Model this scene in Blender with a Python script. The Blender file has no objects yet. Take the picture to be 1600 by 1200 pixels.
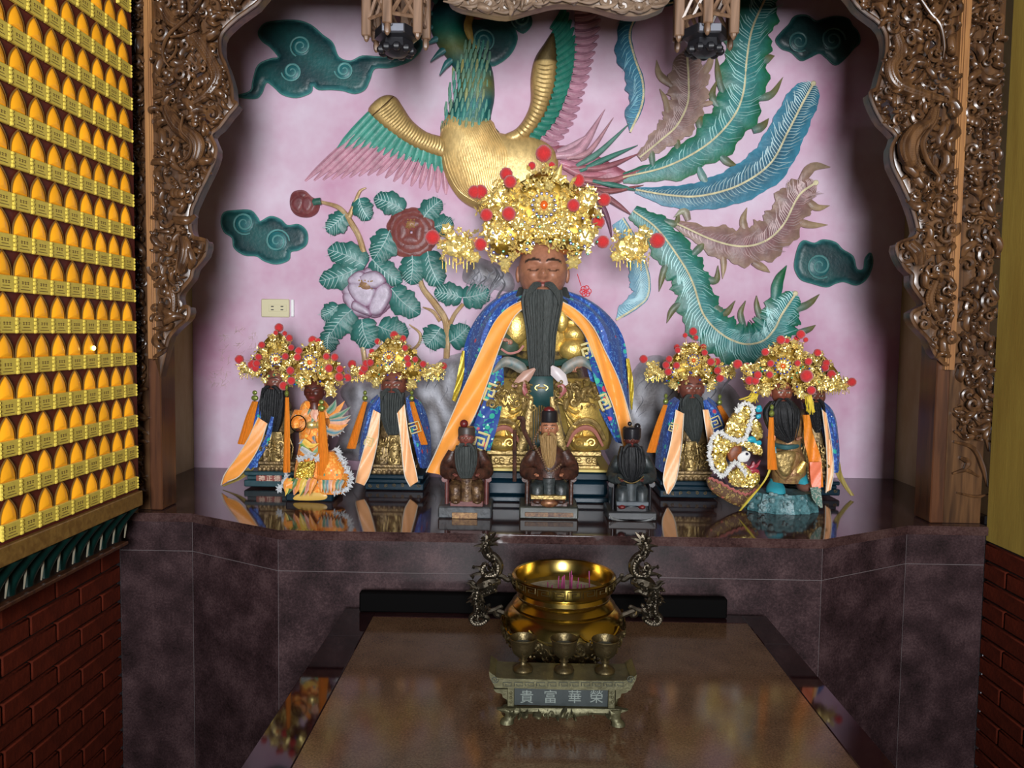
import bpy, bmesh, math, random
import numpy as np
from mathutils import Vector, Matrix
from mathutils.geometry import delaunay_2d_cdt
scene = bpy.context.scene
C = scene.collection
rnd = random.Random(7)
# ------------------------------------------------------------------ camera
F_PX, PITCH, YAW, ROLL = 1246.86, .0623, .0147, .0135
CAM = np.array([0., 0., 1.55])
_cy, _sy, _cp, _sp = math.cos(YAW), math.sin(YAW), math.cos(PITCH), math.sin(PITCH)
FW = np.array([-_sy*_cp, _cy*_cp, -_sp]); R0 = np.array([_cy, _sy, 0.]); U0 = np.cross(R0, FW)
RC = R0*math.cos(ROLL) + U0*math.sin(ROLL); UC = U0*math.cos(ROLL) - R0*math.sin(ROLL)
cam_data = bpy.data.cameras.new('camera'); cam_data.sensor_width = 36; cam_data.lens = 36*F_PX/1600
cam_data.clip_start = .02
cam = bpy.data.objects.new('camera', cam_data); C.objects.link(cam)
mw = Matrix.Identity(4)
for i in range(3):
    mw[i][0] = RC[i]; mw[i][1] = UC[i]; mw[i][2] = -FW[i]; mw[i][3] = CAM[i]
cam.matrix_world = mw
scene.camera = cam
def ray(px, py): return FW + RC*((px-800)/F_PX) - UC*((py-600)/F_PX)
def W(px, py, Y): d = ray(px, py); return CAM + d*(Y/d[1])          # photo point on the plane y = Y
def WX(px, py, X): d = ray(px, py); return CAM + d*(X/d[0])         # ... on the plane x = X
def WZ(px, py, Z): d = ray(px, py); return CAM + d*((Z-CAM[2])/d[2])  # ... on the plane z = Z
# ------------------------------------------------------------------ light
world = bpy.data.worlds.new('world'); scene.world = world; world.use_nodes = True
bg = world.node_tree.nodes['Background']; bg.inputs[0].default_value = (.80, .84, .95, 1); bg.inputs[1].default_value = .25
def area(name, loc, target, sx, sy, power, col, spread=180):
    l = bpy.data.lights.new(name, 'AREA'); l.shape = 'RECTANGLE'; l.size = sx; l.size_y = sy; l.energy = power; l.color = col
    l.spread = math.radians(spread)
    o = bpy.data.objects.new(name, l); C.objects.link(o); o.location = loc
    o.rotation_euler = (Vector(target)-Vector(loc)).to_track_quat('-Z', 'Y').to_euler()
    return o
area('doorway_daylight', (.15, -2.4, 1.7), (.12, 3, 1.6), .85, 1.7, 200, (.95, .97, 1.))
vs = scene.view_settings; vs.view_transform = 'Standard'; vs.look = 'None'; vs.gamma = 1; vs.use_curve_mapping = False
vs.exposure = .76
# ------------------------------------------------------------------ helpers
CX = .073           # centre line of the niche
ALT = 1.025         # altar top
YF, Y2, YB, HW = 2.08, 2.2526, 3.01, 1.33
TABZ = .826
WL = {}             # world location of each object
LIM = {'y': None, 'z': None}     # wall face and table/altar face that geometry must not pass
def lerp(a, b, t): return a+(b-a)*t
def A(*p): return np.array(p, float)
def unit(v): v = np.asarray(v, float); n = np.linalg.norm(v); return v/n if n > 1e-12 else v
def catmull(pts, n=8, closed=False):
    P = np.asarray(pts, float); N = len(P); out = []
    seg = N if closed else N-1
    for i in range(seg):
        p0 = P[(i-1) % N] if closed or i > 0 else 2*P[0]-P[1]
        p1 = P[i]; p2 = P[(i+1) % N]
        p3 = P[(i+2) % N] if closed or i < N-2 else 2*P[-1]-P[-2]
        for k in range(n):
            t = k/n
            out.append(.5*((2*p1)+(-p0+p2)*t+(2*p0-5*p1+4*p2-p3)*t*t+(-p0+3*p1-3*p2+p3)*t**3))
    if not closed: out.append(P[-1])
    return np.array(out)
def resample(P, n):
    P = np.asarray(P, float); d = np.r_[0, np.cumsum(np.linalg.norm(np.diff(P, axis=0), axis=1))]
    t = np.linspace(0, d[-1], n); return np.stack([np.interp(t, d, P[:, i]) for i in range(P.shape[1])], 1)
def interp(keys, n):
    k = np.asarray(keys, float); return np.interp(np.linspace(0, 1, n), np.linspace(0, 1, len(k)), k)
def rotm(ax, ang): return np.array(Matrix.Rotation(ang, 3, Vector(ax)))
class MB:
    def __init__(s): s.v = []; s.f = []; s.mi = []; s.col = []; s.c = (1, 1, 1); s.m = 0
    def add(s, V, Fs, cols=None):
        b = len(s.v); V = np.asarray(V, float)
        s.v.extend(V.tolist())
        for f in Fs: s.f.append([b+i for i in f])
        s.mi.extend([s.m]*len(Fs))
        if cols is None: s.col.extend([s.c]*len(V))
        else: s.col.extend([tuple(c) for c in cols])
        return s
    def grid(s, G, cu=False, cv=False, cols=None):
        nu, nv = G.shape[:2]; Fs = []
        for i in range(nu if cu else nu-1):
            for j in range(nv if cv else nv-1):
                a = i*nv+j; b = ((i+1) % nu)*nv+j; c = ((i+1) % nu)*nv+(j+1) % nv; d = i*nv+(j+1) % nv
                Fs.append((a, b, c, d))
        return s.add(G.reshape(-1, 3), Fs, None if cols is None else np.asarray(cols).reshape(-1, 3))
    def box(s, x0, x1, y0, y1, z0, z1, b=0):
        if b <= 0:
            V = [(x, y, z) for z in (z0, z1) for y in (y0, y1) for x in (x0, x1)]
            return s.add(V, [(0, 2, 3, 1), (4, 5, 7, 6), (0, 1, 5, 4), (1, 3, 7, 5), (3, 2, 6, 7), (2, 0, 4, 6)])
        V = []; Fs = []; idx = {}
        for sx in (0, 1):
            for sy in (0, 1):
                for sz in (0, 1):
                    X, Y, Z = (x0, x1)[sx], (y0, y1)[sy], (z0, z1)[sz]
                    ix, iy, iz = X+(b, -b)[sx], Y+(b, -b)[sy], Z+(b, -b)[sz]
                    for k, p in enumerate(((X, iy, iz), (ix, Y, iz), (ix, iy, Z))):
                        idx[sx, sy, sz, k] = len(V); V.append(p)
        for k in range(3):
            for q in (0, 1):
                o = [(0, 0), (1, 0), (1, 1), (0, 1)]; ff = []
                for a, c in o:
                    t = [0, 0, 0]; t[k] = q; t[(k+1) % 3] = a; t[(k+2) % 3] = c; ff.append(idx[(*t, k)])
                Fs.append(ff if q else ff[::-1])
        for k in range(3):      # edges along axis k
            a, c = (k+1) % 3, (k+2) % 3
            for qa in (0, 1):
                for qc in (0, 1):
                    t0 = [0, 0, 0]; t0[a] = qa; t0[c] = qc; t1 = t0[:]; t1[k] = 1
                    ff = [idx[(*t0, a)], idx[(*t1, a)], idx[(*t1, c)], idx[(*t0, c)]]
                    Fs.append(ff if qa != qc else ff[::-1])
        for sx in (0, 1):
            for sy in (0, 1):
                for sz in (0, 1):
                    ff = [idx[sx, sy, sz, k] for k in range(3)]
                    Fs.append(ff if (sx+sy+sz) % 2 else ff[::-1])
        return s.add(V, Fs)
    def tube(s, path, r, k=6, cap=True, squash=1., up=None, cols=None):
        P = np.asarray(path, float); n = len(P); r = np.broadcast_to(np.asarray(r, float), (n,)) if np.ndim(r) == 0 or len(r) == n else interp(r, n)
        T = np.gradient(P, axis=0); T /= np.maximum(np.linalg.norm(T, axis=1)[:, None], 1e-12)
        nrm = unit(np.cross(T[0], (0, 0, 1) if up is None else up))
        if np.linalg.norm(nrm) < .1: nrm = unit(np.cross(T[0], (1, 0, 0)))
        a = np.arange(k)/k*2*math.pi; G = np.zeros((n, k, 3))
        for i in range(n):
            nrm = unit(nrm - T[i]*np.dot(nrm, T[i])); bn = np.cross(T[i], nrm)
            G[i] = P[i] + r[i]*(np.cos(a)[:, None]*nrm + squash*np.sin(a)[:, None]*bn)
        b = len(s.v)
        s.grid(G, False, True, None if cols is None else np.repeat(np.asarray(cols)[:, None], k, 1))
        if cap:
            s.f.append([b+j for j in range(k)]); s.f.append([b+(n-1)*k+j for j in range(k)][::-1]); s.mi += [s.m]*2
        return s
    def lathe(s, prof, c, k=32, sx=1, sy=1, cols=None, closed=False):
        pr = np.asarray(prof, float); a = np.arange(k)/k*2*math.pi; c = np.asarray(c, float)
        G = np.zeros((len(pr), k, 3))
        G[:, :, 0] = c[0]+pr[:, 0:1]*np.cos(a)*sx; G[:, :, 1] = c[1]+pr[:, 0:1]*np.sin(a)*sy; G[:, :, 2] = c[2]+pr[:, 1:2]
        return s.grid(G[:, ::-1], closed, True, None if cols is None else np.repeat(np.asarray(cols)[:, None], k, 1))
    def ell(s, c, r, k=12, l=8, R=None, fn=None):
        r = np.broadcast_to(np.asarray(r, float), (3,)); th = np.linspace(0, math.pi, l+1); a = np.arange(k)/k*2*math.pi
        D = np.zeros((l+1, k, 3)); D[:, :, 0] = np.sin(th)[:, None]*np.cos(a); D[:, :, 1] = np.sin(th)[:, None]*np.sin(a); D[:, :, 2] = np.cos(th)[:, None]
        G = D*r
        if fn is not None: G = fn(D, G)
        if R is not None: G = G@np.asarray(R).T
        return s.grid(G+np.asarray(c, float), False, True)
    def rings(s, rs, k=20, cap=True, ripple=0, nr=9, cols=None, ph=0):
        """loft of horizontal ellipses: (x, y, z, rx, ry)"""
        rs = catmull(rs, 4); a = np.arange(k)/k*2*math.pi; G = np.zeros((len(rs), k, 3))
        m = 1+ripple*np.cos(nr*a+ph)
        for i, (x, y, z, rx, ry) in enumerate(rs):
            G[i, :, 0] = x+rx*np.cos(a)*m; G[i, :, 1] = y-ry*np.sin(a)*m; G[i, :, 2] = z
        b = len(s.v); s.grid(G, False, True)
        if cap:
            n = len(rs); s.f.append([b+j for j in range(k)][::-1]); s.f.append([b+(n-1)*k+j for j in range(k)]); s.mi += [s.m]*2
        return s
    def blade(s, spine, wl, wr, nrm, dome=.3, thick=.003, colf=None, cs=(-1, -.55, 0, .55, 1)):
        """flattened body along a spine, domed towards nrm"""
        P = np.asarray(spine, float); n = len(P); wl = interp(wl, n); wr = interp(wr, n); nrm = unit(nrm)
        T = np.gradient(P, axis=0); T /= np.maximum(np.linalg.norm(T, axis=1)[:, None], 1e-12)
        S = np.cross(T, nrm); S /= np.maximum(np.linalg.norm(S, axis=1)[:, None], 1e-12)
        m = len(cs); G = np.zeros((n, m+2, 3)); cols = np.zeros((n, m+2, 3))
        for j, o in enumerate(cs):
            w = (wl if o < 0 else wr)*abs(o)
            h = dome*(1-o*o)*np.minimum(wl, wr)
            G[:, j] = P + S*(np.sign(o)*w)[:, None] + nrm*h[:, None]
            cols[:, j] = s.c if colf is None else [colf(i/(n-1), o) for i in range(n)]
        G[:, m] = G[:, m-1]-nrm*thick; G[:, m+1] = G[:, 0]-nrm*thick; cols[:, m] = cols[:, m-1]; cols[:, m+1] = cols[:, 0]
        b = len(s.v); s.grid(G, False, True, cols)
        k = m+2; s.f.append([b+j for j in range(k)]); s.f.append([b+(n-1)*k+j for j in range(k)][::-1]); s.mi += [s.m]*2
        return s
    def sheet(s, EA, EB, nu=10, nv=24, bulge=None, thick=.004, nrm=(0, -1, 0), colf=None):
        """cloth between two edge lines, with thickness; bulge(u across, v along) lifts along nrm"""
        EA = resample(EA, nv); EB = resample(EB, nv); nrm = unit(nrm)
        G = np.zeros((nv, nu, 3)); cols = np.ones((nv, nu, 3))
        for j in range(nu):
            u = j/(nu-1); G[:, j] = EA*(1-u)+EB*u
            for i in range(nv):
                if bulge: G[i, j] += nrm*bulge(u, i/(nv-1))
                cols[i, j] = colf(u, i/(nv-1)) if colf else s.c
        s.shell(G, nrm, thick, cols); return s
    def shell(s, G, nrm, thick, cols=None):
        nv, nu = G.shape[:2]; B = G-np.asarray(nrm)*thick
        b = len(s.v); s.grid(G, cols=cols); b2 = len(s.v); s.grid(B[::-1], cols=None if cols is None else cols[::-1])
        def fi(i, j): return b+i*nu+j
        def bi(i, j): return b2+(nv-1-i)*nu+j
        for i in range(nv-1):
            s.f.append([fi(i+1, 0), fi(i, 0), bi(i, 0), bi(i+1, 0)]); s.f.append([fi(i, nu-1), fi(i+1, nu-1), bi(i+1, nu-1), bi(i, nu-1)])
        for j in range(nu-1):
            s.f.append([fi(0, j), fi(0, j+1), bi(0, j+1), bi(0, j)]); s.f.append([fi(nv-1, j+1), fi(nv-1, j), bi(nv-1, j), bi(nv-1, j+1)])
        s.mi += [s.m]*(2*(nv-1)+2*(nu-1))
    def puff(s, poly, y0, H, R, step, holes=(), colf=None, edge=.3, back=0., hf=None):
        """relief standing on the plane y=y0 towards -y; poly = closed (x,z) outline"""
        poly = np.asarray(poly, float); loops = [poly]+[np.asarray(h, float) for h in holes]
        allp = np.concatenate(loops); E = []; o = 0
        for L in loops:
            n = len(L); E += [(o+i, o+(i+1) % n) for i in range(n)]; o += n
        SA = np.concatenate([L for L in loops]); SB = np.concatenate([np.roll(L, -1, 0) for L in loops])
        def dist(Q):
            d = np.full(len(Q), 1e9)
            for k in range(0, len(SA)):
                ab = SB[k]-SA[k]; t = np.clip(((Q-SA[k])@ab)/max(ab@ab, 1e-12), 0, 1)
                d = np.minimum(d, np.linalg.norm(Q-SA[k]-t[:, None]*ab, axis=1))
            return d
        def inside(Q):
            c = np.zeros(len(Q), bool)
            for k in range(len(SA)):
                a, b = SA[k], SB[k]
                cond = (a[1] > Q[:, 1]) != (b[1] > Q[:, 1])
                if not cond.any(): continue
                c ^= cond & (Q[:, 0] < (b[0]-a[0])*(Q[:, 1]-a[1])/((b[1]-a[1]) or 1e-12)+a[0])
            return c
        lo, hi = poly.min(0), poly.max(0)
        gx, gz = np.meshgrid(np.arange(lo[0]+step/2, hi[0], step), np.arange(lo[1]+step/2, hi[1], step*.87))
        gx = gx+(np.arange(gx.shape[0]) % 2)[:, None]*step*.5
        Q = np.stack([gx.ravel(), gz.ravel()], 1)
        Q = Q[inside(Q)] if len(Q) else Q
        if len(Q): Q = Q[dist(Q) > step*.35]
        V, _, Fs, _, _, _ = delaunay_2d_cdt([Vector(p) for p in np.concatenate([allp, Q])], E, [], 0, 1e-7)
        V = np.array([tuple(p) for p in V]); Fs = [f for f in Fs]
        cen = np.array([V[list(f)].mean(0) for f in Fs]); ok = inside(cen); Fs = [f for f, g in zip(Fs, ok) if g]
        d = dist(V); t = np.clip(d/R, 0, 1); h = H*(edge+(1-edge)*np.sqrt(np.maximum(0, 1-(1-t)**2)))
        if hf is not None: h = h*hf(V[:, 0], V[:, 1], t)
        P = np.stack([V[:, 0], y0-h, V[:, 1]], 1)
        cols = None if colf is None else [colf(x, z, tt) for (x, z), tt in zip(V, t)]
        out = []
        for f in Fs:
            a, b_, c = V[f[0]], V[f[1]], V[f[2]]
            out.append(f if (b_[0]-a[0])*(c[1]-a[1])-(b_[1]-a[1])*(c[0]-a[0]) > 0 else f[::-1])
        s.add(P, out, cols)
        o2 = 0                      # skirt
        for L in loops:
            n = len(L); T = np.zeros((2, n, 3)); dd = H*edge
            T[0] = np.stack([L[:, 0], np.full(n, y0-dd), L[:, 1]], 1); T[1] = T[0]; T[1, :, 1] = y0+back
            cc = None
            if colf is not None: cc = np.array([[colf(x, z, 0) for x, z in L]]*2)
            s.grid(T, False, True, cc)
        return s
    def build(s, name, mats, parent=None, smooth=True, sharp=40, loc=None):
        V = np.array(s.v, float)
        if LIM['y']: V[:, 1] = np.minimum(V[:, 1], LIM['y'])
        if LIM['z']: V[:, 2] = np.maximum(V[:, 2], LIM['z'])
        if parent is not None: off = WL[parent.name]
        elif loc is not None: off = np.asarray(loc, float)
        else:
            lo, hi = V.min(0), V.max(0); off = A((lo[0]+hi[0])/2, (lo[1]+hi[1])/2, lo[2])
        me = bpy.data.meshes.new(name); me.from_pydata((V-off).tolist(), [], s.f)
        mats = mats if isinstance(mats, (list, tuple)) else [mats]
        for m in mats: me.materials.append(m)
        if len(mats) > 1: me.polygons.foreach_set('material_index', s.mi)
        if any(m.get('vc') for m in mats):
            at = me.attributes.new('Col', 'FLOAT_COLOR', 'POINT')
            at.data.foreach_set('color', np.c_[np.array(s.col, float), np.ones(len(V))].ravel())
        me.update()
        if smooth:
            me.polygons.foreach_set('use_smooth', [True]*len(me.polygons))
            if sharp: me.set_sharp_from_angle(angle=math.radians(sharp))
        o = bpy.data.objects.new(name, me); C.objects.link(o)
        if parent is None: o.location = off
        else: o.parent = parent
        WL[o.name] = off
        return o
def tag(o, label=None, cat=None, group=None, kind=None):
    if label: o['label'] = label
    if cat: o['category'] = cat
    if group: o['group'] = group
    if kind: o['kind'] = kind
    return o
def thing(name, loc, label, cat, group=None):
    o = bpy.data.objects.new(name, None); C.objects.link(o); o.location = loc; o.empty_display_size = .05
    WL[o.name] = np.asarray(loc, float); return tag(o, label, cat, group)
def copy_to(src, parent, loc, name=None):
    o = src.copy(); C.objects.link(o); o.parent = parent; o.location = loc
    WL[o.name] = (WL[parent.name] if parent else 0)+np.asarray(loc, float); return o
# ------------------------------------------------------------------ materials
def M(name, col=(.5, .5, .5), rough=.5, metal=0., var=0., scale=20., bump=0., bscale=60., vc=False, emis=None, es=0., coat=0., spec=.5, stretch=None, col2=None, sheen=0.):
    m = bpy.data.materials.new(name); m.use_nodes = True; nt = m.node_tree; p = nt.nodes['Principled BSDF']
    p.inputs['Roughness'].default_value = rough; p.inputs['Metallic'].default_value = metal
    p.inputs['Base Color'].default_value = (*col, 1); p.inputs['Coat Weight'].default_value = coat; p.inputs['Coat Roughness'].default_value = .12
    p.inputs['Specular IOR Level'].default_value = spec; p.inputs['Sheen Weight'].default_value = sheen
    tc = nt.nodes.new('ShaderNodeTexCoord'); mp = nt.nodes.new('ShaderNodeMapping'); nt.links.new(tc.outputs['Object'], mp.inputs[0])
    if stretch: mp.inputs['Scale'].default_value = stretch
    src = None
    if vc:
        at = nt.nodes.new('ShaderNodeAttribute'); at.attribute_name = 'Col'; src = at.outputs['Color']; m['vc'] = 1
    if var > 0 or col2:
        n = nt.nodes.new('ShaderNodeTexNoise'); n.inputs['Scale'].default_value = scale; n.inputs['Detail'].default_value = 5; n.inputs['Roughness'].default_value = .65
        nt.links.new(mp.outputs[0], n.inputs[0])
        r = nt.nodes.new('ShaderNodeValToRGB'); nt.links.new(n.outputs[0], r.inputs[0])
        r.color_ramp.elements[0].position = .35; r.color_ramp.elements[1].position = .65
        if vc:
            r.color_ramp.elements[0].color = (1-var,)*3+(1,); r.color_ramp.elements[1].color = (1+var*.4,)*3+(1,)
            mx = nt.nodes.new('ShaderNodeMix'); mx.data_type = 'RGBA'; mx.blend_type = 'MULTIPLY'; mx.inputs[0].default_value = 1
            nt.links.new(src, mx.inputs[6]); nt.links.new(r.outputs[0], mx.inputs[7]); src = mx.outputs[2]
        else:
            c2 = col2 or tuple(x*(1-var) for x in col)
            r.color_ramp.elements[0].color = (*c2, 1); r.color_ramp.elements[1].color = (*col, 1); src = r.outputs[0]
    if src: nt.links.new(src, p.inputs['Base Color'])
    if bump > 0:
        n2 = nt.nodes.new('ShaderNodeTexNoise'); n2.inputs['Scale'].default_value = bscale; n2.inputs['Detail'].default_value = 3
        nt.links.new(mp.outputs[0], n2.inputs[0])
        b = nt.nodes.new('ShaderNodeBump'); b.inputs['Strength'].default_value = bump; b.inputs['Distance'].default_value = .004
        nt.links.new(n2.outputs[0], b.inputs['Height']); nt.links.new(b.outputs[0], p.inputs['Normal'])
    if emis:
        p.inputs['Emission Color'].default_value = (*emis, 1); p.inputs['Emission Strength'].default_value = es
    return m
def granite(name, c1, c2, c3, rough, scale=140, spec=.5, low=.45):
    m = M(name, c1, rough, spec=spec); nt = m.node_tree; p = nt.nodes['Principled BSDF']
    tc = [n for n in nt.nodes if n.type == 'TEX_COORD'][0]
    n1 = nt.nodes.new('ShaderNodeTexNoise'); n1.inputs['Scale'].default_value = scale; n1.inputs['Detail'].default_value = 6; n1.inputs['Roughness'].default_value = .8
    n2 = nt.nodes.new('ShaderNodeTexNoise'); n2.inputs['Scale'].default_value = scale*.07; n2.inputs['Detail'].default_value = 4
    r = nt.nodes.new('ShaderNodeValToRGB'); e = r.color_ramp.elements
    e[0].position = .36; e[0].color = (*c1, 1); e[1].position = .66; e[1].color = (*c3, 1); x = e.new(.5); x.color = (*c2, 1)
    ma = nt.nodes.new('ShaderNodeMath'); ma.operation = 'MULTIPLY_ADD'; ma.inputs[1].default_value = low
    for n in (n1, n2): nt.links.new(tc.outputs['Object'], n.inputs[0])
    m2 = nt.nodes.new('ShaderNodeMath'); m2.operation = 'MULTIPLY'; m2.inputs[1].default_value = 1-low
    nt.links.new(n1.outputs[0], m2.inputs[0]); nt.links.new(n2.outputs[0], ma.inputs[0]); nt.links.new(m2.outputs[0], ma.inputs[2])
    nt.links.new(ma.outputs[0], r.inputs[0]); nt.links.new(r.outputs[0], p.inputs['Base Color'])
    return m
def wood(name, c1, c2, rough=.4, axis='Z', coat=.08):
    m = M(name, c1, rough, coat=coat); nt = m.node_tree; p = nt.nodes['Principled BSDF']
    mp = [n for n in nt.nodes if n.type == 'MAPPING'][0]; mp.inputs['Scale'].default_value = (14, 14, 1.2) if axis == 'Z' else (1.2, 14, 14)
    n = nt.nodes.new('ShaderNodeTexNoise'); n.inputs['Scale'].default_value = 4; n.inputs['Detail'].default_value = 6; n.inputs['Distortion'].default_value = .6
    r = nt.nodes.new('ShaderNodeValToRGB'); r.color_ramp.elements[0].position = .35; r.color_ramp.elements[1].position = .68
    r.color_ramp.elements[0].color = (*c2, 1); r.color_ramp.elements[1].color = (*c1, 1)
    nt.links.new(mp.outputs[0], n.inputs[0]); nt.links.new(n.outputs[0], r.inputs[0]); nt.links.new(r.outputs[0], p.inputs['Base Color'])
    return m
def brocade(name, base, light, spots, scale=38, thr=.55):
    """woven satin: base cloth, pale sprigs, small coloured flower dots"""
    m = M(name, base, .55, sheen=.1, spec=.3); nt = m.node_tree; p = nt.nodes['Principled BSDF']
    tc = [n for n in nt.nodes if n.type == 'TEX_COORD'][0]
    def mix(a, b, f):
        x = nt.nodes.new('ShaderNodeMix'); x.data_type = 'RGBA'
        for s_, i in ((f, 0), (a, 6), (b, 7)):
            if hasattr(s_, 'is_output'): nt.links.new(s_, x.inputs[i])
            else: x.inputs[i].default_value = (*s_, 1) if i else s_
        return x.outputs[2]
    def step(src, lo, hi):
        r = nt.nodes.new('ShaderNodeMapRange'); r.inputs[1].default_value = lo; r.inputs[2].default_value = hi; nt.links.new(src, r.inputs[0]); return r.outputs[0]
    n = nt.nodes.new('ShaderNodeTexNoise'); n.inputs['Scale'].default_value = scale; n.inputs['Detail'].default_value = 2; n.inputs['Distortion'].default_value = 2.2
    nt.links.new(tc.outputs['Object'], n.inputs[0]); out = mix(base, light, step(n.outputs[0], thr, thr+.05))
    for i, (col, sc, th) in enumerate(spots):
        v = nt.nodes.new('ShaderNodeTexVoronoi'); v.inputs['Scale'].default_value = sc
        mp = nt.nodes.new('ShaderNodeMapping'); mp.inputs['Location'].default_value = (i*.37, i*.21, i*.53); nt.links.new(tc.outputs['Object'], mp.inputs[0]); nt.links.new(mp.outputs[0], v.inputs[0])
        out = mix(out, col, step(v.outputs['Distance'], th, th-.04))
    nt.links.new(out, p.inputs['Base Color'])
    return m
PAINT = M('relief_paint', rough=.45, var=.25, scale=30, vc=True, bump=.25, bscale=90)
PAINTG = M('gold_relief_paint', rough=.4, metal=.3, var=.25, scale=60, vc=True, bump=.3, bscale=120, stretch=(1, 1, .5))
VC = M('painted_figure', rough=.42, var=.2, scale=80, vc=True)
WALLP = M('pink_plaster', (.64, .52, .62), .75, col2=(.50, .25, .37), scale=1.7, bump=.12, bscale=70)
CREAM = M('cream_plaster', (.52, .45, .24), .8, col2=(.36, .27, .10), scale=3.5, bump=.15, bscale=50, stretch=(1, 1, .45))
YELLOW = M('yellow_plaster', (.40, .28, .045), .8, col2=(.29, .185, .025), scale=4, stretch=(3, 3, .4), bump=.1)
GRAN = granite('maroon_granite', (.008, .005, .005), (.035, .019, .021), (.095, .056, .058), .36, 170, .28)
GRANTOP = granite('polished_maroon_granite', (.016, .008, .008), (.055, .028, .026), (.10, .058, .052), .07, 150, .32)
TABI = granite('brown_granite', (.042, .021, .011), (.125, .067, .036), (.22, .135, .08), .12, 240, .45, .18)
TABB = granite('polished_border_granite', (.006, .002, .003), (.02, .007, .008), (.035, .014, .015), .05, 150)
GROUT = M('pale_grout', (.12, .098, .10), .8)
BRICK = M('red_brick', (.11, .015, .005), .85, var=.45, scale=16, bump=.3, bscale=80, spec=.15)
MORTAR = M('dark_mortar', (.018, .010, .008), .9)
FLOORM = M('floor_tile_red', (.16, .07, .045), .5, var=.2)
DARKCEIL = M('dark_ceiling_wood', (.08, .045, .03), .6, var=.3)
WOODC = wood('carved_camphor_wood', (.128, .059, .023), (.037, .016, .0075), .33)
WOODL = wood('orange_wood_strip', (.33, .155, .05), (.20, .085, .03), .4)
WOODD = wood('dark_stained_wood', (.10, .036, .014), (.045, .016, .008), .35)
GOLD = M('gilt', (.80, .55, .15), .36, .7, var=.3, scale=40, bump=.3, bscale=140)
FOIL = M('gold_foil', (1., .80, .30), .29, .72, var=.15, scale=60)
FOILD = M('dull_gold_foil', (.50, .30, .04), .42, .7, var=.5, scale=50)
ANTG = M('antique_worn_gilt', (.30, .20, .085), .45, .55, col2=(.07, .045, .025), scale=45, bump=.7, bscale=110)
PALEY = M('pale_yellow_embroidery', (.80, .70, .34), .5)
AGED = M('aged_gilt', (.46, .32, .12), .42, .65, var=.55, scale=55, bump=.5, bscale=120)
POM = M('red_wool', (.62, .018, .02), .85, var=.25, scale=220, bump=.5, bscale=500, sheen=.4)
NAVY = M('navy_lacquer', (.004, .018, .030), .3, spec=.3)
SATIN = M('orange_satin', (.95, .36, .055), .4, sheen=.3, var=.12, scale=14, bump=.1, bscale=30)
PEACH = M('peach_satin', (1., .50, .22), .4, sheen=.3, var=.12, scale=14)
SILKO = M('orange_silk_strands', (.86, .26, .02), .5, var=.3, scale=120, stretch=(4, 4, .3))
OLIVE = M('olive_lining', (.35, .26, .06), .6, var=.3)
BLUEB = brocade('blue_brocade', (.025, .075, .33), (.10, .26, .62), (((.05, .45, .36), 26, .22), ((.55, .06, .10), 15, .13), ((.75, .82, .85), 30, .10), ((.75, .60, .10), 12, .10)), 60)
BLUEP = brocade('blue_brocade_leafy', (.02, .06, .27), (.03, .34, .28), (((.04, .42, .28), 30, .30), ((.62, .85, .78), 42, .17), ((.72, .05, .10), 15, .16)), 32, .54)
BEARD = M('dark_beard', (.052, .062, .058), .6, var=.6, scale=60, stretch=(9, 9, .5), bump=.6, bscale=90)
BEARDK = M('black_beard', (.006, .007, .009), .5, var=.4, scale=60, stretch=(9, 9, .5), bump=.6, bscale=90)
BEARDW = M('tan_beard', (.42, .25, .09), .6, var=.5, scale=60, stretch=(9, 9, .5), bump=.6, bscale=90)
BRASS = M('polished_brass', (.46, .33, .09), .2, 1., var=.12, scale=12)
BRASSD = M('aged_brass', (.15, .115, .055), .42, .9, var=.35, scale=40, bump=.3, bscale=130)
BRASST = M('tarnished_brass', (.13, .12, .062), .5, .6, var=.4, scale=30, bump=.3, bscale=120)
BRONZE = M('dark_bronze', (.085, .07, .05), .4, .9, var=.5, scale=70)
BLACK = M('matt_black', (.0012, .001, .001), .7, spec=.06)
LETTER = M('silver_lettering', (.20, .23, .21), .5, .4)
GOLDLET = M('gold_lettering', (.75, .50, .20), .5, .3, var=.4, scale=90)
FUR = M('white_fur', (.78, .78, .76), .9, sheen=.5, var=.15, scale=60)

def sequin(name, c1, c2, scale):
    m = M(name, c1, .28, .65); nt = m.node_tree; p = nt.nodes['Principled BSDF']; tc = [n for n in nt.nodes if n.type == 'TEX_COORD'][0]
    v = nt.nodes.new('ShaderNodeTexVoronoi'); v.inputs['Scale'].default_value = scale; nt.links.new(tc.outputs['Object'], v.inputs[0])
    r = nt.nodes.new('ShaderNodeValToRGB'); r.color_ramp.elements[0].color = (*c2, 1); r.color_ramp.elements[1].color = (*c1, 1); r.color_ramp.elements[0].position = .2; r.color_ramp.elements[1].position = .7
    sp = nt.nodes.new('ShaderNodeSeparateColor'); nt.links.new(v.outputs['Color'], sp.inputs[0]); nt.links.new(sp.outputs[0], r.inputs[0]); nt.links.new(r.outputs[0], p.inputs['Base Color'])
    b = nt.nodes.new('ShaderNodeBump'); b.inputs['Strength'].default_value = .9; b.inputs['Distance'].default_value = .004; b.invert = True; nt.links.new(v.outputs['Distance'], b.inputs['Height']); nt.links.new(b.outputs[0], p.inputs['Normal'])
    return m
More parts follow.
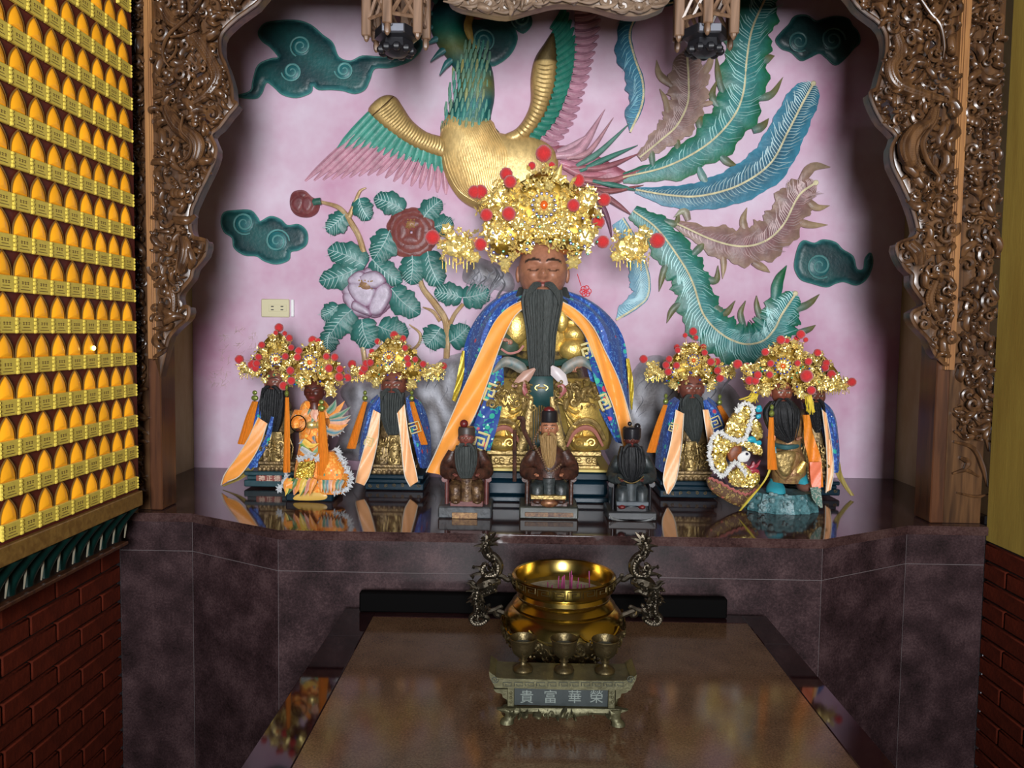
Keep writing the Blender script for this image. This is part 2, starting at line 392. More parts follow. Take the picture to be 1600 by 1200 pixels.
# ------------------------------------------------------------------ the setting
def struct(mb, name, mat, **k): return tag(mb.build(name, mat, **k), kind='structure')
struct(MB().box(CX-HW-.08, CX+HW+.08, YB, YB+.12, .6, 3.05), 'wall_back', WALLP, smooth=False)
struct(MB().box(CX-HW-.08, CX-HW, Y2+.12, YB, .6, 3.05), 'wall_niche_left', CREAM, smooth=False)
struct(MB().box(CX+HW, CX+HW+.08, Y2+.12, YB, .6, 3.05), 'wall_niche_right', CREAM, smooth=False)
struct(MB().box(CX-1.5, CX+1.5, Y2+.05, YB+.12, 3.05, 3.15), 'ceiling_niche', DARKCEIL, smooth=False)
struct(MB().box(-1.5, 1.6, -.75, Y2+.05, 3.05, 3.15), 'ceiling', DARKCEIL, smooth=False)
struct(MB().box(-3, 3, -3, YB+.12, -.1, 0), 'floor', FLOORM, smooth=False)
XL, XR = -1.165, 1.322
wl = struct(MB().box(XL-.12, XL-.004, -.6, Y2, 0, 3.05), 'wall_left', MORTAR, smooth=False)
wr = MB(); wr.box(XR+.004, XR+.14, -.6, Y2, 0, .985); wr.m = 1; wr.box(XR-.004, XR+.14, -.6, Y2, .985, 3.05)
wr = struct(wr, 'wall_right', [MORTAR, YELLOW], smooth=False)
# unseen front wall added behind the camera; high sill keeps light off the foreground
wf = MB()
for q in ((-1.5, -.66, 0, 3.05), (.96, 1.6, 0, 3.05), (-.66, .96, 0, 1.2), (-.66, .96, 2.55, 3.05)): wf.box(q[0], q[1], -.75, -.6, q[2], q[3])
struct(wf, 'front_light_blocker', DARKCEIL, smooth=False)
# lintel over the niche, above the frame of the photograph
struct(MB().box(CX-1.27, CX+1.27, Y2+.04, Y2+.12, 2.53, 3.05), 'trim_1', WOODD, smooth=False)
# bricks: running bond on both side walls
BL, BH, JT = .205, .047, .0075
bm_ = MB().box(-.008, .008, -BL/2, BL/2, 0, BH, .003).build('brick', BRICK, loc=(0, 0, 0))
hb_ = MB().box(-.008, .008, -BL/4+JT/4, BL/4-JT/4, 0, BH, .003).build('brick', BRICK, loc=(0, 0, 0))
for par, x, y0 in ((wl, XL, 1.05), (wr, XR, 1.25)):
    for r in range(18):
        z = .985-(r+1)*(BH+JT); y = Y2-.003
        if z < 0: break
        first = True
        while y > y0:
            if first and r % 2:
                o = copy_to(hb_, par, A(x, y-BL/4+JT/4, z)-WL[par.name]); y -= BL/2+JT/2
            else:
                o = copy_to(bm_, par, A(x, y-BL/2, z)-WL[par.name]); y -= BL+JT
            first = False
for o in (bm_, hb_): bpy.data.objects.remove(o)
# ------------------------------------------------------------------ altar
altar = thing('stone_altar', (CX, Y2, 0), 'wide maroon granite altar with bowed front under the statues', 'altar')
def plan(off):
    return [(CX-1.232, Y2+off), (CX-1.021-off*.3, Y2+off), (CX-.7197-off*.3, YF+off), (CX+.7197+off*.3, YF+off), (CX+1.021+off*.3, Y2+off), (CX+1.243, Y2+off)]
def prism(mb, pts, z0, z1):
    n = len(pts); V = [(x, y, z0) for x, y in pts]+[(x, y, z1) for x, y in pts]
    mb.add(V, [list(range(n))[::-1], list(range(n, 2*n))]+[(i, (i+1) % n, n+(i+1) % n, n+i) for i in range(n)]); return mb
front = plan(-.012); front = front[:]
back = [(CX+1.243, Y2+.13), (CX+HW-.002, Y2+.13), (CX+HW-.002, YB-.002), (CX-HW+.002, YB-.002), (CX-HW+.002, Y2+.13), (CX-1.232, Y2+.13)]
slab = MB(); prism(slab, front+back, ALT-.024, ALT-.003); prism(slab, [(x, y+.003) if i < 6 else (x, y) for i, (x, y) in enumerate(front+back)], ALT-.003, ALT)
slab.build('top_slab', GRANTOP, altar, smooth=False)
core = MB(); prism(core, [(x, y) for x, y in plan(.0012)]+back, 0, ALT-.026); core.build('core', GROUT, altar, smooth=False)
pl = plan(0)
ZR = ALT-.112
for i in range(5):
    (x0, y0), (x1, y1) = pl[i], pl[i+1]
    d = unit((x1-x0, y1-y0, 0)); nr = A(d[1], -d[0], 0)
    L = math.hypot(x1-x0, y1-y0); a, b = A(x0, y0, 0)+d*.001, A(x0, y0, 0)+d*(L-.001)
    for z0, z1 in ((0, ZR-.001), (ZR+.001, ALT-.026)):
        mb = MB(); q = [a, b, b-nr*.012, a-nr*.012]; bev = .0008
        V = [(*p[:2], z) for z in (z0, z1) for p in q]; mb.add(V, [(3, 2, 1, 0), (4, 5, 6, 7), (0, 1, 5, 4), (1, 2, 6, 5), (2, 3, 7, 6), (3, 0, 4, 7)])
        mb.build('granite_panel', GRAN, altar, smooth=False)
# ------------------------------------------------------------------ table
ct, tw, YT = .090, .551, 2.05
table = thing('offering_table', (ct, 1.4, 0), 'long polished brown stone table with dark border before the altar', 'table')
zt = TABZ; y0t = .62; bw = (WZ(583, 962, zt)[0]-WZ(542, 950, zt)[0])
xi0, xi1, yi1 = WZ(583, 962, zt)[0], WZ(1169, 975, zt)[0], WZ(876, 968.5, zt)[1]
fr = MB()
for q in ((ct-tw, xi0, y0t, YT), (xi1, ct+tw, y0t, YT), (xi0, xi1, yi1, YT), (xi0, xi1, y0t, y0t+.1)):
    fr.box(q[0], q[1], q[2], q[3], zt-.035, zt, .002)
fr.build('top_border', TABB, table, smooth=False)
MB().box(xi0+.001, xi1-.001, y0t+.1, yi1-.001, zt-.035, zt-.0006).build('top_inset', TABI, table, smooth=False)
MB().box(ct-tw+.05, ct+tw-.05, y0t+.06, YT-.01, .62, zt-.036).build('apron', TABB, table, smooth=False)
for sx in (-1, 1):
    for y in (y0t+.12, YT-.1):
        lg = MB(); lg.box(ct+sx*(tw-.12)-.05, ct+sx*(tw-.12)+.05, y-.05, y+.05, 0, .62, .006); lg.build('leg', TABB, table, smooth=False)
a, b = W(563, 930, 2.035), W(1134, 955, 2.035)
rl = MB().box(a[0], b[0], 2.02, 2.046, TABZ+.0005, TABZ+.052, .003)  # strip added to give the dark band here, whose cause is unknown
tag(rl.build('dark_band_strip', BLACK, smooth=False), 'added black strip for the dark band behind the bronze censer on the table', 'dark_band')
# ------------------------------------------------------------------ wall of memorial lamps
XBD = -1.06
b0 = WX(213, 763, XBD)[1]+.012      # far end of the board
zb = WX(208, 766, XBD)[2]
board = thing('lamp_board', (XBD-.03, 1.5, zb), 'maroon board carrying rows of yellow lamps on the left wall', 'lamp board')
BOARD = M('maroon_board', (.10, .012, .008), .5)
MB().box(XL, XBD, .9, b0, zb-.02, 2.95).build('backing', BOARD, board, smooth=False)
MB().box(XL, XBD+.012, .9, b0, zb-.047, zb-.006, .002).build('ledge', wood('ledge_wood', (.30, .17, .04), (.18, .09, .02), axis='Y'), board, smooth=False)
PITCH_Y, PITCH_Z = .0632, .0845
PLATE = M('yellow_name_plate', (.80, .62, .10), .45, var=.15, scale=40)
INK = M('plate_ink', (.16, .10, .02), .7)
RIM = M('lamp_rim', (.42, .25, .08), .35, .7)
def lampmat(name, es, col):
    m = M(name, (.70, .30, .012), .3, emis=col, es=es, coat=.3); nt = m.node_tree; p = nt.nodes['Principled BSDF']
    oi = nt.nodes.new('ShaderNodeObjectInfo'); mr = nt.nodes.new('ShaderNodeMapRange'); mr.inputs[3].default_value = es*.45; mr.inputs[4].default_value = es*1.25
    nt.links.new(oi.outputs['Random'], mr.inputs[0]); nt.links.new(mr.outputs[0], p.inputs['Emission Strength'])
    return m
GLOW = lampmat('amber_lamp_glow', .20, (1., .40, .012))
BRIGHT = M('bright_lamp_bulb', (1, .8, .3), .4, emis=(1, .75, .2), es=4)
LW, LH = .0295, .049
def ogive(w, h, n=9):     # pointed arch outline in (y, z), from left foot over the tip to right foot
    t = np.linspace(0, 1, n); left = np.stack([-w*(1-t**2.4), h*t], 1)
    return np.concatenate([left, left[::-1][1:]*A(-1, 1)])
og = ogive(LW*.90, LH)
# dome: shallow glowing recess with the lamp behind amber glass
dome = MB(); rows = []
for k, s_ in enumerate((1, .8, .55, .28, 0)):
    pts = np.stack([og[:, 0]*s_, (og[:, 1]-.012)*s_+.012], 1)
    rows.append(np.stack([np.full(len(pts), .002+.009*(1-s_**2)), pts[:, 0], pts[:, 1]], 1))
dome.grid(np.array(rows), False, True)
dome = dome.build('amber_dome', GLOW, loc=(0, 0, 0))
rim = MB(); rim.tube(np.stack([np.full(len(og), .003), og[:, 0]*1.07, og[:, 1]*1.04], 1), .0017, 5); rim = rim.build('gilt_rim', RIM, loc=(0, 0, 0))
plate = MB(); plate.box(.001, .010, -LW, LW, -.033, .0005, .0015)
for sg in (-1, 1):
    for q, (z, r) in enumerate(((-.004, .0035), (-.012, .0042), (-.021, .0036), (-.029, .0045))): plate.ell((.009, sg*(LW+.0005), z), (.004, r, r*1.1), 6, 4)
plate.m = 1
for yy in (-.009, 0, .009):
    plate.box(.0098, .0103, yy-.0032, yy+.0032, -.0115, -.0100); plate.box(.0098, .0103, yy-.003, yy+.003, -.0150, -.0138); plate.box(.0098, .0103, yy-.0008, yy+.0008, -.0160, -.0092)
for z, w in ((-.0205, .011), (-.0265, .016)): plate.box(.0098, .0103, -w, w, z-.0009, z+.0006)
plate = plate.build('name_plate', [PLATE, INK], loc=(0, 0, 0), smooth=False)
bulb = MB().ell((.014, .002, .016), (.004, .006, .006), 8, 6).build('lit_bulb', BRIGHT, loc=(0, 0, 0))
ORD = 'first second third fourth fifth sixth seventh eighth ninth tenth eleventh twelfth thirteenth fourteenth fifteenth sixteenth seventeenth'.split()
yc0 = WX(204, 745, XBD+.005)[1]; zr0 = zb+.037
def proj(P):
    d = np.asarray(P)-CAM; w = d@FW; return 800+F_PX*(d@RC)/w, 600-F_PX*(d@UC)/w
nl = 0
for r in range(17):
    for cidx in range(11):
        y = yc0-cidx*PITCH_Y; z = zr0+r*PITCH_Z
        q0 = proj((XBD, y+.03, z-.03)); q1 = proj((XBD, y+.03, z+.02))
        if q0[0] < 2 or q0[1] < 2: continue
        bright = (r == 4 and cidx == 3)
        lb = 'amber lamp with yellow plate, %s row up, %s from the carved pillar' % (ORD[r], ORD[cidx])
        if bright: lb = 'amber arched lamp with one bright bulb spot, fifth row up, fourth from the pillar'
        t = thing('memorial_lamp', (XBD, y, z), lb, 'lamp', 'memorial lamps on the left wall'); nl += 1
        for p_ in (dome, rim, plate)+((bulb,) if bright else ()): copy_to(p_, t, (0, 0, 0))
for o in (dome, rim, plate, bulb): bpy.data.objects.remove(o)
# green glazed eave tiles below the board
GLAZE = M('green_glaze', (.003, .026, .021), .3, coat=.3, var=.4, scale=30); PALEEDGE = M('tile_edge_highlight', (.25, .22, .16), .5)
eave = thing('tile_eave', (XL+.04, 1.6, zb-.14), 'dark green glazed tile eave under the lamp board', 'eave')
MB().box(XL, XL+.055, .9, b0, zb-.15, zb-.047).build('backing', M('dark_eave_board', (.02, .014, .012), .6), eave, smooth=False)  # plain dark backing board
MB().box(XL, XL+.075, .9, b0, zb-.158, zb-.148, .002).build('lip', WOODD, eave, smooth=False)
te = MB(); rr = []
for t in np.linspace(0, 1, 9):
    w = .030-.018*t**.6; pr = .052*(1-t)**1.6+.012; z = -.002-.092*t; sh = -.010*math.sin(t*math.pi/2)
    a = np.linspace(0, math.pi, 9); rr.append(np.stack([pr*np.sin(a)**.8, sh-np.cos(a)*w, np.full(9, z)], 1))
te.grid(np.array(rr)[:, ::-1]); n_ = 9; te.f.append(list(range(9))); te.mi.append(0)
te = te.build('glazed_tile', GLAZE, loc=(0, 0, 0))
pe = MB().tube([(.026, .012, -.03), (.022, .013, -.055), (.018, .012, -.088)], [.002, .0026, .0016], 5).build('tile_highlight', PALEEDGE, loc=(0, 0, 0))  # pale tube paints in the highlight along each tile edge
for k in range(12):
    o = copy_to(te, eave, A(XL+.055, b0-.03-k*PITCH_Y, zb-.047)-WL[eave.name]); copy_to(pe, eave, A(XL+.055, b0-.03-k*PITCH_Y, zb-.047)-WL[eave.name])
for o in (te, pe): bpy.data.objects.remove(o)
# ------------------------------------------------------------------ painted reliefs on the back wall
YW = YB-.001; LIM['y'] = YB-.0006
PXM = YB/F_PX
def xz(pts): return np.array([W(x, y, YB)[[0, 2]] for x, y in pts])
def cr(off, sc, pts): return [(off[0]+x/sc, off[1]+y/sc) for x, y in pts]
def P3(pts, off=.0): return np.array([W(x, y, YB) for x, y in pts])-A(0, off, 0)
TEAL, TEALL, TEALD = A(.008, .085, .085), A(.07, .28, .30), A(.004, .035, .042)
def spiral(c, r, turns=1.4, ph=0., sg=1, n=22):
    t = np.linspace(0, 1, n); a = ph+sg*t*turns*2*math.pi; rr = r*(1-.85*t)
    return [(c[0]+rr_*math.cos(a_), c[1]+rr_*math.sin(a_)) for rr_, a_ in zip(rr, a)]
def cloud(pts, spirals, label, dark=1., H=.02):
    t = thing('cloud_relief', W(*np.mean(pts, 0), YB), label, 'relief', 'cloud reliefs on the back wall')
    pol = xz(catmull(pts, 4, True))
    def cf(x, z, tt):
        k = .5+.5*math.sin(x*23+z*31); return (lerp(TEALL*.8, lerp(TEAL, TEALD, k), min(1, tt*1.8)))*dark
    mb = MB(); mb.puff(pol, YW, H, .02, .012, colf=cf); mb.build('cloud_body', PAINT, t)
    ou = MB(); ou.c = tuple(A(.07, .24, .22)*dark); qq = P3([tuple(p) for p in catmull(pts, 4, True)]+[pts[0]], H*.45); ou.tube(qq, .0028, 5, False); ou.build('cloud_outline', PAINT, t)
    for c, r, ph, sg in spirals:
        m2 = MB(); m2.c = tuple(A(.11, .30, .29)*dark); m2.tube(P3(spiral(c, r*1.15, 1.9, ph, sg, 34), H+.006), [.003, .0042, .0038, .002], 6); m2.c = tuple(A(.012, .12, .13)*dark)
        m2.ell(W(c[0], c[1], YB)-A(0, H-.004, 0), (r*PXM*1.05, .010, r*PXM*1.05), 16, 8); m2.build('cloud_curl', PAINT, t)
    return t
cloud(cr((330, 0), 3.2, [(240, 170), (270, 125), (340, 110), (430, 108), (500, 130), (560, 180), (610, 220), (640, 290), (700, 310), (760, 285), (850, 290), (950, 280), (1000, 240), (1040, 180), (1055, 240), (1000, 305), (900, 340), (820, 345), (795, 400), (770, 450), (720, 470), (660, 455), (600, 450), (540, 450), (510, 430), (500, 465), (430, 490), (360, 475), (320, 440), (280, 415), (255, 470), (220, 495), (130, 485), (200, 460), (215, 400), (240, 330), (300, 300), (340, 290), (300, 240), (260, 210)]),
      [((473, 76), 15, 2, 1), ((459, 115), 14, 3, -1), ((540, 113), 13, 3, -1)], 'large dark teal cloud relief with long tail, upper left of wall')
cloud(cr((330, 250), 3.2, [(55, 310), (70, 265), (130, 255), (200, 255), (235, 290), (250, 310), (300, 285), (350, 300), (385, 330), (440, 325), (480, 360), (480, 420), (440, 450), (400, 460), (390, 500), (330, 520), (270, 505), (230, 480), (170, 475), (120, 440), (110, 390), (70, 360)]),
      [((385, 350), 16, 1, 1), ((436, 378), 17, 0, -1)], 'three lobed teal cloud relief above the wall socket')
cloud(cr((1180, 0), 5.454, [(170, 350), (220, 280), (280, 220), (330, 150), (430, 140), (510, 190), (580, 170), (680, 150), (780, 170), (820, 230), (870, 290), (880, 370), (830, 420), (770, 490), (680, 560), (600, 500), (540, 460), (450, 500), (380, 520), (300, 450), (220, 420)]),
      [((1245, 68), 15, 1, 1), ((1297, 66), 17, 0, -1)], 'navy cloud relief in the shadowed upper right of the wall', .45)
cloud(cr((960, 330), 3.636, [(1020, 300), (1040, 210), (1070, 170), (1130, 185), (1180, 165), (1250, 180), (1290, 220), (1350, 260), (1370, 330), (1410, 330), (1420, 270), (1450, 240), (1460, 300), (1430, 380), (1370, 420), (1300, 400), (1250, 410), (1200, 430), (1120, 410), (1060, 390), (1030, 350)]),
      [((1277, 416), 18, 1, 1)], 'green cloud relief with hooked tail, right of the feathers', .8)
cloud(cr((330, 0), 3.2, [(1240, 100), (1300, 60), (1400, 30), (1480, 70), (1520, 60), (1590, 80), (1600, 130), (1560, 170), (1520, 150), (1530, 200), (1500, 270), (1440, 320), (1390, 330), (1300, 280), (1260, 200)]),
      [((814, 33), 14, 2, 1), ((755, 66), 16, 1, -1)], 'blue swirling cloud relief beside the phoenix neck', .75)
# phoenix
ph = thing('phoenix_relief', W(860, 260, YB-.03), 'large painted phoenix relief with gold body, green wings and long tail feathers', 'relief')
GO, GOD = A(.78, .55, .22), A(.36, .21, .07)
NRM = (0, -1, 0)
def lines(mb, curves, r, col, off):
    mb.c = tuple(col)
    for c in curves: mb.tube(P3(catmull(c, 5), off), [r*.4, r, r, r*.4], 4, False)
body = MB()
bpol = catmull([(690, 205), (688, 235), (693, 265), (704, 292), (722, 315), (748, 328), (790, 332), (830, 318), (862, 290), (872, 255), (860, 230), (830, 215), (800, 212), (778, 208), (768, 190), (730, 180), (702, 180)], 4, True)
body.puff(xz(bpol), YW, .062, .11, .013, colf=lambda x, z, t: lerp(GOD, GO, min(1, .35+t)))
rows = []
for k in range(26):      # carved plumage lines sweeping down the breast
    t = k/25; rows.append([(692+76*t, 196+10*math.sin(t*3)), (694+80*t+18*t, 235+8*t), (702+88*t+30*t*(1-t), 272+8*t), (722+80*t, 305+6*t-18*t*t), (760+72*t, 326-14*t-22*t*t)])
pb = body.build('breast', PAINTG, ph)
rl2 = MB()
for rr_ in rows:
    cc = catmull(rr_, 6); q = []
    for x, y in cc:
        d = min(abs(x-690), abs(x-870), abs(y-332)); q.append(.062*(.3+.7*math.sqrt(max(0, 1-(1-min(1, max(2, d)*PXM/.11))**2))))
    pp = P3(cc)-np.c_[np.zeros(len(q)), q, np.zeros(len(q))]
    rl2.c = tuple(GO*1.15); rl2.tube(pp, [.0008, .0022, .0022, .0008], 4, False)
tag(rl2.build('plumage', PAINTG, ph), kind='stuff')
neck = MB()
npol = catmull([(690, 208), (700, 180), (712, 150), (716, 122), (704, 100), (684, 72), (672, 40), (680, 8), (700, -25), (732, -25), (738, 10), (724, 38), (732, 62), (748, 86), (768, 106), (773, 150), (767, 190), (780, 212), (735, 222)], 4, True)
NB = [A(.35, .26, .07), A(.01, .13, .12), A(.005, .10, .11), A(.16, .17, .05), A(.004, .11, .12), A(.13, .16, .05), A(.005, .14, .09), A(.004, .07, .09), A(.003, .05, .08)]
def ncol(x, z, t):
    py = 600-(z-1.55-.0)/PXM*1 ; v = (W(740, 215, YB)[2]-z)/(W(740, 215, YB)[2]-W(740, 0, YB)[2]); v = min(max(v, 0), .999)*8; i = int(v)
    return lerp(NB[i], NB[i+1], v-i)*(.6+.6*t)
neck.puff(xz(npol), YW, .05, .07, .012, colf=ncol); neck.build('neck', PAINT, ph)
nf = MB()
for row in range(9):
    for k in range(8):
        u = (k+.5*(row % 2))/8; y = 200-row*15; x0, x1 = 692+row*3.0, 770
        x = lerp(x0, x1, u); off = .012+.045*math.sqrt(max(0, 1-(2*u-1)**2))
        col = lerp(A(.05, .24, .20), A(.34, .30, .08), rnd.random()*(.9 if row % 3 == 0 else .35)); nf.c = tuple(col)
        nf.blade(P3(catmull([(x, y-10), (x-1, y), (x-3, y+11)], 3), off), [.003, .006, .001], [.003, .006, .001], NRM, .4, .003)
tag(nf.build('neck_feathers', PAINT, ph), kind='stuff')
hd = MB(); hd.c = (.25, .06, .07); hd.puff(xz(catmull([(722, -30), (716, 5), (728, 28), (748, 34), (790, 28), (800, 0), (780, -30)], 4, True)), YW-.01, .045, .05, .012, colf=lambda x, z, t: lerp(A(.30, .10, .14), A(.12, .02, .04), t))
hd.c = (.4, .26, .06); hd.blade(P3(catmull([(738, 26), (732, 45), (736, 65), (746, 82)], 5), .045), [.012, .016, .002], [.012, .014, .002], NRM, .5, .02); hd.build('head', PAINT, ph)
cr_ = MB()
for x, y, dx, dy in ((700, 30, -34, -8), (704, 45, -40, 4), (704, 60, -38, 14), (708, 78, -34, 22), (712, 95, -24, 26), (700, 15, -30, -22)):
    cr_.c = tuple(lerp(TEAL, TEALL, rnd.random()*.6)); cr_.blade(P3(catmull([(x, y), (x+dx*.5, y+dy*.3), (x+dx, y+dy)], 5), .03), [.008, .012, .001], [.008, .012, .001], NRM, .5, .012)
cr_.build('crest', PAINT, ph)
def fan(base, tip, n, w, cols, off0, off1, name, dome=.45, bend=0, parent=ph):
    B = resample(catmull(base, 8), n); T = resample(catmull(tip, 8), n)
    for k in range(n):
        mid = (B[k]+T[k])/2; d = T[k]-B[k]; mid = mid+A(-d[1], d[0])*bend
        sp = catmull([B[k], mid, T[k]], 6); pts = P3(sp); m = len(pts)
        pts[:, 1] -= np.linspace(off0, off1, m)
        wk = w[k % len(w)] if isinstance(w, (list, tuple)) else w
        mb = MB(); c0, c1 = cols
        mb.blade(pts, [wk*.8, wk, wk*1.05, wk*.9, wk*.3], [wk*.8, wk, wk*1.05, wk*.9, wk*.3], NRM, dome, .012, colf=lambda t, o: lerp(A(*c0), A(*c1), min(1, abs(o)*.7+.3*t)))
        mb.tube(pts-A(0, wk*dome+.0005, 0), [.0012, .001, .0004], 4, False, cols=[A(*c1)*1.25]*m)
        mb.build(name, PAINT, parent)
# left wing
fan([(556, 212), (575, 222), (600, 226), (640, 245), (694, 264)], [(477, 283), (525, 280), (585, 274), (622, 286), (697, 304)], 17, [.0115], ((.30, .10, .15), (.62, .34, .42)), .014, .004, 'pink_feather')
fan([(580, 180), (600, 198), (640, 222), (690, 242)], [(528, 234), (572, 236), (625, 252), (692, 272)], 15, [.0125], ((.02, .20, .15), (.10, .36, .28)), .026, .012, 'green_feather')
wg = MB(); wg.puff(xz(catmull([(700, 220), (668, 208), (645, 190), (630, 168), (620, 154), (606, 150), (590, 157), (576, 176), (598, 200), (625, 220), (655, 237), (700, 250)], 4, True)), YW, .045, .035, .01, colf=lambda x, z, t: lerp(GOD, GO, t))
tb_ = list(zip(resample(catmull([(618, 160), (634, 176), (650, 196), (696, 222)], 6), 26), resample(catmull([(588, 182), (606, 200), (640, 226), (694, 245)], 6), 26)))
lines(wg, [[lerp(p, q, .12), lerp(p, q, .5)+A(2, 0), lerp(p, q, .88)] for p, q in tb_], .0030, GO*.55, .0465)
lines(wg, [[(618, 156), (604, 170), (585, 186)]], .003, A(.10, .05, .02), .046)
wg.build('wing_arm', PAINTG, ph)
# right wing
fan([(897, 20), (898, 60), (895, 110), (885, 150), (868, 190), (838, 225)], [(938, 5), (938, 42), (928, 90), (915, 140), (898, 190), (866, 236)], 20, [.0135], ((.26, .09, .14), (.52, .28, .36)), .018, .006, 'pink_feather', .5, .08)
fan([(862, 50), (869, 95), (866, 135), (858, 165), (846, 190), (822, 222)], [(884, 10), (900, 62), (896, 112), (885, 152), (868, 192), (838, 228)], 20, [.013], ((.008, .13, .10), (.03, .22, .15)), .03, .016, 'green_feather', .4, .05)
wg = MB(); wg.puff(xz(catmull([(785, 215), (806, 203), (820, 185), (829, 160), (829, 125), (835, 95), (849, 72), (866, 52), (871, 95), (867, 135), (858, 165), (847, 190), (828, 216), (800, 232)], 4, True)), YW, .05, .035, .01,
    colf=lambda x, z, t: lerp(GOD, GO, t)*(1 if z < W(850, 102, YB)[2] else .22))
tb_ = list(zip(resample(catmull([(836, 108), (831, 140), (826, 178), (806, 206)], 6), 18), resample(catmull([(868, 108), (864, 145), (848, 188), (820, 220)], 6), 18)))
lines(wg, [[lerp(p, q, .15), lerp(p, q, .5)+A(0, 2), lerp(p, q, .85)] for p, q in tb_], .0030, GO*.55, .0515)
wg.build('wing_arm', PAINTG, ph)
ru = MB(); ru.puff(xz(catmull([(852, 235), (890, 228), (925, 240), (960, 258), (984, 276), (955, 292), (925, 302), (890, 298), (850, 285)], 4, True)), YW, .016, .05, .012, colf=lambda x, z, t: lerp(A(.46, .20, .26), A(.30, .08, .11), .5+.5*math.sin(x*60+z*90)), edge=.1); ru.build('rump', PAINT, ph)
# rump plumes
for k, (b_, m_, t_, w_, c_) in enumerate([((868, 246), (905, 235), (945, 172), .022, (.48, .26, .32)), ((885, 250), (920, 238), (958, 185), .012, (.42, .22, .25)), ((900, 262), (935, 240), (985, 192), .012, (.10, .22, .18)),
    ((890, 265), (945, 262), (1000, 240), .013, (.30, .10, .12)), ((895, 280), (950, 285), (1012, 262), .014, (.35, .12, .13)), ((900, 292), (950, 300), (1005, 290), .012, (.26, .08, .08)), ((905, 270), (950, 248), (996, 228), .011, (.06, .19, .15)),
    ((880, 262), (915, 275), (960, 270), .018, (.40, .14, .18)), ((930, 300), (960, 318), (988, 338), .012, (.24, .09, .10)), ((930, 305), (948, 340), (956, 375), .010, (.18, .07, .11)), ((915, 300), (935, 318), (950, 350), .012, (.16, .08, .14)), ((925, 285), (965, 292), (1000, 300), .010, (.05, .18, .14)), ((870, 240), (890, 232), (930, 205), .014, (.50, .30, .36)), ((875, 256), (900, 262), (935, 250), .02, (.44, .18, .24))]):
    pts = P3(catmull([b_, m_, t_], 8)); pts[:, 1] -= np.linspace(.03, .012, len(pts)); mb = MB()
    mb.blade(pts, [w_*.6, w_, w_*.7, .0008], [w_*.6, w_, w_*.7, .0008], NRM, .45, .015, colf=lambda t, o, c_=c_: A(*c_)*(1.25-.6*abs(o)))
    mb.tube(pts-A(0, w_*.45, 0), [.001, .0015, .0004], 4, False, cols=[A(*c_)*1.5]*len(pts)); mb.build('rump_plume', PAINT, ph)
def tail(sp, wl, wr, cin, cout, cbarb, curls=(), barbs=62, tip=True, rach=(.72, .64, .40), waviness=.12, name='tail_feather'):
    pts2 = catmull(sp, 10); n = len(pts2); pts = P3(pts2); pts[:, 1] -= .012
    t = np.linspace(0, 1, n); wav = 1+waviness*np.sin(t*barbs*.75)+waviness*.6*np.sin(t*barbs*1.9+1)
    rt = np.sqrt(np.clip(1-np.clip((t-.90)/.104, 0, 1)**2, 0, 1)) if tip else np.clip((1-t)/.06, .05, 1)
    wl_ = interp(wl, n)*wav*PXM*rt; wr_ = interp(wr, n)*wav[::-1]*PXM*rt
    mb = MB(); mb.blade(pts, wl_, wr_, NRM, .16, .012, colf=lambda u, o: lerp(A(*cin), A(*cout), min(1, abs(o)**1.5)), cs=(-1, -.8, -.5, -.2, 0, .2, .5, .8, 1))
    f = mb.build(name, PAINT, ph)
    T = np.gradient(pts, axis=0); T /= np.linalg.norm(T, axis=1)[:, None]; S = np.cross(T, A(*NRM))
    bb = MB(); bb.c = tuple(cbarb)
    for k in range(1, barbs):
        i = min(n-1, int(k/barbs*n)); j = rnd.random()*.3
        for sg, w in ((-1, wl_[i]), (1, wr_[i])):
            if w < .006: continue
            e = pts[i]+S[i]*sg*w*(.72+.15*rnd.random())+T[i]*w*(.6+j)*(1 if t[i] < .85 else .3); mid = pts[i]+S[i]*sg*w*.42+T[i]*w*.22
            off = A(0, .16*w+.0012, 0); bb.tube(np.array([pts[i]-off, mid-off*.85, e-A(0, .002, 0)]), [.0008, .0022, .0004], 3, False)
    if bb.v: tag(bb.build('barbs', PAINT, f), kind='stuff')
    rc = MB(); rc.c = rach; rc.tube(pts-A(0, .16*np.minimum(wl_, wr_).mean()+.002, 0), [.0035, .004, .004, .0045], 6)
    if tip: rc.ell(pts[-1]-A(0, .008, 0), (.010, .006, .010), 8, 6)
    rc.build('quill', PAINT, f)
    for (x0, y0), (x1, y1), (x2, y2), w, c_ in curls:
        q = P3(catmull([(x0, y0), (x1, y1), (x2, y2)], 7), .012); cm = MB()
        cm.blade(q, [w*PXM*.7, w*PXM, w*PXM*.7, .0006], [w*PXM*.7, w*PXM, w*PXM*.7, .0006], NRM, .35, .01, colf=lambda u, o, c_=c_: lerp(A(*cin)*.9, A(*c_), min(1, .35+u))); cm.build('flame_curl', PAINT, f)
GRN, TQ = (.012, .125, .045), (.035, .20, .21)
OLV = (.14, .13, .05)
tail([(1052, 6), (1018, 13), (996, 25), (983, 55), (990, 90), (1003, 130), (1002, 165), (984, 208)], [2, 3, 3, 3, 3, 3, 3, 2], [14, 18, 22, 20, 25, 24, 22, 14], (.03, .19, .30), (.01, .09, .16), (.12, .36, .45), barbs=40, tip=False)
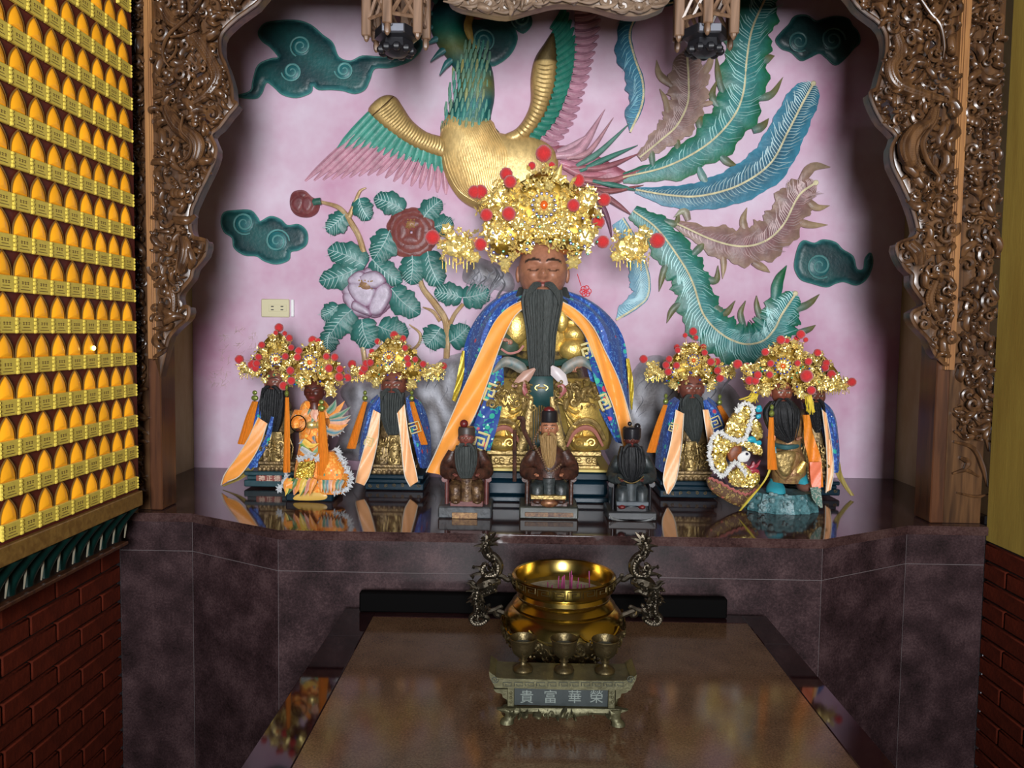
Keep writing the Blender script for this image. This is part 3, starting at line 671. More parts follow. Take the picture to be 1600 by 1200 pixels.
tail([(998, 248), (1030, 222), (1056, 198), (1072, 165), (1074, 130), (1071, 78)], [6, 18, 26, 27, 30, 18], [6, 14, 24, 27, 32, 18], (.22, .12, .12), (.33, .22, .17), (.52, .38, .36),
     [((1045, 190), (1040, 160), (1030, 140), 5, (.36, .26, .16)), ((1050, 135), (1030, 118), (1025, 95), 6, (.36, .26, .16)), ((1095, 165), (1108, 162), (1120, 160), 4, (.36, .24, .16)), ((1098, 120), (1108, 100), (1112, 80), 6, (.36, .26, .16))], tip=False)
tail([(972, 279), (1040, 262), (1100, 230), (1140, 190), (1158, 150), (1164, 95), (1172, 50), (1190, 8), (1205, -20)], [6, 20, 34, 36, 34, 30, 10], [8, 26, 32, 34, 34, 30, 10], TQ, GRN, (.36, .64, .60),
     [((1130, 150), (1122, 120), (1118, 88), 6, OLV), ((1122, 168), (1112, 150), (1120, 125), 6, OLV), ((1095, 205), (1092, 190), (1097, 180), 6, OLV), ((1182, 155), (1205, 148), (1222, 122), 6, OLV), ((1175, 205), (1190, 198), (1200, 186), 7, OLV), ((1125, 245), (1138, 255), (1152, 261), 6, OLV), ((1190, 100), (1200, 92), (1209, 89), 6, OLV), ((1020, 262), (1018, 235), (1030, 215), 5, OLV), ((1055, 245), (1058, 225), (1052, 208), 5, OLV), ((1090, 262), (1100, 282), (1110, 290), 6, (.2, .3, .26))])
tail([(992, 298), (1040, 306), (1090, 308), (1150, 292), (1200, 258), (1228, 208), (1250, 165), (1268, 133)], [4, 14, 22, 30, 32, 28, 26, 22], [4, 16, 20, 26, 30, 28, 24, 20], (.012, .085, .14), (.05, .22, .32), (.50, .68, .70), waviness=.04, barbs=80)
tail([(1056, 351), (1114, 377), (1158, 386), (1194, 377), (1221, 352), (1240, 315), (1252, 300), (1272, 287)], [6, 24, 30, 32, 30, 28, 22, 12], [5, 20, 28, 30, 28, 28, 24, 12], (.19, .085, .095), (.28, .18, .13), (.58, .42, .41),
     [((1128, 395), (1130, 415), (1128, 436), 5, (.34, .24, .14)), ((1175, 410), (1190, 418), (1202, 426), 6, (.34, .24, .14)), ((1240, 345), (1265, 352), (1292, 352), 6, (.34, .24, .14)), ((1165, 365), (1160, 345), (1166, 325), 6, (.34, .24, .14)), ((1258, 312), (1275, 325), (1295, 322), 6, (.34, .24, .14)), ((1250, 285), (1268, 262), (1296, 262), 8, (.34, .24, .16)), ((1075, 345), (1068, 330), (1052, 340), 6, (.3, .3, .2))])
tail([(988, 331), (1026, 360), (1064, 412), (1081, 445), (1097, 492), (1125, 522), (1158, 537), (1188, 533), (1207, 514), (1218, 492), (1240, 459)], [10, 22, 28, 28, 30, 30, 30, 32, 32, 30, 22], [10, 26, 30, 30, 34, 34, 36, 36, 34, 32, 24], (.03, .19, .20), (.012, .13, .06), (.38, .68, .66),
     [((1045, 405), (1035, 430), (1029, 456), 6, OLV), ((1068, 470), (1050, 485), (1041, 505), 6, OLV), ((1105, 470), (1130, 490), (1148, 470), 7, OLV), ((1100, 435), (1118, 438), (1121, 415), 6, OLV), ((1080, 400), (1095, 385), (1102, 373), 6, OLV), ((1162, 512), (1156, 490), (1164, 470), 5, OLV), ((1190, 505), (1182, 480), (1181, 462), 5, OLV), ((1210, 470), (1215, 440), (1228, 415), 9, GRN), ((1240, 485), (1262, 475), (1279, 460), 6, OLV), ((1035, 345), (1055, 350), (1060, 330), 6, OLV), ((1245, 520), (1262, 515), (1273, 508), 5, OLV)], barbs=120)
tail([(972, 342), (995, 380), (1006, 410), (1013, 440), (1010, 464), (995, 479), (962, 500)], [3]*7, [18, 24, 26, 30, 26, 20, 14], (.07, .27, .38), (.03, .18, .28), (.30, .55, .62), tip=False, waviness=.05)
# peony
pe = thing('peony_relief', W(600, 430, YB-.03), 'painted peony bush relief with gilded stems, red and lavender blooms', 'relief')
def stem(pts, r):
    mb = MB(); mb.c = (.60, .42, .22); q = P3(catmull(pts, 6), .010); mb.tube(q, r, 8, cols=[lerp(A(.62, .44, .24), A(.50, .32, .15), .5+.5*math.sin(i*.7)) for i in range(len(q))]); mb.build('stem', PAINTG, pe)
stem([(569, 395), (561, 369), (546, 344), (530, 325), (502, 316)], [.012, .011, .012, .009, .006])
stem([(546, 340), (555, 319), (563, 300), (573, 294)], [.010, .008, .006, .002])
stem([(655, 425), (661, 450), (680, 475), (696, 500), (699, 531), (698, 560)], [.008, .011, .013, .013, .012, .012])
stem([(700, 514), (711, 491), (724, 475)], [.009, .008, .007]); stem([(661, 480), (677, 487), (688, 502)], [.002, .007, .007])
stem([(562, 520), (568, 545), (572, 575)], [.008, .010, .010]); stem([(640, 507), (657, 522), (652, 541), (625, 556)], [.002, .006, .006, .005])
def leaf(b_, t_, w, parent=pe):
    b_ = A(*b_)/3.2+A(330, 250); t_ = A(*t_)/3.2+A(330, 250); w = w/3.2*PXM*.66; d = t_-b_; nrm2 = A(-d[1], d[0])
    sg = rnd.choice((-1, 1)); sp = catmull([b_, b_+d*.35+nrm2*.05*sg, b_+d*.7+nrm2*.04*sg, t_], 9); pts = P3(sp); n = len(pts); u = np.linspace(0, 1, n)
    pts[:, 1] -= .012+.008*np.sin(u*math.pi)
    pr = 1.75*np.clip(u+.03, 0, 1)**.42*np.clip(1-u, 0, 1)**.62*(1+.10*np.sin(u*17)+.05*np.sin(u*41)); pr[-1] = .015
    mb = MB(); mb.blade(pts, w*pr, w*pr, NRM, .2, .014, colf=lambda t, o: lerp(A(.05, .21, .19), A(.012, .095, .075), min(1, abs(o)**1.4)*.9+.1*t)); lf = mb.build('leaf', PAINT, parent)
    v = MB(); v.c = (.46, .64, .62); T = unit(P3([t_])[0]-P3([b_])[0]); S = np.cross(T, A(*NRM)); v.tube(pts-A(0, .2*w+.001, 0)*1., [.0022, .0018, .0008], 4, False)
    for k in range(1, 8):
        i = int(k/9*n)
        for s_ in (-1, 1):
            ww = w*pr[i]; e = pts[i]+S*s_*ww*.75+T*ww*.7; v.tube(np.array([pts[i]-A(0, .2*w+.0005, 0), (pts[i]+e)/2-A(0, .16*w+.001, 0)-T*ww*.06, e-A(0, .07*w, 0)]), [.0014, .0013, .0004], 3, False)
    v.build('veins', PAINT, lf)
for q in [((675, 275), (580, 360), 90), ((745, 195), (795, 302), 85), ((965, 255), (815, 195), 95), ((1060, 300), (1155, 205), 90), ((1120, 340), (1215, 330), 90), ((900, 355), (815, 505), 120), ((775, 530), (585, 450), 115), ((735, 545), (543, 608), 105), ((810, 500), (957, 612), 95), ((1010, 480), (1000, 625), 115), ((1085, 460), (1150, 632), 115),
          ((905, 645), (1045, 772), 115), ((710, 750), (595, 895), 120), ((640, 730), (555, 790), 80), ((600, 860), (592, 965), 85), ((760, 795), (805, 940), 120), ((840, 830), (990, 870), 120), ((1255, 690), (1115, 665), 95), ((1260, 690), (1395, 655), 105), ((1150, 840), (1075, 930), 115), ((1195, 910), (1290, 830), 110)]: leaf(*q)
def petal(parent, c, ang, r0, r1, w, off, cin, cout, lift=.01):
    d = A(math.cos(ang), math.sin(ang)); n_ = A(-d[1], d[0]); c = A(*c); L = r1-r0
    out = [c+d*r0+n_*w*.35, c+d*(r0+L*.45)+n_*w*.95, c+d*(r0+L*.85)+n_*w*.75, c+d*(r1)+n_*w*.22, c+d*(r1*.97)-n_*w*.1, c+d*(r0+L*.88)-n_*w*.72, c+d*(r0+L*.45)-n_*w*.95, c+d*r0-n_*w*.35]
    cw = W(*(c+d*r0), YB)[[0, 2]]; Lm = L*PXM
    mb = MB(); mb.puff(xz(catmull(out, 3, True)), YW-off, lift, .02, .008, colf=lambda x, z, t: lerp(A(*cout), A(*cin), min(1, t*1.3)), back=off*.7); return mb.build('petal', PAINT, parent)
# each bloom is a part, its petals sub-parts
def bloom(c, r, cin, cout, core_c, layers, name):
    mb = MB(); mb.c = tuple(core_c); mb.ell(W(c[0], c[1]-r*.30, YB)-A(0, .026, 0), (r*PXM*.30, .018, r*PXM*.22), 12, 8)
    for k in range(14):
        x = c[0]+rnd.uniform(-.26, .26)*r; y = c[1]-r*.30+rnd.uniform(-.16, .16)*r; mb.c = (.45, .28, .10); mb.ell(W(x, y, YB)-A(0, .043, 0), (.003, .005, .003), 5, 4)
    f = mb.build(name, PAINT, pe)
    for n, r0, r1, w, off, lift, ph_ in layers:
        for k in range(n):
            a = ph_+k/n*2*math.pi+rnd.uniform(-.08, .08); petal(f, c, a, r*r0, r*r1*(1+rnd.uniform(-.05, .05)), r*w, off, cin, cout, lift)
    return f
bloom((644, 364), 40, (.15, .028, .026), (.33, .11, .09), (.30, .14, .06), [(7, .25, 1.02, .56, 0, .02, .2), (6, .15, .80, .50, .012, .018, .5), (4, .08, .56, .44, .022, .018, .1)], 'red_bloom')
f3 = bloom((575, 458), 41, (.46, .37, .47), (.24, .10, .17), (.30, .17, .10), [(8, .3, 1.0, .46, 0, .02, .3)], 'lavender_bloom')
for pts, off in (([(545, 448), (560, 440), (590, 452), (578, 480), (556, 470)], .016), ([(578, 478), (590, 450), (606, 442), (614, 462), (598, 490), (582, 492)], .018), ([(556, 470), (578, 482), (582, 494), (566, 490), (552, 482)], .022), ([(564, 432), (590, 424), (606, 440), (590, 452), (572, 448)], .024), ([(546, 436), (562, 424), (574, 430), (570, 446), (550, 446)], .018)):
    mb = MB(); mb.puff(xz(catmull(pts, 4, True)), YW-off, .018, .018, .008, colf=lambda x, z, t: lerp(A(.25, .10, .18), A(.50, .42, .52), min(1, t*2)), back=off*.7); mb.build('petal', PAINT, f3)
bud = MB(); bud.puff(xz(catmull([(454, 312), (460, 300), (476, 298), (488, 308), (500, 316), (497, 332), (484, 340), (466, 338), (456, 328)], 4, True)), YW, .03, .03, .008, colf=lambda x, z, t: lerp(A(.24, .06, .06), A(.12, .025, .03), t)); bud = bud.build('bud', PAINT, pe)
for pts in ([(458, 316), (470, 306), (480, 316), (472, 334), (460, 328)], [(474, 312), (488, 308), (494, 322), (484, 336), (474, 328)], [(466, 302), (478, 300), (486, 308), (474, 314)]):
    mb = MB(); mb.puff(xz(catmull(pts, 4, True)), YW-.02, .016, .014, .007, colf=lambda x, z, t: lerp(A(.32, .12, .11), A(.15, .03, .035), min(1, t*1.6)), back=.012); mb.build('petal', PAINT, bud)
mb = MB(); mb.c = (.02, .10, .07); mb.blade(P3(catmull([(504, 316), (494, 318), (486, 326)], 5), .03), [.012, .012, .002], [.012, .012, .002], NRM, .4, .012); mb.build('sepal', PAINT, bud)
# grey scholar's rocks
def rock(pts, label, seed):
    r2 = random.Random(seed); t = thing('rock_relief', W(*np.mean(pts, 0), YB), label, 'relief', 'grey rock reliefs behind the statues')
    mb = MB(); mb.puff(xz(catmull(pts, 4, True)), YW, .024, .07, .010, colf=lambda x, z, tt: lerp(A(.46, .40, .46), lerp(A(.10, .085, .09), A(.42, .42, .47), .5+.5*math.sin(x*34+z*14+2.6*math.sin(z*17+x*9)+1.3*math.sin(x*61))), min(1, tt*2.2)), edge=.1); mb.build('rock_body', PAINT, t)
    P = np.array(pts); lo, hi = P.min(0)+12, P.max(0)-14; m2 = MB()
    for k in range(22):
        x, y = r2.uniform(lo[0], hi[0]), r2.uniform(lo[1], hi[1]); L = r2.uniform(20, 48)
        m2.c = tuple(A(.42, .42, .46)*r2.uniform(.45, 1.1)); m2.tube(P3(catmull([(x, y), (x+6, y+L*.3), (x-3, y+L*.65), (x-8, y+L)], 5), .022), [.001, .006, .005, .001], 5, False, squash=.5)
    tag(m2.build('rock_ridges', PAINT, t), kind='stuff')
LIM['z'] = ALT+.001
rock([(536, 718), (528, 690), (545, 645), (532, 612), (556, 592), (600, 600), (640, 600), (676, 572), (702, 556), (740, 554), (770, 600), (765, 718)], 'grey brown swirling rock relief behind the statues left of centre', 3)
rock([(955, 726), (975, 620), (990, 578), (1015, 556), (1046, 562), (1062, 600), (1130, 596), (1160, 630), (1168, 680), (1150, 726)], 'dark grey rock relief behind the statues right of centre', 4)
rock([(724, 440), (728, 412), (742, 402), (770, 410), (800, 430), (800, 455), (760, 450)], 'small grey brown rock relief beside the big crown', 5)
LIM['z'] = None
# socket, inscription
so = thing('wall_socket', W(434, 497, YB-.008), 'cream double wall socket with a white strip on its right', 'socket')
IV = M('ivory_plastic', (.62, .56, .36), .4); IVD = M('socket_slot', (.03, .03, .03), .6); WHT = M('white_plastic', (.85, .85, .85), .3)
a, b = W(409, 467, YB), W(453, 496, YB); MB().box(a[0], b[0], YB-.009, YB-.001, b[2], a[2], .003).build('face_plate', IV, so)
a, b = W(421, 476, YB), W(449, 487, YB); MB().box(a[0], b[0], YB-.011, YB-.009, b[2], a[2], .001).build('insert', IV, so)
for x in (427, 442):
    for y in (479, 484):
        a = W(x, y, YB); MB().box(a[0]-.005, a[0]+.005, YB-.0116, YB-.011, a[2]-.002, a[2]+.002).build('slot', IVD, so, smooth=False)
a, b = W(456, 468, YB), W(460.5, 495, YB); MB().box(a[0], b[0], YB-.014, YB-.001, b[2], a[2], .002).build('side_strip', WHT, so)
ins = MB(); r2 = random.Random(11)
for gx, gys in ((352, (528, 545, 562, 582, 598)), (375, (518, 536, 556, 574)), (398, (524, 540)), (335, (584, 600))):
    for gy in gys:
        for k in range(9):
            x, y = gx+r2.uniform(-7, 7), gy+r2.uniform(-6, 6); a_ = r2.choice((0, 0, 1.57, 1.57, .7, 2.3))+r2.uniform(-.2, .2); L = r2.uniform(2, 5)
            ins.tube(P3([(x-L*math.cos(a_), y-L*math.sin(a_)), (x+L*math.cos(a_), y+L*math.sin(a_))], .0008), .0013*r2.uniform(.5, 1), 4, True, .4)
tag(ins.build('wall_inscription', M('worn_gold_leaf', (.62, .54, .40), .5, .2, var=.3, scale=60)), 'worn gold brushed writing on pink wall below the socket', 'inscription')

LIM['y'] = None
# ------------------------------------------------------------------ carved woodwork of the niche front
YP = Y2+.02
def inpoly(x, y, P):
    c = False; n = len(P); j = n-1
    for i in range(n):
        if (P[i][1] > y) != (P[j][1] > y) and x < (P[j][0]-P[i][0])*(y-P[i][1])/((P[j][1]-P[i][1]) or 1e-9)+P[i][0]: c = not c
        j = i
    return c
def edged(x, y, P):
    Q = np.asarray(P); B = np.roll(Q, -1, 0); ab = B-Q; t = np.clip((((x, y)-Q)*ab).sum(1)/np.maximum((ab*ab).sum(1), 1e-9), 0, 1)
    return np.linalg.norm((x, y)-Q-t[:, None]*ab, axis=1).min()
def carve(mb, poly, Y, n, rg, s=1., base=.012, curl=.5):
    """deep relief: scrolls, curled leaves, beads and scales packed inside the outline"""
    P = np.asarray(poly, float); lo, hi = P.min(0), P.max(0); px = Y/F_PX; done = 0; tries = 0; pts = []
    while done < n and tries < n*40:
        tries += 1; x, y = rg.uniform(lo[0], hi[0]), rg.uniform(lo[1], hi[1])
        if not inpoly(x, y, P): continue
        d = edged(x, y, P); r = rg.choice((5, 7, 9, 12, 15))*s
        if d < r*.55 or any((x-a)**2+(y-b)**2 < (.5*(r+c))**2 for a, b, c in pts): continue
        pts.append((x, y, r)); done += 1
        h = base+rg.uniform(0, .022); k = rg.random(); a0 = rg.uniform(0, 6.28); sg = rg.choice((-1, 1))
        if k < curl*.62:
            sp = spiral((x, y), r, rg.uniform(1., 1.7), a0, sg, 16); q = np.array([W(u, v, Y) for u, v in sp]); q[:, 1] -= h+np.linspace(0, .012, len(q))
            mb.tube(q, [r*px*.28, r*px*.30, r*px*.24, r*px*.14], 6)
        elif k < curl+.33:
            L = r*1.6; c, sn = math.cos(a0), math.sin(a0)
            q = [(x-L*c*.8, y-L*sn*.8), (x-L*c*.2-sn*L*.25*sg, y-L*sn*.2+c*L*.25*sg), (x+L*c*.5, y+L*sn*.5), (x+L*c*.75+sn*L*.35*sg, y+L*sn*.75-c*L*.35*sg)]
            q = np.array([W(u, v, Y) for u, v in catmull(q, 4)]); q[:, 1] -= h+.014*np.sin(np.linspace(0, 2.6, len(q)))
            w = r*px; mb.blade(q, [w*.2, w*.5, w*.42, w*.05], [w*.2, w*.5, w*.42, w*.05], NRM, .7, .014)
        elif k < curl+.41:
            for i in range(3):
                u, v = x+math.cos(a0)*r*.5*(i-1), y+math.sin(a0)*r*.5*(i-1); w = r*px*.55
                mb.ell(W(u, v, Y)-A(0, h+.003*i, 0), (w, w*.55, w), 10, 6)
                q = [(u+math.cos(b)*r*.5, v+math.sin(b)*r*.5) for b in np.linspace(a0-1.2, a0+1.2, 7)]; q = np.array([W(*z, Y) for z in q]); q[:, 1] -= h+.006+.003*i; mb.tube(q, r*px*.10, 4)
        else:
            w = r*px*.7; mb.ell(W(x, y, Y)-A(0, h, 0), (w*.38, w*.5, w*1.25), 9, 6, R=rotm((0, 1, 0), a0))
    return mb
LB = [(243, -40), (420, -40), (410, 0), (392, 17), (375, 29), (357, 45), (347, 60), (347, 85), (355, 105), (364, 135), (366, 158), (372, 165), (360, 180), (345, 200), (332, 212), (340, 232), (337, 252), (327, 275), (316, 297), (308, 315), (302, 330), (300, 355), (305, 371), (320, 375), (326, 380), (322, 400), (305, 421), (301, 435), (285, 455), (281, 465), (285, 480), (297, 480), (296, 497), (280, 512), (267, 527), (260, 547), (240, 560)]
RB = [(1497, -40), (1318, -40), (1330, 0), (1347, 20), (1370, 37), (1382, 57), (1382, 87), (1373, 117), (1367, 140), (1357, 147), (1363, 167), (1377, 193), (1397, 213), (1390, 233), (1392, 260), (1407, 290), (1420, 320), (1430, 353), (1428, 370), (1400, 382), (1401, 400), (1412, 420), (1422, 430), (1422, 445), (1435, 465), (1442, 477), (1422, 489), (1426, 507), (1447, 530), (1457, 552), (1476, 570), (1484, 560)]
LHOLES = [[(305, 118), (318, 112), (328, 120), (324, 132), (312, 130)], [(252, 70), (262, 66), (264, 88), (254, 94)], [(255, 128), (275, 122), (282, 132), (268, 140), (254, 140)], [(312, 180), (336, 178), (344, 188), (330, 202), (316, 196)], [(312, 258), (322, 244), (328, 250), (318, 270)]]
RHOLES = [[(1425, 65), (1445, 60), (1462, 70), (1450, 82), (1430, 82)], [(1404, 112), (1422, 106), (1430, 118), (1412, 125)], [(1368, 165), (1386, 158), (1402, 176), (1392, 194), (1376, 185)], [(1455, 112), (1480, 112), (1484, 128), (1460, 130)], [(1440, 308), (1452, 304), (1450, 318)]]
def bracket(pol, holes, label, rg, hand):
    t = thing('carved_bracket', W(*np.mean(pol, 0), YP), label, 'bracket', 'carved brackets of the niche')
    c3 = lambda ps, k=3: np.array([W(x, y, YP)[[0, 2]] for x, y in catmull(ps, k, True)])
    mb = MB(); mb.puff(c3(pol, 2), YP+.008, .012, .02, .016, holes=[c3(h) for h in holes], back=.03); mb.build('openwork_plate', WOODC, t)
    e = np.array([W(x, y, YP) for x, y in catmull(pol[1:], 4)]); e[:, 1] -= .012; m2 = MB(); m2.tube(e, .006, 6); m2.build('moulded_edge', WOODC, t)
    m3 = MB()
    for pts, r, off in hand:
        q = np.array([W(x, y, YP) for x, y in catmull(pts, 7)]); q[:, 1] -= off; m4 = MB(); m4.tube(q, r, 9, squash=.8); m4.build('carved_body', WOODC, t)
        if max(r) > .012:      # scales along a body
            for i in range(1, len(q)-1, 1):
                w = interp(r, len(q))[i]
                m3.ell(q[i]-A(0, w*.75, 0), (w*.42, w*.25, w*.42), 6, 4); m3.ell(q[i]-A(w*.5, w*.5, 0), (w*.4, w*.25, w*.4), 6, 4); m3.ell(q[i]-A(-w*.5, w*.5, 0), (w*.4, w*.25, w*.4), 6, 4)
    carve(m3, pol, YP, 330, rg, .9, .006)
    for h in holes:
        q = np.array([W(x, y, YP) for x, y in catmull(h+[h[0]], 4)]); q[:, 1] -= .014; m3.tube(q, .005, 5)
    tag(m3.build('scroll_carving', WOODC, t), kind='stuff'); return t
hl = [([(268, 172), (278, 190), (290, 206), (308, 218), (318, 232), (314, 252), (300, 268)], [.014, .022, .026, .03, .026, .02, .01], .035),
      ([(330, -5), (318, 20), (296, 44), (276, 62), (266, 84), (268, 102), (276, 114)], [.004, .006, .006, .006, .006, .005, .002], .045), ([(320, 55), (300, 64), (278, 68)], [.004, .006, .004], .048), ([(288, 78), (286, 92), (274, 106)], [.003, .005, .003], .05),
      ([(262, 20), (275, 40), (300, 52), (320, 75), (335, 100), (345, 125), (330, 150), (300, 168)], [.018, .022, .024, .024, .02, .02, .018, .01], .02),
      ([(300, 190), (298, 212), (312, 230), (308, 252), (292, 262)], [.004, .006, .006, .006, .003], .06), ([(292, 372), (297, 392), (292, 412), (286, 428)], [.016, .024, .02, .012], .025), ([(322, 382), (316, 402), (304, 418)], [.004, .008, .003], .02), ([(262, 440), (276, 462), (276, 492)], [.01, .014, .008], .02)]
hr = [([(1450, 175), (1440, 198), (1420, 212), (1408, 232), (1412, 255), (1430, 272)], [.014, .022, .03, .032, .026, .012], .035), ([(1440, 205), (1425, 230), (1432, 258), (1450, 282)], [.006, .009, .009, .004], .06), ([(1420, 0), (1440, 30), (1456, 50), (1462, 80), (1460, 100)], [.004, .006, .006, .005, .002], .045),
      ([(1470, 10), (1452, 40), (1436, 34)], [.003, .006, .004], .045), ([(1395, 60), (1400, 85), (1385, 110), (1395, 135), (1430, 150), (1470, 160)], [.016, .02, .022, .022, .02, .012], .02), ([(1412, 382), (1425, 395), (1430, 415)], [.022, .024, .014], .025), ([(1456, 440), (1446, 470), (1460, 500)], [.012, .015, .008], .02)]
bracket(LB, LHOLES, 'scrolling carved wooden bracket beside the lamp wall', random.Random(21), hl)
bracket(RB, RHOLES, 'scrolling carved wooden bracket beside the yellow wall', random.Random(22), hr)
# pillars: carved face, orange strip, plain post
def pillar(x0, x1, xs0, xs1, xp0, xp1, label, pol, rg, topdown):
    t = thing('carved_pillar', (x0*.5+x1*.5, YP+.03, ALT), label, 'pillar')
    ZT = 2.56
    MB().box(x0, x1, YP+.012, YP+.09, ALT+.001, ZT).build('panel_board', WOODC, t, smooth=False)
    MB().box(xp0, xp1, YP+.004, YP+.10, ALT+.001, ZT, .003).build('post', WOODD, t, smooth=False)
    st = MB(); zc = W(235, 560, YP)[2]
    for i, (o, w) in enumerate(((0, .0), (.004, .004), (.008, .008))): st.box(xs0+w, xs1-w, YP-.012-o, YP+.004, zc if topdown else zc-.02, ZT)
    st.build('fluted_strip', WOODL, t, smooth=False)
    mb = MB(); carve(mb, pol, YP+.012, 260, rg, .85, .002, .6)
    tag(mb.build('panel_carving', WOODC, t), kind='stuff')
    return t
xL = [W(x, 300, YP)[0] for x in (205, 231, 231, 244, 226, 246)]
pillar(xL[0], xL[1], xL[2], xL[3], xL[4], xL[5], 'carved wooden pillar with orange strip, next to the lamp wall', [(204, -40), (229, -40), (229, 785), (212, 785), (204, 760)], random.Random(31), True)
xR = [W(x, 300, YP)[0] for x in (1500, 1563, 1486, 1501, 1478, 1500)]
pr_ = pillar(xR[0], min(xR[1], XR-.006), xR[2], xR[3], xR[4], xR[5], 'carved wooden pillar with orange strip, next to the yellow wall', [(1508, -40), (1566, -40), (1552, 690), (1488, 690)], random.Random(32), True)
mb = MB()
for pts, r in (([(1490, 640), (1510, 640), (1535, 670), (1545, 705)], .012), ([(1490, 690), (1520, 700), (1535, 730), (1542, 760)], .010), ([(1488, 740), (1510, 735), (1530, 745)], .008), ([(1495, 770), (1525, 776), (1545, 772)], .006), ([(1500, 715), (1512, 722), (1506, 735)], .012)):
    q = np.array([W(x, y, YP+.008) for x, y in catmull(pts, 6)]); mb.tube(q, [r*.5, r, r, r*.4], 7, squash=.7)
tag(mb.build('panel_carving', WOODC, pr_), kind='stuff')
# hanging canopy fringe over the middle
cp = [(694, -70), (698, -6), (712, 12), (745, 20), (790, 27), (830, 17), (872, 8), (920, 12), (960, 23), (992, 27), (1022, 20), (1042, 2), (1044, -70)]
PALEW = wood('pale_carved_wood', (.29, .20, .135), (.12, .075, .048), .4, 'X')
can = thing('carved_canopy', W(870, -40, YP), 'pale carved wooden canopy fringe at the top of the niche', 'canopy')
YC = YP+.03
mb = MB(); mb.puff(np.array([W(x, y, YC)[[0, 2]] for x, y in catmull(cp, 3, True)]), YC, .02, .03, .02, back=.03); mb.build('fringe_board', PALEW, can)
mb = MB()
for x in range(712, 1050, 26):
    y = np.interp(x, [p[0] for p in cp[1:-1]], [p[1] for p in cp[1:-1]])-12; q = np.array([W(*p, YC) for p in spiral((x, y), 13, 1.3, x*.3, 1 if x < 872 else -1)]); q[:, 1] -= .022; mb.tube(q, [.005, .007, .006, .004], 6)
    q = np.array([W(*p, YC) for p in catmull([(x-18, y+8), (x, y+10), (x+14, y+4), (x+24, y-10)], 5)]); q[:, 1] -= .026; mb.tube(q, [.002, .006, .006, .002], 6)
carve(mb, cp, YC, 60, random.Random(5), 1., .016)
tag(mb.build('fringe_scrolls', PALEW, can), kind='stuff')
MB().box(W(730, 0, YC)[0], W(1010, 0, YC)[0], YC, YC+.05, W(870, -60, YC)[2], 2.565).build('hanger_board', WOODD, can, smooth=False)
LANT = wood('lantern_wood', (.24, .14, .085), (.11, .06, .034), .4)
# hanging lanterns
def lantern(cx, label):
    YL = YP-.02; c = W(cx, 0, YL); px = YL/F_PX; t = thing('hanging_lantern', c, label, 'lantern', 'carved hanging lanterns')
    R = 46*px; z0 = W(cx, 44, YL)[2]; z1 = 2.62
    ang = [math.radians(60*k+22) for k in range(6)]
    LANW = LANT
    for k, a in enumerate(ang):
        x, y = c[0]+R*math.cos(a), c[1]+R*math.sin(a)
        mb = MB(); mb.box(x-.013, x+.013, y-.010, y+.010, z0-(.035 if k % 2 else .02), z1, .003); mb.ell((x, y, z0-.03), (.009, .009, .02), 6, 6); mb.build('corner_post', LANW, t)
        a2 = ang[(k+1) % 6]; x2, y2 = c[0]+R*math.cos(a2), c[1]+R*math.sin(a2); p, q = A(x, y, 0), A(x2, y2, 0); L = MB()
        def pt(u, z): return p*(1-u)+q*u+A(0, 0, z)
        h = .11
        for j in range(3):
            zb_ = z0+.01+j*h
            for u0, v0, u1, v1 in ((.12, 0, .88, h), (.88, 0, .12, h), (.12, 0, .88, 0), (.12, h*.5, .5, h*.98), (.5, h*.02, .88, h*.5)):
                L.tube(np.array([pt(u0, zb_+v0), pt((u0+u1)/2, zb_+(v0+v1)/2), pt(u1, zb_+v1)]), .0055, 5)
            L.lathe([(.0, .004), (.012, .004), (.012, -.004), (0, -.004)], pt(.5, zb_+h/2), 8)
        L.build('lattice_panel', LANW, t)
    lb = MB(); z = z0
    lb.lathe([(0, -.005), (R*.72, -.005), (R*.74, -.03), (R*.55, -.038), (R*.6, -.06), (R*.3, -.075), (0, -.078)], (c[0], c[1], z), 6)
    for k in range(9):
        a = k/9*6.28; lb.ell((c[0]+R*.5*math.cos(a), c[1]+R*.5*math.sin(a), z-.062), (.014, .014, .012), 6, 5)
    lb.build('dark_base', M('soot_black_wood', (.012, .012, .015), .4), t)
    a = MB(); a.box(c[0]-.03, c[0]+.03, c[1]-R*.72-.006, c[1]-R*.6, z-.032, z-.010, .002); a.build('metal_tag', M('dull_grey_metal', (.22, .23, .27), .4, .6), t)
    MB().lathe([(0, 0), (R*.98, 0), (R*.98, .03), (R*.4, .08), (.012, .1), (.012, .42), (0, .42)], (c[0], c[1], z1), 6).build('roof', WOODD, t)
lantern(620, 'carved wooden lantern hanging left of the canopy'); lantern(1103, 'carved wooden lantern hanging right of the canopy')
LIM['z'] = ALT+.0006
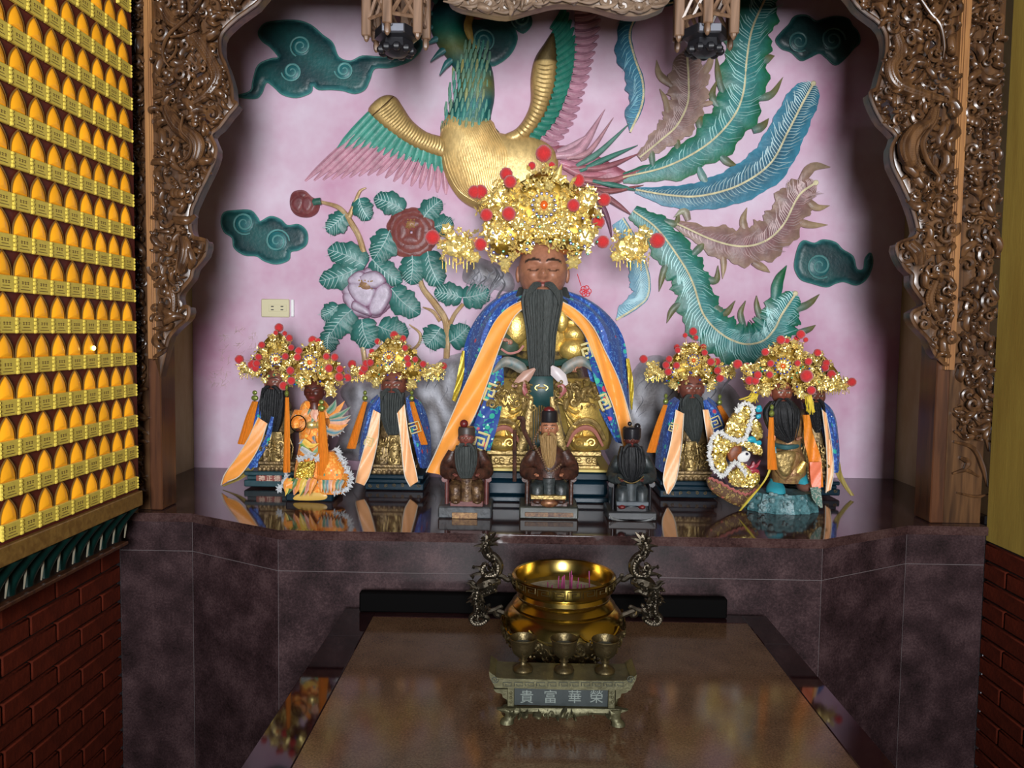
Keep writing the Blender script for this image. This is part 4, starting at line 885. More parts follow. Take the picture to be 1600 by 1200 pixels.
# ------------------------------------------------------------------ statues
def gs(x, s): return np.exp(-(x/s)**2)
def head(parent, c, w, skin, yaw=0., res=56, brow=(.03, .02, .02), lips=(.30, .05, .04), eyes='closed', smile=.0, name='head'):
    k, l = res, int(res*.8); th = np.linspace(0, math.pi, l+1); a = np.arange(k)/k*2*math.pi
    x = np.sin(th)[:, None]*np.cos(a); f = np.sin(th)[:, None]*np.sin(a); z = np.cos(th)[:, None]*np.ones(k)
    jaw = 1-.24*np.clip(-z-.05, 0, 1)**1.4
    X = x*jaw; Fv = f*1.06*(1-.1*np.clip(-z, 0, 1)); Z = z*1.32
    ax = np.abs(X); m = np.clip(f*1.6, 0, 1)
    d = .30*gs(X, .13)*np.clip(1-np.abs(Z+.08)/.40, 0, 1)**.7*np.clip((.42-Z)/.5, 0, 1)       # nose
    d += .10*gs(ax-.14, .09)*gs(Z+.20, .09)                     # nostrils
    d -= .13*gs(ax-.36, .20)*gs(Z-.13, .12); d += .09*gs(ax-.38, .16)*gs(Z-.09, .075)  # sockets, lids
    d += .08*gs(ax-.36, .26)*gs(Z-.34-.05*gs(ax-.4, .2), .07)   # brow ridge
    d += .10*gs(ax-.52, .20)*gs(Z+.20, .18)                     # cheeks
    d += .09*gs(X, .24)*gs(Z+.46-smile*ax*ax, .05)+.10*gs(X, .18)*gs(Z+.60-smile*ax*ax, .06)-.05*gs(X, .26)*gs(Z+.53-smile*ax*ax, .025)
    d += .10*gs(X, .3)*gs(Z+.88, .14)
    Fv = Fv+d*m
    R = rotm((0, 0, 1), yaw); G = np.stack([X, -Fv, Z], -1)@R.T*w+np.asarray(c)
    cols = np.ones((l+1, k, 3))*A(*skin)
    fr = f > .15
    eb = fr & (np.abs(Z-.36-.10*(1-((ax-.38)/.34)**2)) < .05) & (ax > .12) & (ax < .72)
    el = fr & (np.abs(Z-.065+.06*(1-((ax-.38)/.26)**2)*(1 if eyes == 'closed' else 0)) < .032) & (ax > .16) & (ax < .62)
    lp = fr & (np.abs(Z+.53-smile*ax*ax) < .10) & (ax < .27)
    cols[eb] = brow; cols[lp] = lips; cols[el] = A(*skin)*.15
    if eyes == 'open':
        ew = fr & (np.abs(Z-.10) < .065) & (np.abs(ax-.38) < .20); cols[ew] = (.55, .5, .42); pu = fr & (np.abs(Z-.10) < .06) & (np.abs(ax-.38) < .075); cols[pu] = (.01, .01, .01)
    mb = MB(); mb.grid(G, False, True, cols); mb.c = tuple(skin)
    for sg in (-1, 1): mb.ell(np.asarray(c)+(R@A(sg*1.0, .10, -.08))*w, (w*.11, w*.2, w*.34), 8, 8)
    mb.rings([(c[0], c[1]+w*.1, c[2]-w*1.9, w*.75, w*.7), (c[0], c[1]+w*.05, c[2]-w*1.4, w*.6, w*.6), (c[0], c[1], c[2]-w*.8, w*.6, w*.6)], 14)
    return mb.build(name, VC, parent, sharp=0)
def beard(parent, Y, rows, mat, off=.02, strands=13, moust=True, dome=.35):
    """rows: (px centre, py, half width px) from chin to tip"""
    px = Y/F_PX; P = np.array([W(x, y, Y) for x, y, _ in rows])-A(0, off, 0); w = np.array([r[2] for r in rows])*px
    sp = catmull(np.c_[P, w], 6); rg = random.Random(int(rows[0][0]*7))
    mb = MB(); mb.blade(sp[:, :3], sp[:, 3], sp[:, 3], NRM, dome, .02)
    for u in np.linspace(-.92, .92, strands):
        j = rg.uniform(-.08, .08); e = rg.uniform(.86, 1.03); n = len(sp); q = sp[:max(4, int(n*min(1, e))), :3].copy(); ww = sp[:len(q), 3]
        q[:, 0] += (u+j*np.linspace(0, 1, len(q)))*ww; q[:, 1] -= dome*(1-u*u)*ww*.95+.001
        mb.tube(q, np.maximum(ww*.15*np.linspace(.9, .5, len(q)), .0008), 5, squash=.7)
    if moust:
        x, y, h = rows[0]; y = y-h*.25
        for sg in (-1, 1):
            q = np.array([W(x+sg*h*.08, y, Y), W(x+sg*h*.4, y+h*.05, Y), W(x+sg*h*.75, y+h*.5, Y), W(x+sg*h*.85, y+h*1.1, Y)])-A(0, off+h*px*.55, 0); mb.tube(catmull(q, 4), [h*px*.10, h*px*.2, h*px*.16, h*px*.03], 6)
    return mb.build('beard', mat, parent)
def kites(mb, c, r, R, n=5, cup=.3, ln=1., wd=.42):
    for k in range(n):
        a = k/n*2*math.pi; d = A(math.cos(a), 0, math.sin(a)); s_ = A(-d[2], 0, d[0])
        V = [A(0, -cup*.2*r, 0), d*r*.55*ln+s_*r*wd+A(0, -cup*r*.4, 0), d*r*ln+A(0, -cup*r*.9, 0), d*r*.55*ln-s_*r*wd+A(0, -cup*r*.4, 0), d*r*.55*ln+A(0, -cup*r*.05, 0)]
        V = [R@v+c for v in V]; mb.add(V, [(0, 1, 4), (1, 2, 4), (2, 3, 4), (3, 0, 4)])
def foil_piece(mb, c, r, rg):
    R = rotm((0, 0, 1), rg.uniform(-.9, .9))@rotm((1, 0, 0), rg.uniform(-.9, .7))@rotm((0, 1, 0), rg.uniform(0, 6.28)); k = rg.random()
    if k < .45: kites(mb, c, r, R, 5, rg.uniform(.2, .7), 1, .36)
    elif k < .7: kites(mb, c, r*1.1, R, 3, .5, 1.3, .34)
    elif k < .9:
        t = np.linspace(0, 1, 9); q = np.stack([r*(1-.8*t)*np.cos(t*8), -r*.3*t, r*(1-.8*t)*np.sin(t*8)], 1)@R.T+c; mb.tube(q, r*.14, 4)
    else: mb.ell(c, r*.4, 6, 4)
def crown(parent, Yc, outline, band, ros, poms, n_foil, fs, seed, sides=(), ears=(), D=.09, wires=True):
    rg = random.Random(seed); px = Yc/F_PX; outline = [tuple(p) for p in catmull(outline, 3, True)]; P = np.array(outline); cx, cyy = P.mean(0); lo, hi = P.min(0), P.max(0)
    ins = np.array([(cx+(x-cx)*.90, cyy+(y-cyy)*.90) for x, y in outline])
    base = MB(); base.puff(np.array([W(x, y, Yc)[[0, 2]] for x, y in ins]), Yc, D*.55, 26*px, 9*px, back=.012); cr_o = base.build('crown', FOILD, parent)
    def depth(x, y): return D*(.12+.85*max(0, 1-((x-cx)/((hi[0]-lo[0])*.52))**2)*max(.25, 1-((y-cyy)/((hi[1]-lo[1])*.75))**2))
    fo = MB(); n = 0
    while n < n_foil:
        x, y = rg.uniform(lo[0], hi[0]), rg.uniform(lo[1], hi[1])
        if not inpoly(x, y, outline): continue
        c = W(x, y, Yc-depth(x, y)-rg.uniform(-.012, .018)); foil_piece(fo, c, fs*px*rg.uniform(.7, 1.5), rg); n += 1
    tag(fo.build('filigree', FOIL, cr_o, smooth=False), kind='stuff')
    # gem dots scattered over the filigree
    for nm, col in (('blue_gems', (.02, .06, .5)), ('green_gems', (.01, .30, .16))):
        gm = MB()
        for k in range(max(5, n_foil//16)):
            x, y = rg.uniform(lo[0], hi[0]), rg.uniform(cyy, hi[1])
            if inpoly(x, y, outline): gm.ell(W(x, y, Yc-depth(x, y)-.022), (fs*px*.34,)*3, 6, 4)
        if gm.v: tag(gm.build(nm, M(nm, col, .12, coat=.6), cr_o), kind='stuff')
    bx0, bx1, by, bh = band; t = np.linspace(0, 1, 15); q = np.array([W(lerp(bx0, bx1, u), by+bh*.3*math.sin(u*math.pi), Yc-.02-.055*(bx1-bx0)*px/.17*math.sin(u*math.pi)) for u in t])
    bd = MB(); bd.blade(q, bh*px*.55, bh*px*.55, NRM, .35, .008) if False else bd.tube(q, bh*px*.5, 8, squash=1.)
    hb = bd.build('headband', M('coral_headband', (.62, .22, .08), .35, .6, var=.5, scale=150), cr_o)
    jm = MB(); jm.ell(q[7]-A(0, bh*px*.45, 0), (bh*px*.62, bh*px*.3, bh*px*.45), 10, 6); jm.build('green_stone', M('dark_green_stone', (.01, .06, .04), .15, coat=.5), cr_o)
    js = MB()
    for i in range(1, 14):
        if i != 7: js.ell(q[i]-A(0, bh*px*.42, 0), (bh*px*.2,)*3, 6, 4)
    tag(js.build('band_beads', FOIL, cr_o), kind='stuff')
    rx, ry, rr = ros; c = W(rx, ry, Yc-depth(rx, ry)-.03); r = rr*px
    rm = MB(); kites(rm, c, r, np.eye(3), 10, .15, 1.0, .22); kites(rm, c-A(0, .006, 0), r*.68, rotm((0, 1, 0), .31), 10, .2, 1, .22); rm.build('rosette', FOIL, cr_o, smooth=False)
    jw = MB(); jw.ell(c-A(0, .010, 0), (r*.33, r*.22, r*.36), 12, 8); jw.build('jewel', M('amber_jewel', (.70, .12, .015), .1, coat=.7), cr_o)
    bb = MB()
    for k in range(14): a = k/14*6.28; bb.ell(c+A(math.cos(a)*r*.95, -.006, math.sin(a)*r*.95), (r*.12,)*3, 6, 4)
    tag(bb.build('bead_ring', M('royal_blue_bead', (.015, .05, .42), .15, coat=.5), cr_o), kind='stuff')
    ws = MB()
    for (x, y, r_) in poms:
        ins_ = inpoly(x, y, outline); o_ = depth(x, y)+.03 if ins_ else rg.uniform(.01, .05); c = W(x, y, Yc-o_); R_ = r_*px*(Yc-o_)/Yc
        pm = MB(); pm.ell(c, R_, 14, 10, fn=lambda D_, G: G*(1+.05*np.sin(D_[..., 0:1]*23+x)*np.sin(D_[..., 2:3]*19+y)+.03*np.sin(D_[..., 1:2]*41))); pm.build('pompom', POM, cr_o, sharp=0)
        tx, ty = lerp(x, cx, .35), lerp(y, lerp(cyy, hi[1], .4), .35); e = W(tx, ty, Yc-depth(tx, ty)*.6); t = np.linspace(0, 1, 40); ax = e-c; q = c+ax*t[:, None]; q[:, 0] += .0022*np.cos(t*60); q[:, 1] += .0022*np.sin(t*60); ws.tube(q, .0007, 3, False)
    if wires: tag(ws.build('spring_wires', FOIL, cr_o), kind='stuff')
    for (sx, sy, sw, sh, sg) in sides:
        sm = MB(); c = W(sx, sy, Yc-.03); sm.ell(c, (sw*px*.45, .012, sh*px*.28), 10, 6)
        for k in range(int(26+n_foil*.08)): foil_piece(sm, W(sx+rg.uniform(-.5, .5)*sw, sy+rg.uniform(-.5, .45)*sh*(1-.3*rg.random()), Yc-.03-rg.uniform(0, .022)), fs*px*rg.uniform(.7, 1.2), rg)
        for k in range(7): u = k/6; kites(sm, W(lerp(sx-sg*sw*.45, sx+sg*sw*.3, u), lerp(sy+sh*.28, sy-sh*.45, u**1.6), Yc-.055), sh*px*.17, rotm((1, 0, 0), .35*math.sin(k*2))@rotm((0, 1, 0), k), 6, .35)
        tag(sm.build('dragon_ornament', FOIL, cr_o, smooth=False), kind='stuff')
        fg = MB()
        for k in range(10): x = sx+(k/9-.5)*sw*.85; L = sh*(.30+.12*math.sin(k*2.1)); fg.tube(np.array([W(x, sy+sh*.28, Yc-.03), W(x, sy+sh*.28+L, Yc-.03)]), [.0008, .0016], 4)
        tag(fg.build('fringe', FOIL, cr_o), kind='stuff')
    for (x, y, r_) in ears:
        em = MB()
        for k in range(9): foil_piece(em, W(x+rg.uniform(-.6, .6)*r_, y+rg.uniform(-.8, .8)*r_, Yc-.04-rg.uniform(0, .015)), r_*px*.5, rg)
        kites(em, W(x, y, Yc-.062), r_*px*.9, np.eye(3), 6, .3, 1, .3); tag(em.build('ear_flower', FOIL, cr_o, smooth=False), kind='stuff')
    return cr_o
def ribbon(parent, EA, EB, Y0, o0, o1, mat, name='ribbon', n=22, amp=.006, point=None, fr=3.1, trim=None, thick=.003, nu=8, curve=None):
    """cloth strip: two photo outlines, depth offset from o0 (top) to o1 (bottom)"""
    def ln(E):
        E = catmull(E, 5); E = resample(E, n); t = np.linspace(0, 1, n); off = (lerp(o0, o1, t) if curve is None else interp(curve, n)); return np.array([W(x, y, Y0-o) for (x, y), o in zip(E, off)])
    a, b = ln(EA), ln(EB); mb = MB()
    mb.sheet(a, b, nu, n, lambda u, v: amp*math.sin(u*fr+v*5.0)+amp*.5*math.sin(u*7+v*13), thick)
    o = mb.build(name, mat, parent)
    if trim:
        for e in (a, b):
            tm = MB(); tm.tube(e-A(0, .003, 0), .0018, 4, False); tm.build('trim', trim, o)
    return o
def tassel(parent, pts, w, Y0, off, mat=SILKO, name='tassel', n=12):
    px = Y0/F_PX; mb = MB(); rg = random.Random(int(pts[0][0])); q = np.array([W(x, y, Y0) for x, y in catmull(pts, 5)])-A(0, off, 0); t = np.linspace(0, 1, len(q))
    for k in range(n):
        u = (k/(n-1)-.5)*2; s_ = q.copy(); s_[:, 0] += u*w*px*(.35+.65*t)+rg.uniform(-.002, .002)*t; s_[:, 1] -= .006*math.cos(u*1.5)+.002*rg.random(); mb.tube(s_, w*px*.22, 4)
    mb.tube(q, w*px*.7, 6, squash=.5)
    o = mb.build(name, mat, parent); bd = MB(); c = q[0]; bd.ell(c-A(0, .004, -.012), (w*px*.7, .008, .010), 8, 6); bd.ell(c-A(0, .004, -.030), (w*px*.5, .006, .008), 8, 6); bd.build('bead_knot', M('green_gold_bead', (.20, .24, .05), .3, .4), o); return o
def boxp(mb, x0, x1, yt, yb, Yf, dep, b=.003):
    a = W(x0, yb, Yf); c = W(x1, yt, Yf); z0, z1 = W((x0+x1)/2, yb, Yf)[2], W((x0+x1)/2, yt, Yf)[2]; return mb.box(a[0], c[0], Yf, Yf+dep, max(z0, ALT+.0005), z1, b)
def loftp(mb, Y0, rows, k=20, ripple=0, nr=9, ph=0):
    """rows: px centre, py, half width px, depth half (m), offset (m)"""
    px = Y0/F_PX; rs = []
    for x, y, rx, ry, off in rows:
        c = W(x, y, Y0-off); rs.append((c[0], c[1], c[2], rx*px*(Y0-off)/Y0, ry))
    return mb.rings(sorted(rs, key=lambda r: r[2]), k, True, ripple, nr, ph=ph)
def hand(parent, c, s, ax, mat, name='hand', up=(0, 0, 1), curl=1.):
    """small carved hand: palm, four bent fingers, thumb"""
    ax = unit(ax); up = unit(np.asarray(up, float)-ax*np.dot(up, ax)); sd = np.cross(ax, up); c = np.asarray(c, float); mb = MB()
    mb.ell(c, (s*.55, s*.55, s*.55), 10, 8, R=np.stack([ax, sd, up], 1)@np.diag([1.1, .9, .5]))
    for k, L in enumerate((.8, .95, 1., .78)):
        b = c+ax*s*.45+sd*s*(k-1.5)*.27; q = [b, b+ax*s*.35*L-up*s*.05*curl, b+ax*s*.55*L-up*s*.30*curl, b+ax*s*.42*L-up*s*.52*curl]; mb.tube(catmull(q, 4), [s*.15, s*.14, s*.12, s*.09], 6)
    b = c+sd*s*.45; mb.tube(catmull([b, b+sd*s*.22+ax*s*.2, b+sd*s*.12+ax*s*.48-up*s*.1], 4), [s*.16, s*.15, s*.1], 6)
    return mb.build(name, mat, parent, sharp=0)
SKIN = (.34, .145, .085); SKIND = (.085, .018, .012)
SKINM = M('brown_lacquer_skin', SKIN, .35); SKINDM = M('dark_red_skin', SKIND, .3)
def fret(parent, c, s, sx, off, Y0, mat, tilt=0., name='fret_motif', r=.0022):
    """embroidered square meander"""
    pts = [(-1, -1), (1, -1), (1, 1), (-1, 1), (-1, -.35), (.4, -.35), (.4, .4), (-.35, .4), (-.35, .1)]
    q = []
    for (x0, y0), (x1, y1) in zip(pts[:-1], pts[1:]):
        for t in np.linspace(0, 1, 5)[:-1]:
            x, y = lerp(x0, x1, t)*sx, lerp(y0, y1, t); q.append(W(c[0]+s*(x*math.cos(tilt)-y*math.sin(tilt)), c[1]+s*(x*math.sin(tilt)+y*math.cos(tilt)), Y0-off))
    mb = MB(); mb.tube(np.array(q), r, 4); return mb.build(name, mat, parent)
# ---------------------------------------------------------------- the great central deity
YM = 2.65; pm_ = YM/F_PX
base_c = W(848, 767, YM); base_c[2] = ALT
big = thing('deity_statue', base_c, 'largest seated bearded deity with tall gold crown and blue cape, centre of altar', 'statue')
mb = MB(); boxp(mb, 741, 958, 776, 790, 2.47, .36, .004); boxp(mb, 750, 950, 750, 777, 2.482, .33, .012); boxp(mb, 744, 956, 737, 751, 2.47, .36, .006); mb.build('lacquer_base', NAVY, big)
mb = MB(); boxp(mb, 744, 956, 733, 737, 2.468, .36, .001); mb.build('base_trim', M('yellow_trim', (.62, .48, .12), .4), big)
mb = MB(); boxp(mb, 762, 938, 726, 733, 2.50, .30, .003); boxp(mb, 767, 933, 712, 727, 2.507, .28, .003); boxp(mb, 760, 940, 704, 712, 2.497, .30, .003)
for x in range(776, 930, 24):
    for dx in (0, 9): a = W(x+dx, 719, 2.507); mb.tube(np.array([W(*p, 2.505) for p in spiral((x+dx, 719), 6, 1.3, 1.5*dx, 1)]), .0016, 4)
mb.build('gilt_plinth', AGED, big)
# trunk: lower robe, waist, chest armour
mb = MB(); loftp(mb, YM, [(848, 703, 80, .125, .02), (848, 660, 78, .125, .02), (848, 610, 72, .12, .02), (848, 575, 62, .10, .0), (848, 545, 56, .085, -.01), (848, 515, 60, .085, -.01), (848, 488, 58, .08, -.01), (848, 470, 40, .06, -.01), (848, 455, 20, .04, -.01)], 28); mb.build('robe', M('dark_robe_gold_pattern', (.035, .025, .018), .4, .3, col2=(.25, .17, .05), scale=60), big)
mb = MB(); loftp(mb, YM, [(848, 548, 54, .095, .0), (848, 525, 63, .10, .0), (848, 500, 64, .095, .0), (848, 480, 54, .075, .0), (848, 466, 34, .05, 0)], 28); mb.build('chest_armour', GOLD, big)
mb = MB(); q = [(793, 556), (815, 566), (848, 570), (880, 566), (903, 556)]; mb.tube(np.array([W(x, y, YM-o) for (x, y), o in zip(q, (.04, .10, .12, .10, .04))]), .012, 8); mb.build('belt', M('dark_green_belt', (.02, .06, .05), .3), big)
for i, (x, y, r) in enumerate(((894, 504, 16), (897, 522, 19), (896, 546, 23))):
    mb = MB(); mb.ell(W(x, y, YM-.085+.012*(2-i)), (r*pm_, .03, r*pm_*.80), 16, 10); mb.build('shoulder_plate', GOLD, big)
for x, y, r1, r2 in ((806, 512, 20, 26), (878, 500, 11, 20)): mb = MB(); mb.ell(W(x, y, YM-.10), (r1*pm_, .02, r2*pm_), 14, 10); mb.build('breastplate', GOLD, big)
mb = MB(); mb.c = (.05, .10, .07); loftp(mb, YM, [(790, 555, 17, .03, .09), (796, 540, 15, .03, .10), (790, 528, 12, .025, .10), (782, 500, 14, .03, .05), (790, 480, 18, .03, .0)], 14); mb.build('green_sleeve', M('green_sleeve', (.06, .10, .065), .45, var=.4), big)
mb = MB(); mb.tube(np.array([W(x, y, YM-.13) for x, y in catmull([(783, 545), (795, 552), (810, 549), (818, 540)], 5)]), .004, 6); mb.build('cuff_edge', M('pale_red_trim', (.45, .20, .18), .4), big)
hand(big, W(789, 531, YM-.13), 11*pm_, (1, -.5, -.1), M('pale_hand', (.42, .20, .15), .4))
hand(big, W(905, 572, YM-.13), 12*pm_, (-1, -.5, -.3), SKINM)
for sg, cx_ in ((-1, 800), (1, 900)):       # knees under gilded skirts
    mb = MB(); loftp(mb, YM, [(cx_-sg*4, 590, 30, .06, .07), (cx_+sg*2, 612, 42, .075, .09), (cx_+sg*8, 650, 44, .075, .085), (cx_+sg*10, 685, 44, .07, .075), (cx_+sg*10, 700, 40, .06, .07)], 24, .03, 11); mb.build('knee_skirt', GOLD, big)
    for k in range(6):
        x0, x1 = cx_-sg*34+sg*k*3, cx_+sg*(30-k*2); y = 606+k*4; dp = 30+k*9
        q = catmull([(x0, y+4), (lerp(x0, x1, .35), y+dp*.75), (lerp(x0, x1, .62), y+dp*.8), (x1, y-6)], 6); q = np.array([W(a, b, YM-.168+abs(i/len(q)-.45)*.07) for i, (a, b) in enumerate(q)]); mm = MB(); mm.tube(q, [.003, .0075, .0075, .003], 6); mm.build('drape_fold', GOLD, big)
    mm = MB(); bx = cx_+sg*14
    mm.ell(W(bx, 692, YM-.15), (21*pm_, .045, 13*pm_), 16, 10)
    for s2 in (-1, 1): mm.tube(np.array([W(*p, YM-.195) for p in spiral((bx+s2*10, 692), 8, 1.4, 1.5+s2, s2)]), .003, 5)
    mm.build('boot', GOLD, big)
    mm = MB(); mm.c = (.3, .12, .1); q = catmull([(bx-28, 698), (bx-16, 676), (bx, 668), (bx+15, 674), (bx+28, 697)], 6); mm.tube(np.array([W(a, b, YM-.17) for a, b in q]), [.004, .007, .009, .007, .004], 7); mm.build('hem_trim', M('rose_hem', (.34, .13, .10), .4), big)
    mm = MB(); q = catmull([(bx-30, 690), (bx-18, 666), (bx, 657), (bx+18, 664), (bx+31, 688)], 6); mm.tube(np.array([W(a, b, YM-.163) for a, b in q]), [.006, .009, .011, .009, .006], 7); mm.build('hem_band', AGED, big)
    mm = MB(); rg = random.Random(4+sg); carve(mm, [(cx_-30, 592), (cx_+30, 592), (cx_+38, 640), (cx_-38, 640)], YM-.158, 40, rg, .62, .004); tag(mm.build('knee_ornament', AGED, big), kind='stuff')
    mm = MB(); q = catmull([(cx_+sg*30, 582), (cx_+sg*10, 565), (cx_-sg*14, 575), (cx_-sg*24, 592)], 6); mm.blade(np.array([W(a, b, YM-.145) for a, b in q]), [.003, .016, .018, .003], [.003, .018, .018, .003], NRM, .25, .008); mm.build('lap_sash', M('teal_sash', (.03, .09, .095), .45, col2=(.22, .17, .12), scale=30) , big)
for pts, w, col, nm in (([(862, 572), (872, 585), (888, 606)], 9, (.62, .55, .56), 'white_scarf'), ([(836, 576), (818, 592), (800, 604)], 9, (.45, .26, .20), 'pink_scarf'), ([(868, 600), (880, 605), (874, 622)], 6, (.34, .10, .10), 'red_lining'), ([(824, 600), (816, 606), (826, 622)], 6, (.34, .10, .10), 'red_lining')):
    mm = MB(); mm.blade(np.array([W(a, b, YM-.175) for a, b in catmull(pts, 6)]), [w*pm_*.2, w*pm_*.8, w*pm_, w*pm_*.15], [w*pm_*.2, w*pm_, w*pm_*.8, w*pm_*.15], NRM, .5, .012); mm.build(nm, M(nm, col, .4), big)
mb = MB(); mb.blade(np.array([W(846, y, YM-.165-.01*math.sin(i)) for i, y in enumerate(np.linspace(588, 706, 10))]), [17*pm_, 18*pm_, 20*pm_], [17*pm_, 18*pm_, 20*pm_], NRM, .2, .01); mb.build('teal_apron', M('teal_apron', (.008, .05, .05), .4, var=.3), big)
mb = MB(); mb.lathe([(0, 0), (1, 0)], (0, 0, 0), 4) if False else mb.tube(np.array([W(846+10*math.cos(a), 606+5*math.sin(a), YM-.178) for a in np.linspace(0, 6.28, 17)]), .0022, 5); mb.tube(np.array([W(x, 606, YM-.178) for x in (840, 846, 852)]), .004, 6); mb.build('belt_clasp', GOLD, big)
mb = MB()
for k in range(11): x = 828+k*3.7; mb.tube(np.array([W(x, 636+3*math.sin(k), YM-.178), W(x, 670, YM-.180), W(x-1, 703, YM-.178)]), .0026, 5)
tag(mb.build('apron_fringe', AGED, big), kind='stuff')
for sg in (-1, 1):
    mb = MB(); q = catmull([(846+sg*16, 620), (846+sg*20, 650), (846+sg*25, 680), (846+sg*34, 704)], 6); mb.blade(np.array([W(a, b, YM-.178) for a, b in q]), [.006, .014, .018, .012], [.006, .012, .016, .012], NRM, .3, .01); mb.build('apron_border', AGED, big)
head(big, W(848, 426, YM-.05), 37.5*pm_, SKIN, res=110, smile=.8, lips=(.24, .06, .05))
beard(big, YM-.118, [(848, 453, 30), (847, 474, 32), (846, 520, 24), (846, 560, 21), (847, 590, 17), (846, 612, 6)], BEARD, .0, 17)
for sg in (-1, 1): mb = MB(); mb.tube(np.array([W(848+sg*a, b, YM-o) for a, b, o in ((34, 452, .03), (36, 465, .06), (28, 482, .09), (16, 500, .11))]), [.010, .016, .018, .008], 8); mb.build('whiskers', BEARD, big)
# cape and ribbons
def fold(a, f1, f2): return lambda u, v: a*math.sin(u*f1+v*3)+a*.6*math.sin(u*f2-v*5)
def cape(parent, EA, EB, Y0, oA, oB, mat, name='cape', n=26, nu=18, amp=.008, trim=None):
    EA = resample(catmull(EA, 5), n); EB = resample(catmull(EB, 5), n); t = np.linspace(0, 1, n)
    a = np.array([W(x, y, Y0-o) for (x, y), o in zip(EA, interp(oA, n))]); b = np.array([W(x, y, Y0-o) for (x, y), o in zip(EB, interp(oB, n))])
    G = np.zeros((n, nu, 3))
    for j in range(nu):
        u = j/(nu-1); G[:, j] = a*(1-u)+b*u; G[:, j, 1] -= .045*math.sin(u*math.pi)*np.sin(t*1.5+.6)+amp*np.sin(u*16+t*5)*(1-.3*t)+amp*.6*np.sin(u*27-t*9)
    mb = MB(); mb.shell(G, A(0, -1, 0), .004); return mb.build(name, mat, parent)
YEL = M('yellow_sequin_trim', (.62, .44, .03), .4, .4, var=.4, scale=200)
cape(big, [(812, 452), (788, 458), (760, 478), (738, 508), (725, 545), (720, 590), (722, 640), (735, 702)], [(832, 470), (806, 488), (786, 520), (784, 560), (784, 600), (780, 640), (772, 672), (764, 703)], YM, [.02, .0, -.04, -.05, -.04, -.02, .0, .10], [.08, .10, .10, .105, .11, .13, .15, .17], BLUEB)
cape(big, [(884, 454), (908, 462), (940, 482), (966, 512), (978, 545), (981, 590), (984, 640), (985, 695)], [(866, 472), (890, 490), (914, 522), (914, 560), (924, 600), (936, 640), (950, 668), (962, 690)], YM, [.02, .0, -.04, -.05, -.04, -.02, .0, .10], [.08, .10, .10, .105, .11, .13, .15, .17], BLUEB)
ribbon(big, [(768, 575), (758, 620), (742, 660), (734, 702)], [(786, 560), (787, 610), (780, 655), (766, 704)], YM, .13, .20, BLUEP, 'embroidered_panel')
ribbon(big, [(915, 528), (925, 580), (945, 640), (966, 690)], [(928, 545), (950, 600), (968, 650), (980, 692)], YM, .13, .20, BLUEP, 'embroidered_panel')
TRIM = M('silver_piping', (.70, .62, .50), .4)
ribbon(big, [(824, 466), (796, 480), (774, 502), (755, 540), (738, 578), (718, 622), (698, 668), (682, 705), (666, 738)], [(830, 474), (806, 492), (788, 525), (776, 556), (764, 592), (746, 640), (730, 672), (712, 705), (694, 742)], YM, .10, .26, SATIN, 'orange_ribbon', 30, .009, trim=TRIM)
ribbon(big, [(868, 480), (892, 498), (912, 520), (930, 560), (946, 604), (960, 642), (972, 690), (980, 725)], [(872, 468), (900, 484), (926, 510), (946, 550), (966, 592), (981, 640), (992, 685), (1000, 722)], YM, .10, .24, SATIN, 'orange_ribbon', 30, .009, trim=TRIM)
for c_, tl in (((768, 614), .35), ((752, 690), .3)): fret(big, c_, 13, .7, .205 if c_[1] > 650 else .17, YM, PALEY, tl, r=.0036)
for c_, tl in (((944, 628), -.4), ((917, 548), -.3)): fret(big, c_, 11, .62, .172 if c_[1] > 600 else .142, YM, PALEY, tl, r=.0036)
ribbon(big, [(722, 548), (714, 590), (706, 625)], [(726, 548), (724, 590), (712, 628)], YM, .02, .04, YEL, 'sequin_edge', 14, .003)
ribbon(big, [(978, 560), (982, 600), (986, 640)], [(983, 560), (990, 600), (988, 640)], YM, .02, .04, YEL, 'sequin_edge', 14, .003)
crown(big, YM-.02, [(800, 402), (786, 408), (762, 398), (754, 372), (755, 350), (745, 330), (752, 310), (766, 298), (780, 285), (800, 282), (815, 278), (830, 268), (850, 262), (872, 268), (890, 280), (905, 288), (925, 290), (938, 308), (940, 332), (930, 350), (936, 372), (928, 392), (905, 402), (885, 394), (850, 388), (815, 394)],
      (806, 892, 393, 9), (850, 321, 18), [(849.5, 240, 13), (831, 259, 6), (862, 259, 6), (791, 272, 10), (797, 284, 10), (741, 300, 10), (751, 300, 11), (904, 282, 10), (896, 321, 10), (944, 312, 10.5), (760, 336, 10), (795, 334, 11), (935, 347, 10), (676, 371, 12), (751, 382, 10), (942, 378, 10), (1027, 376, 12)], 330, 6.5, 101,
      [(716, 385, 58, 60, -1), (988, 385, 58, 56, 1)], [(789, 412, 13), (896, 410, 14)], D=.11)
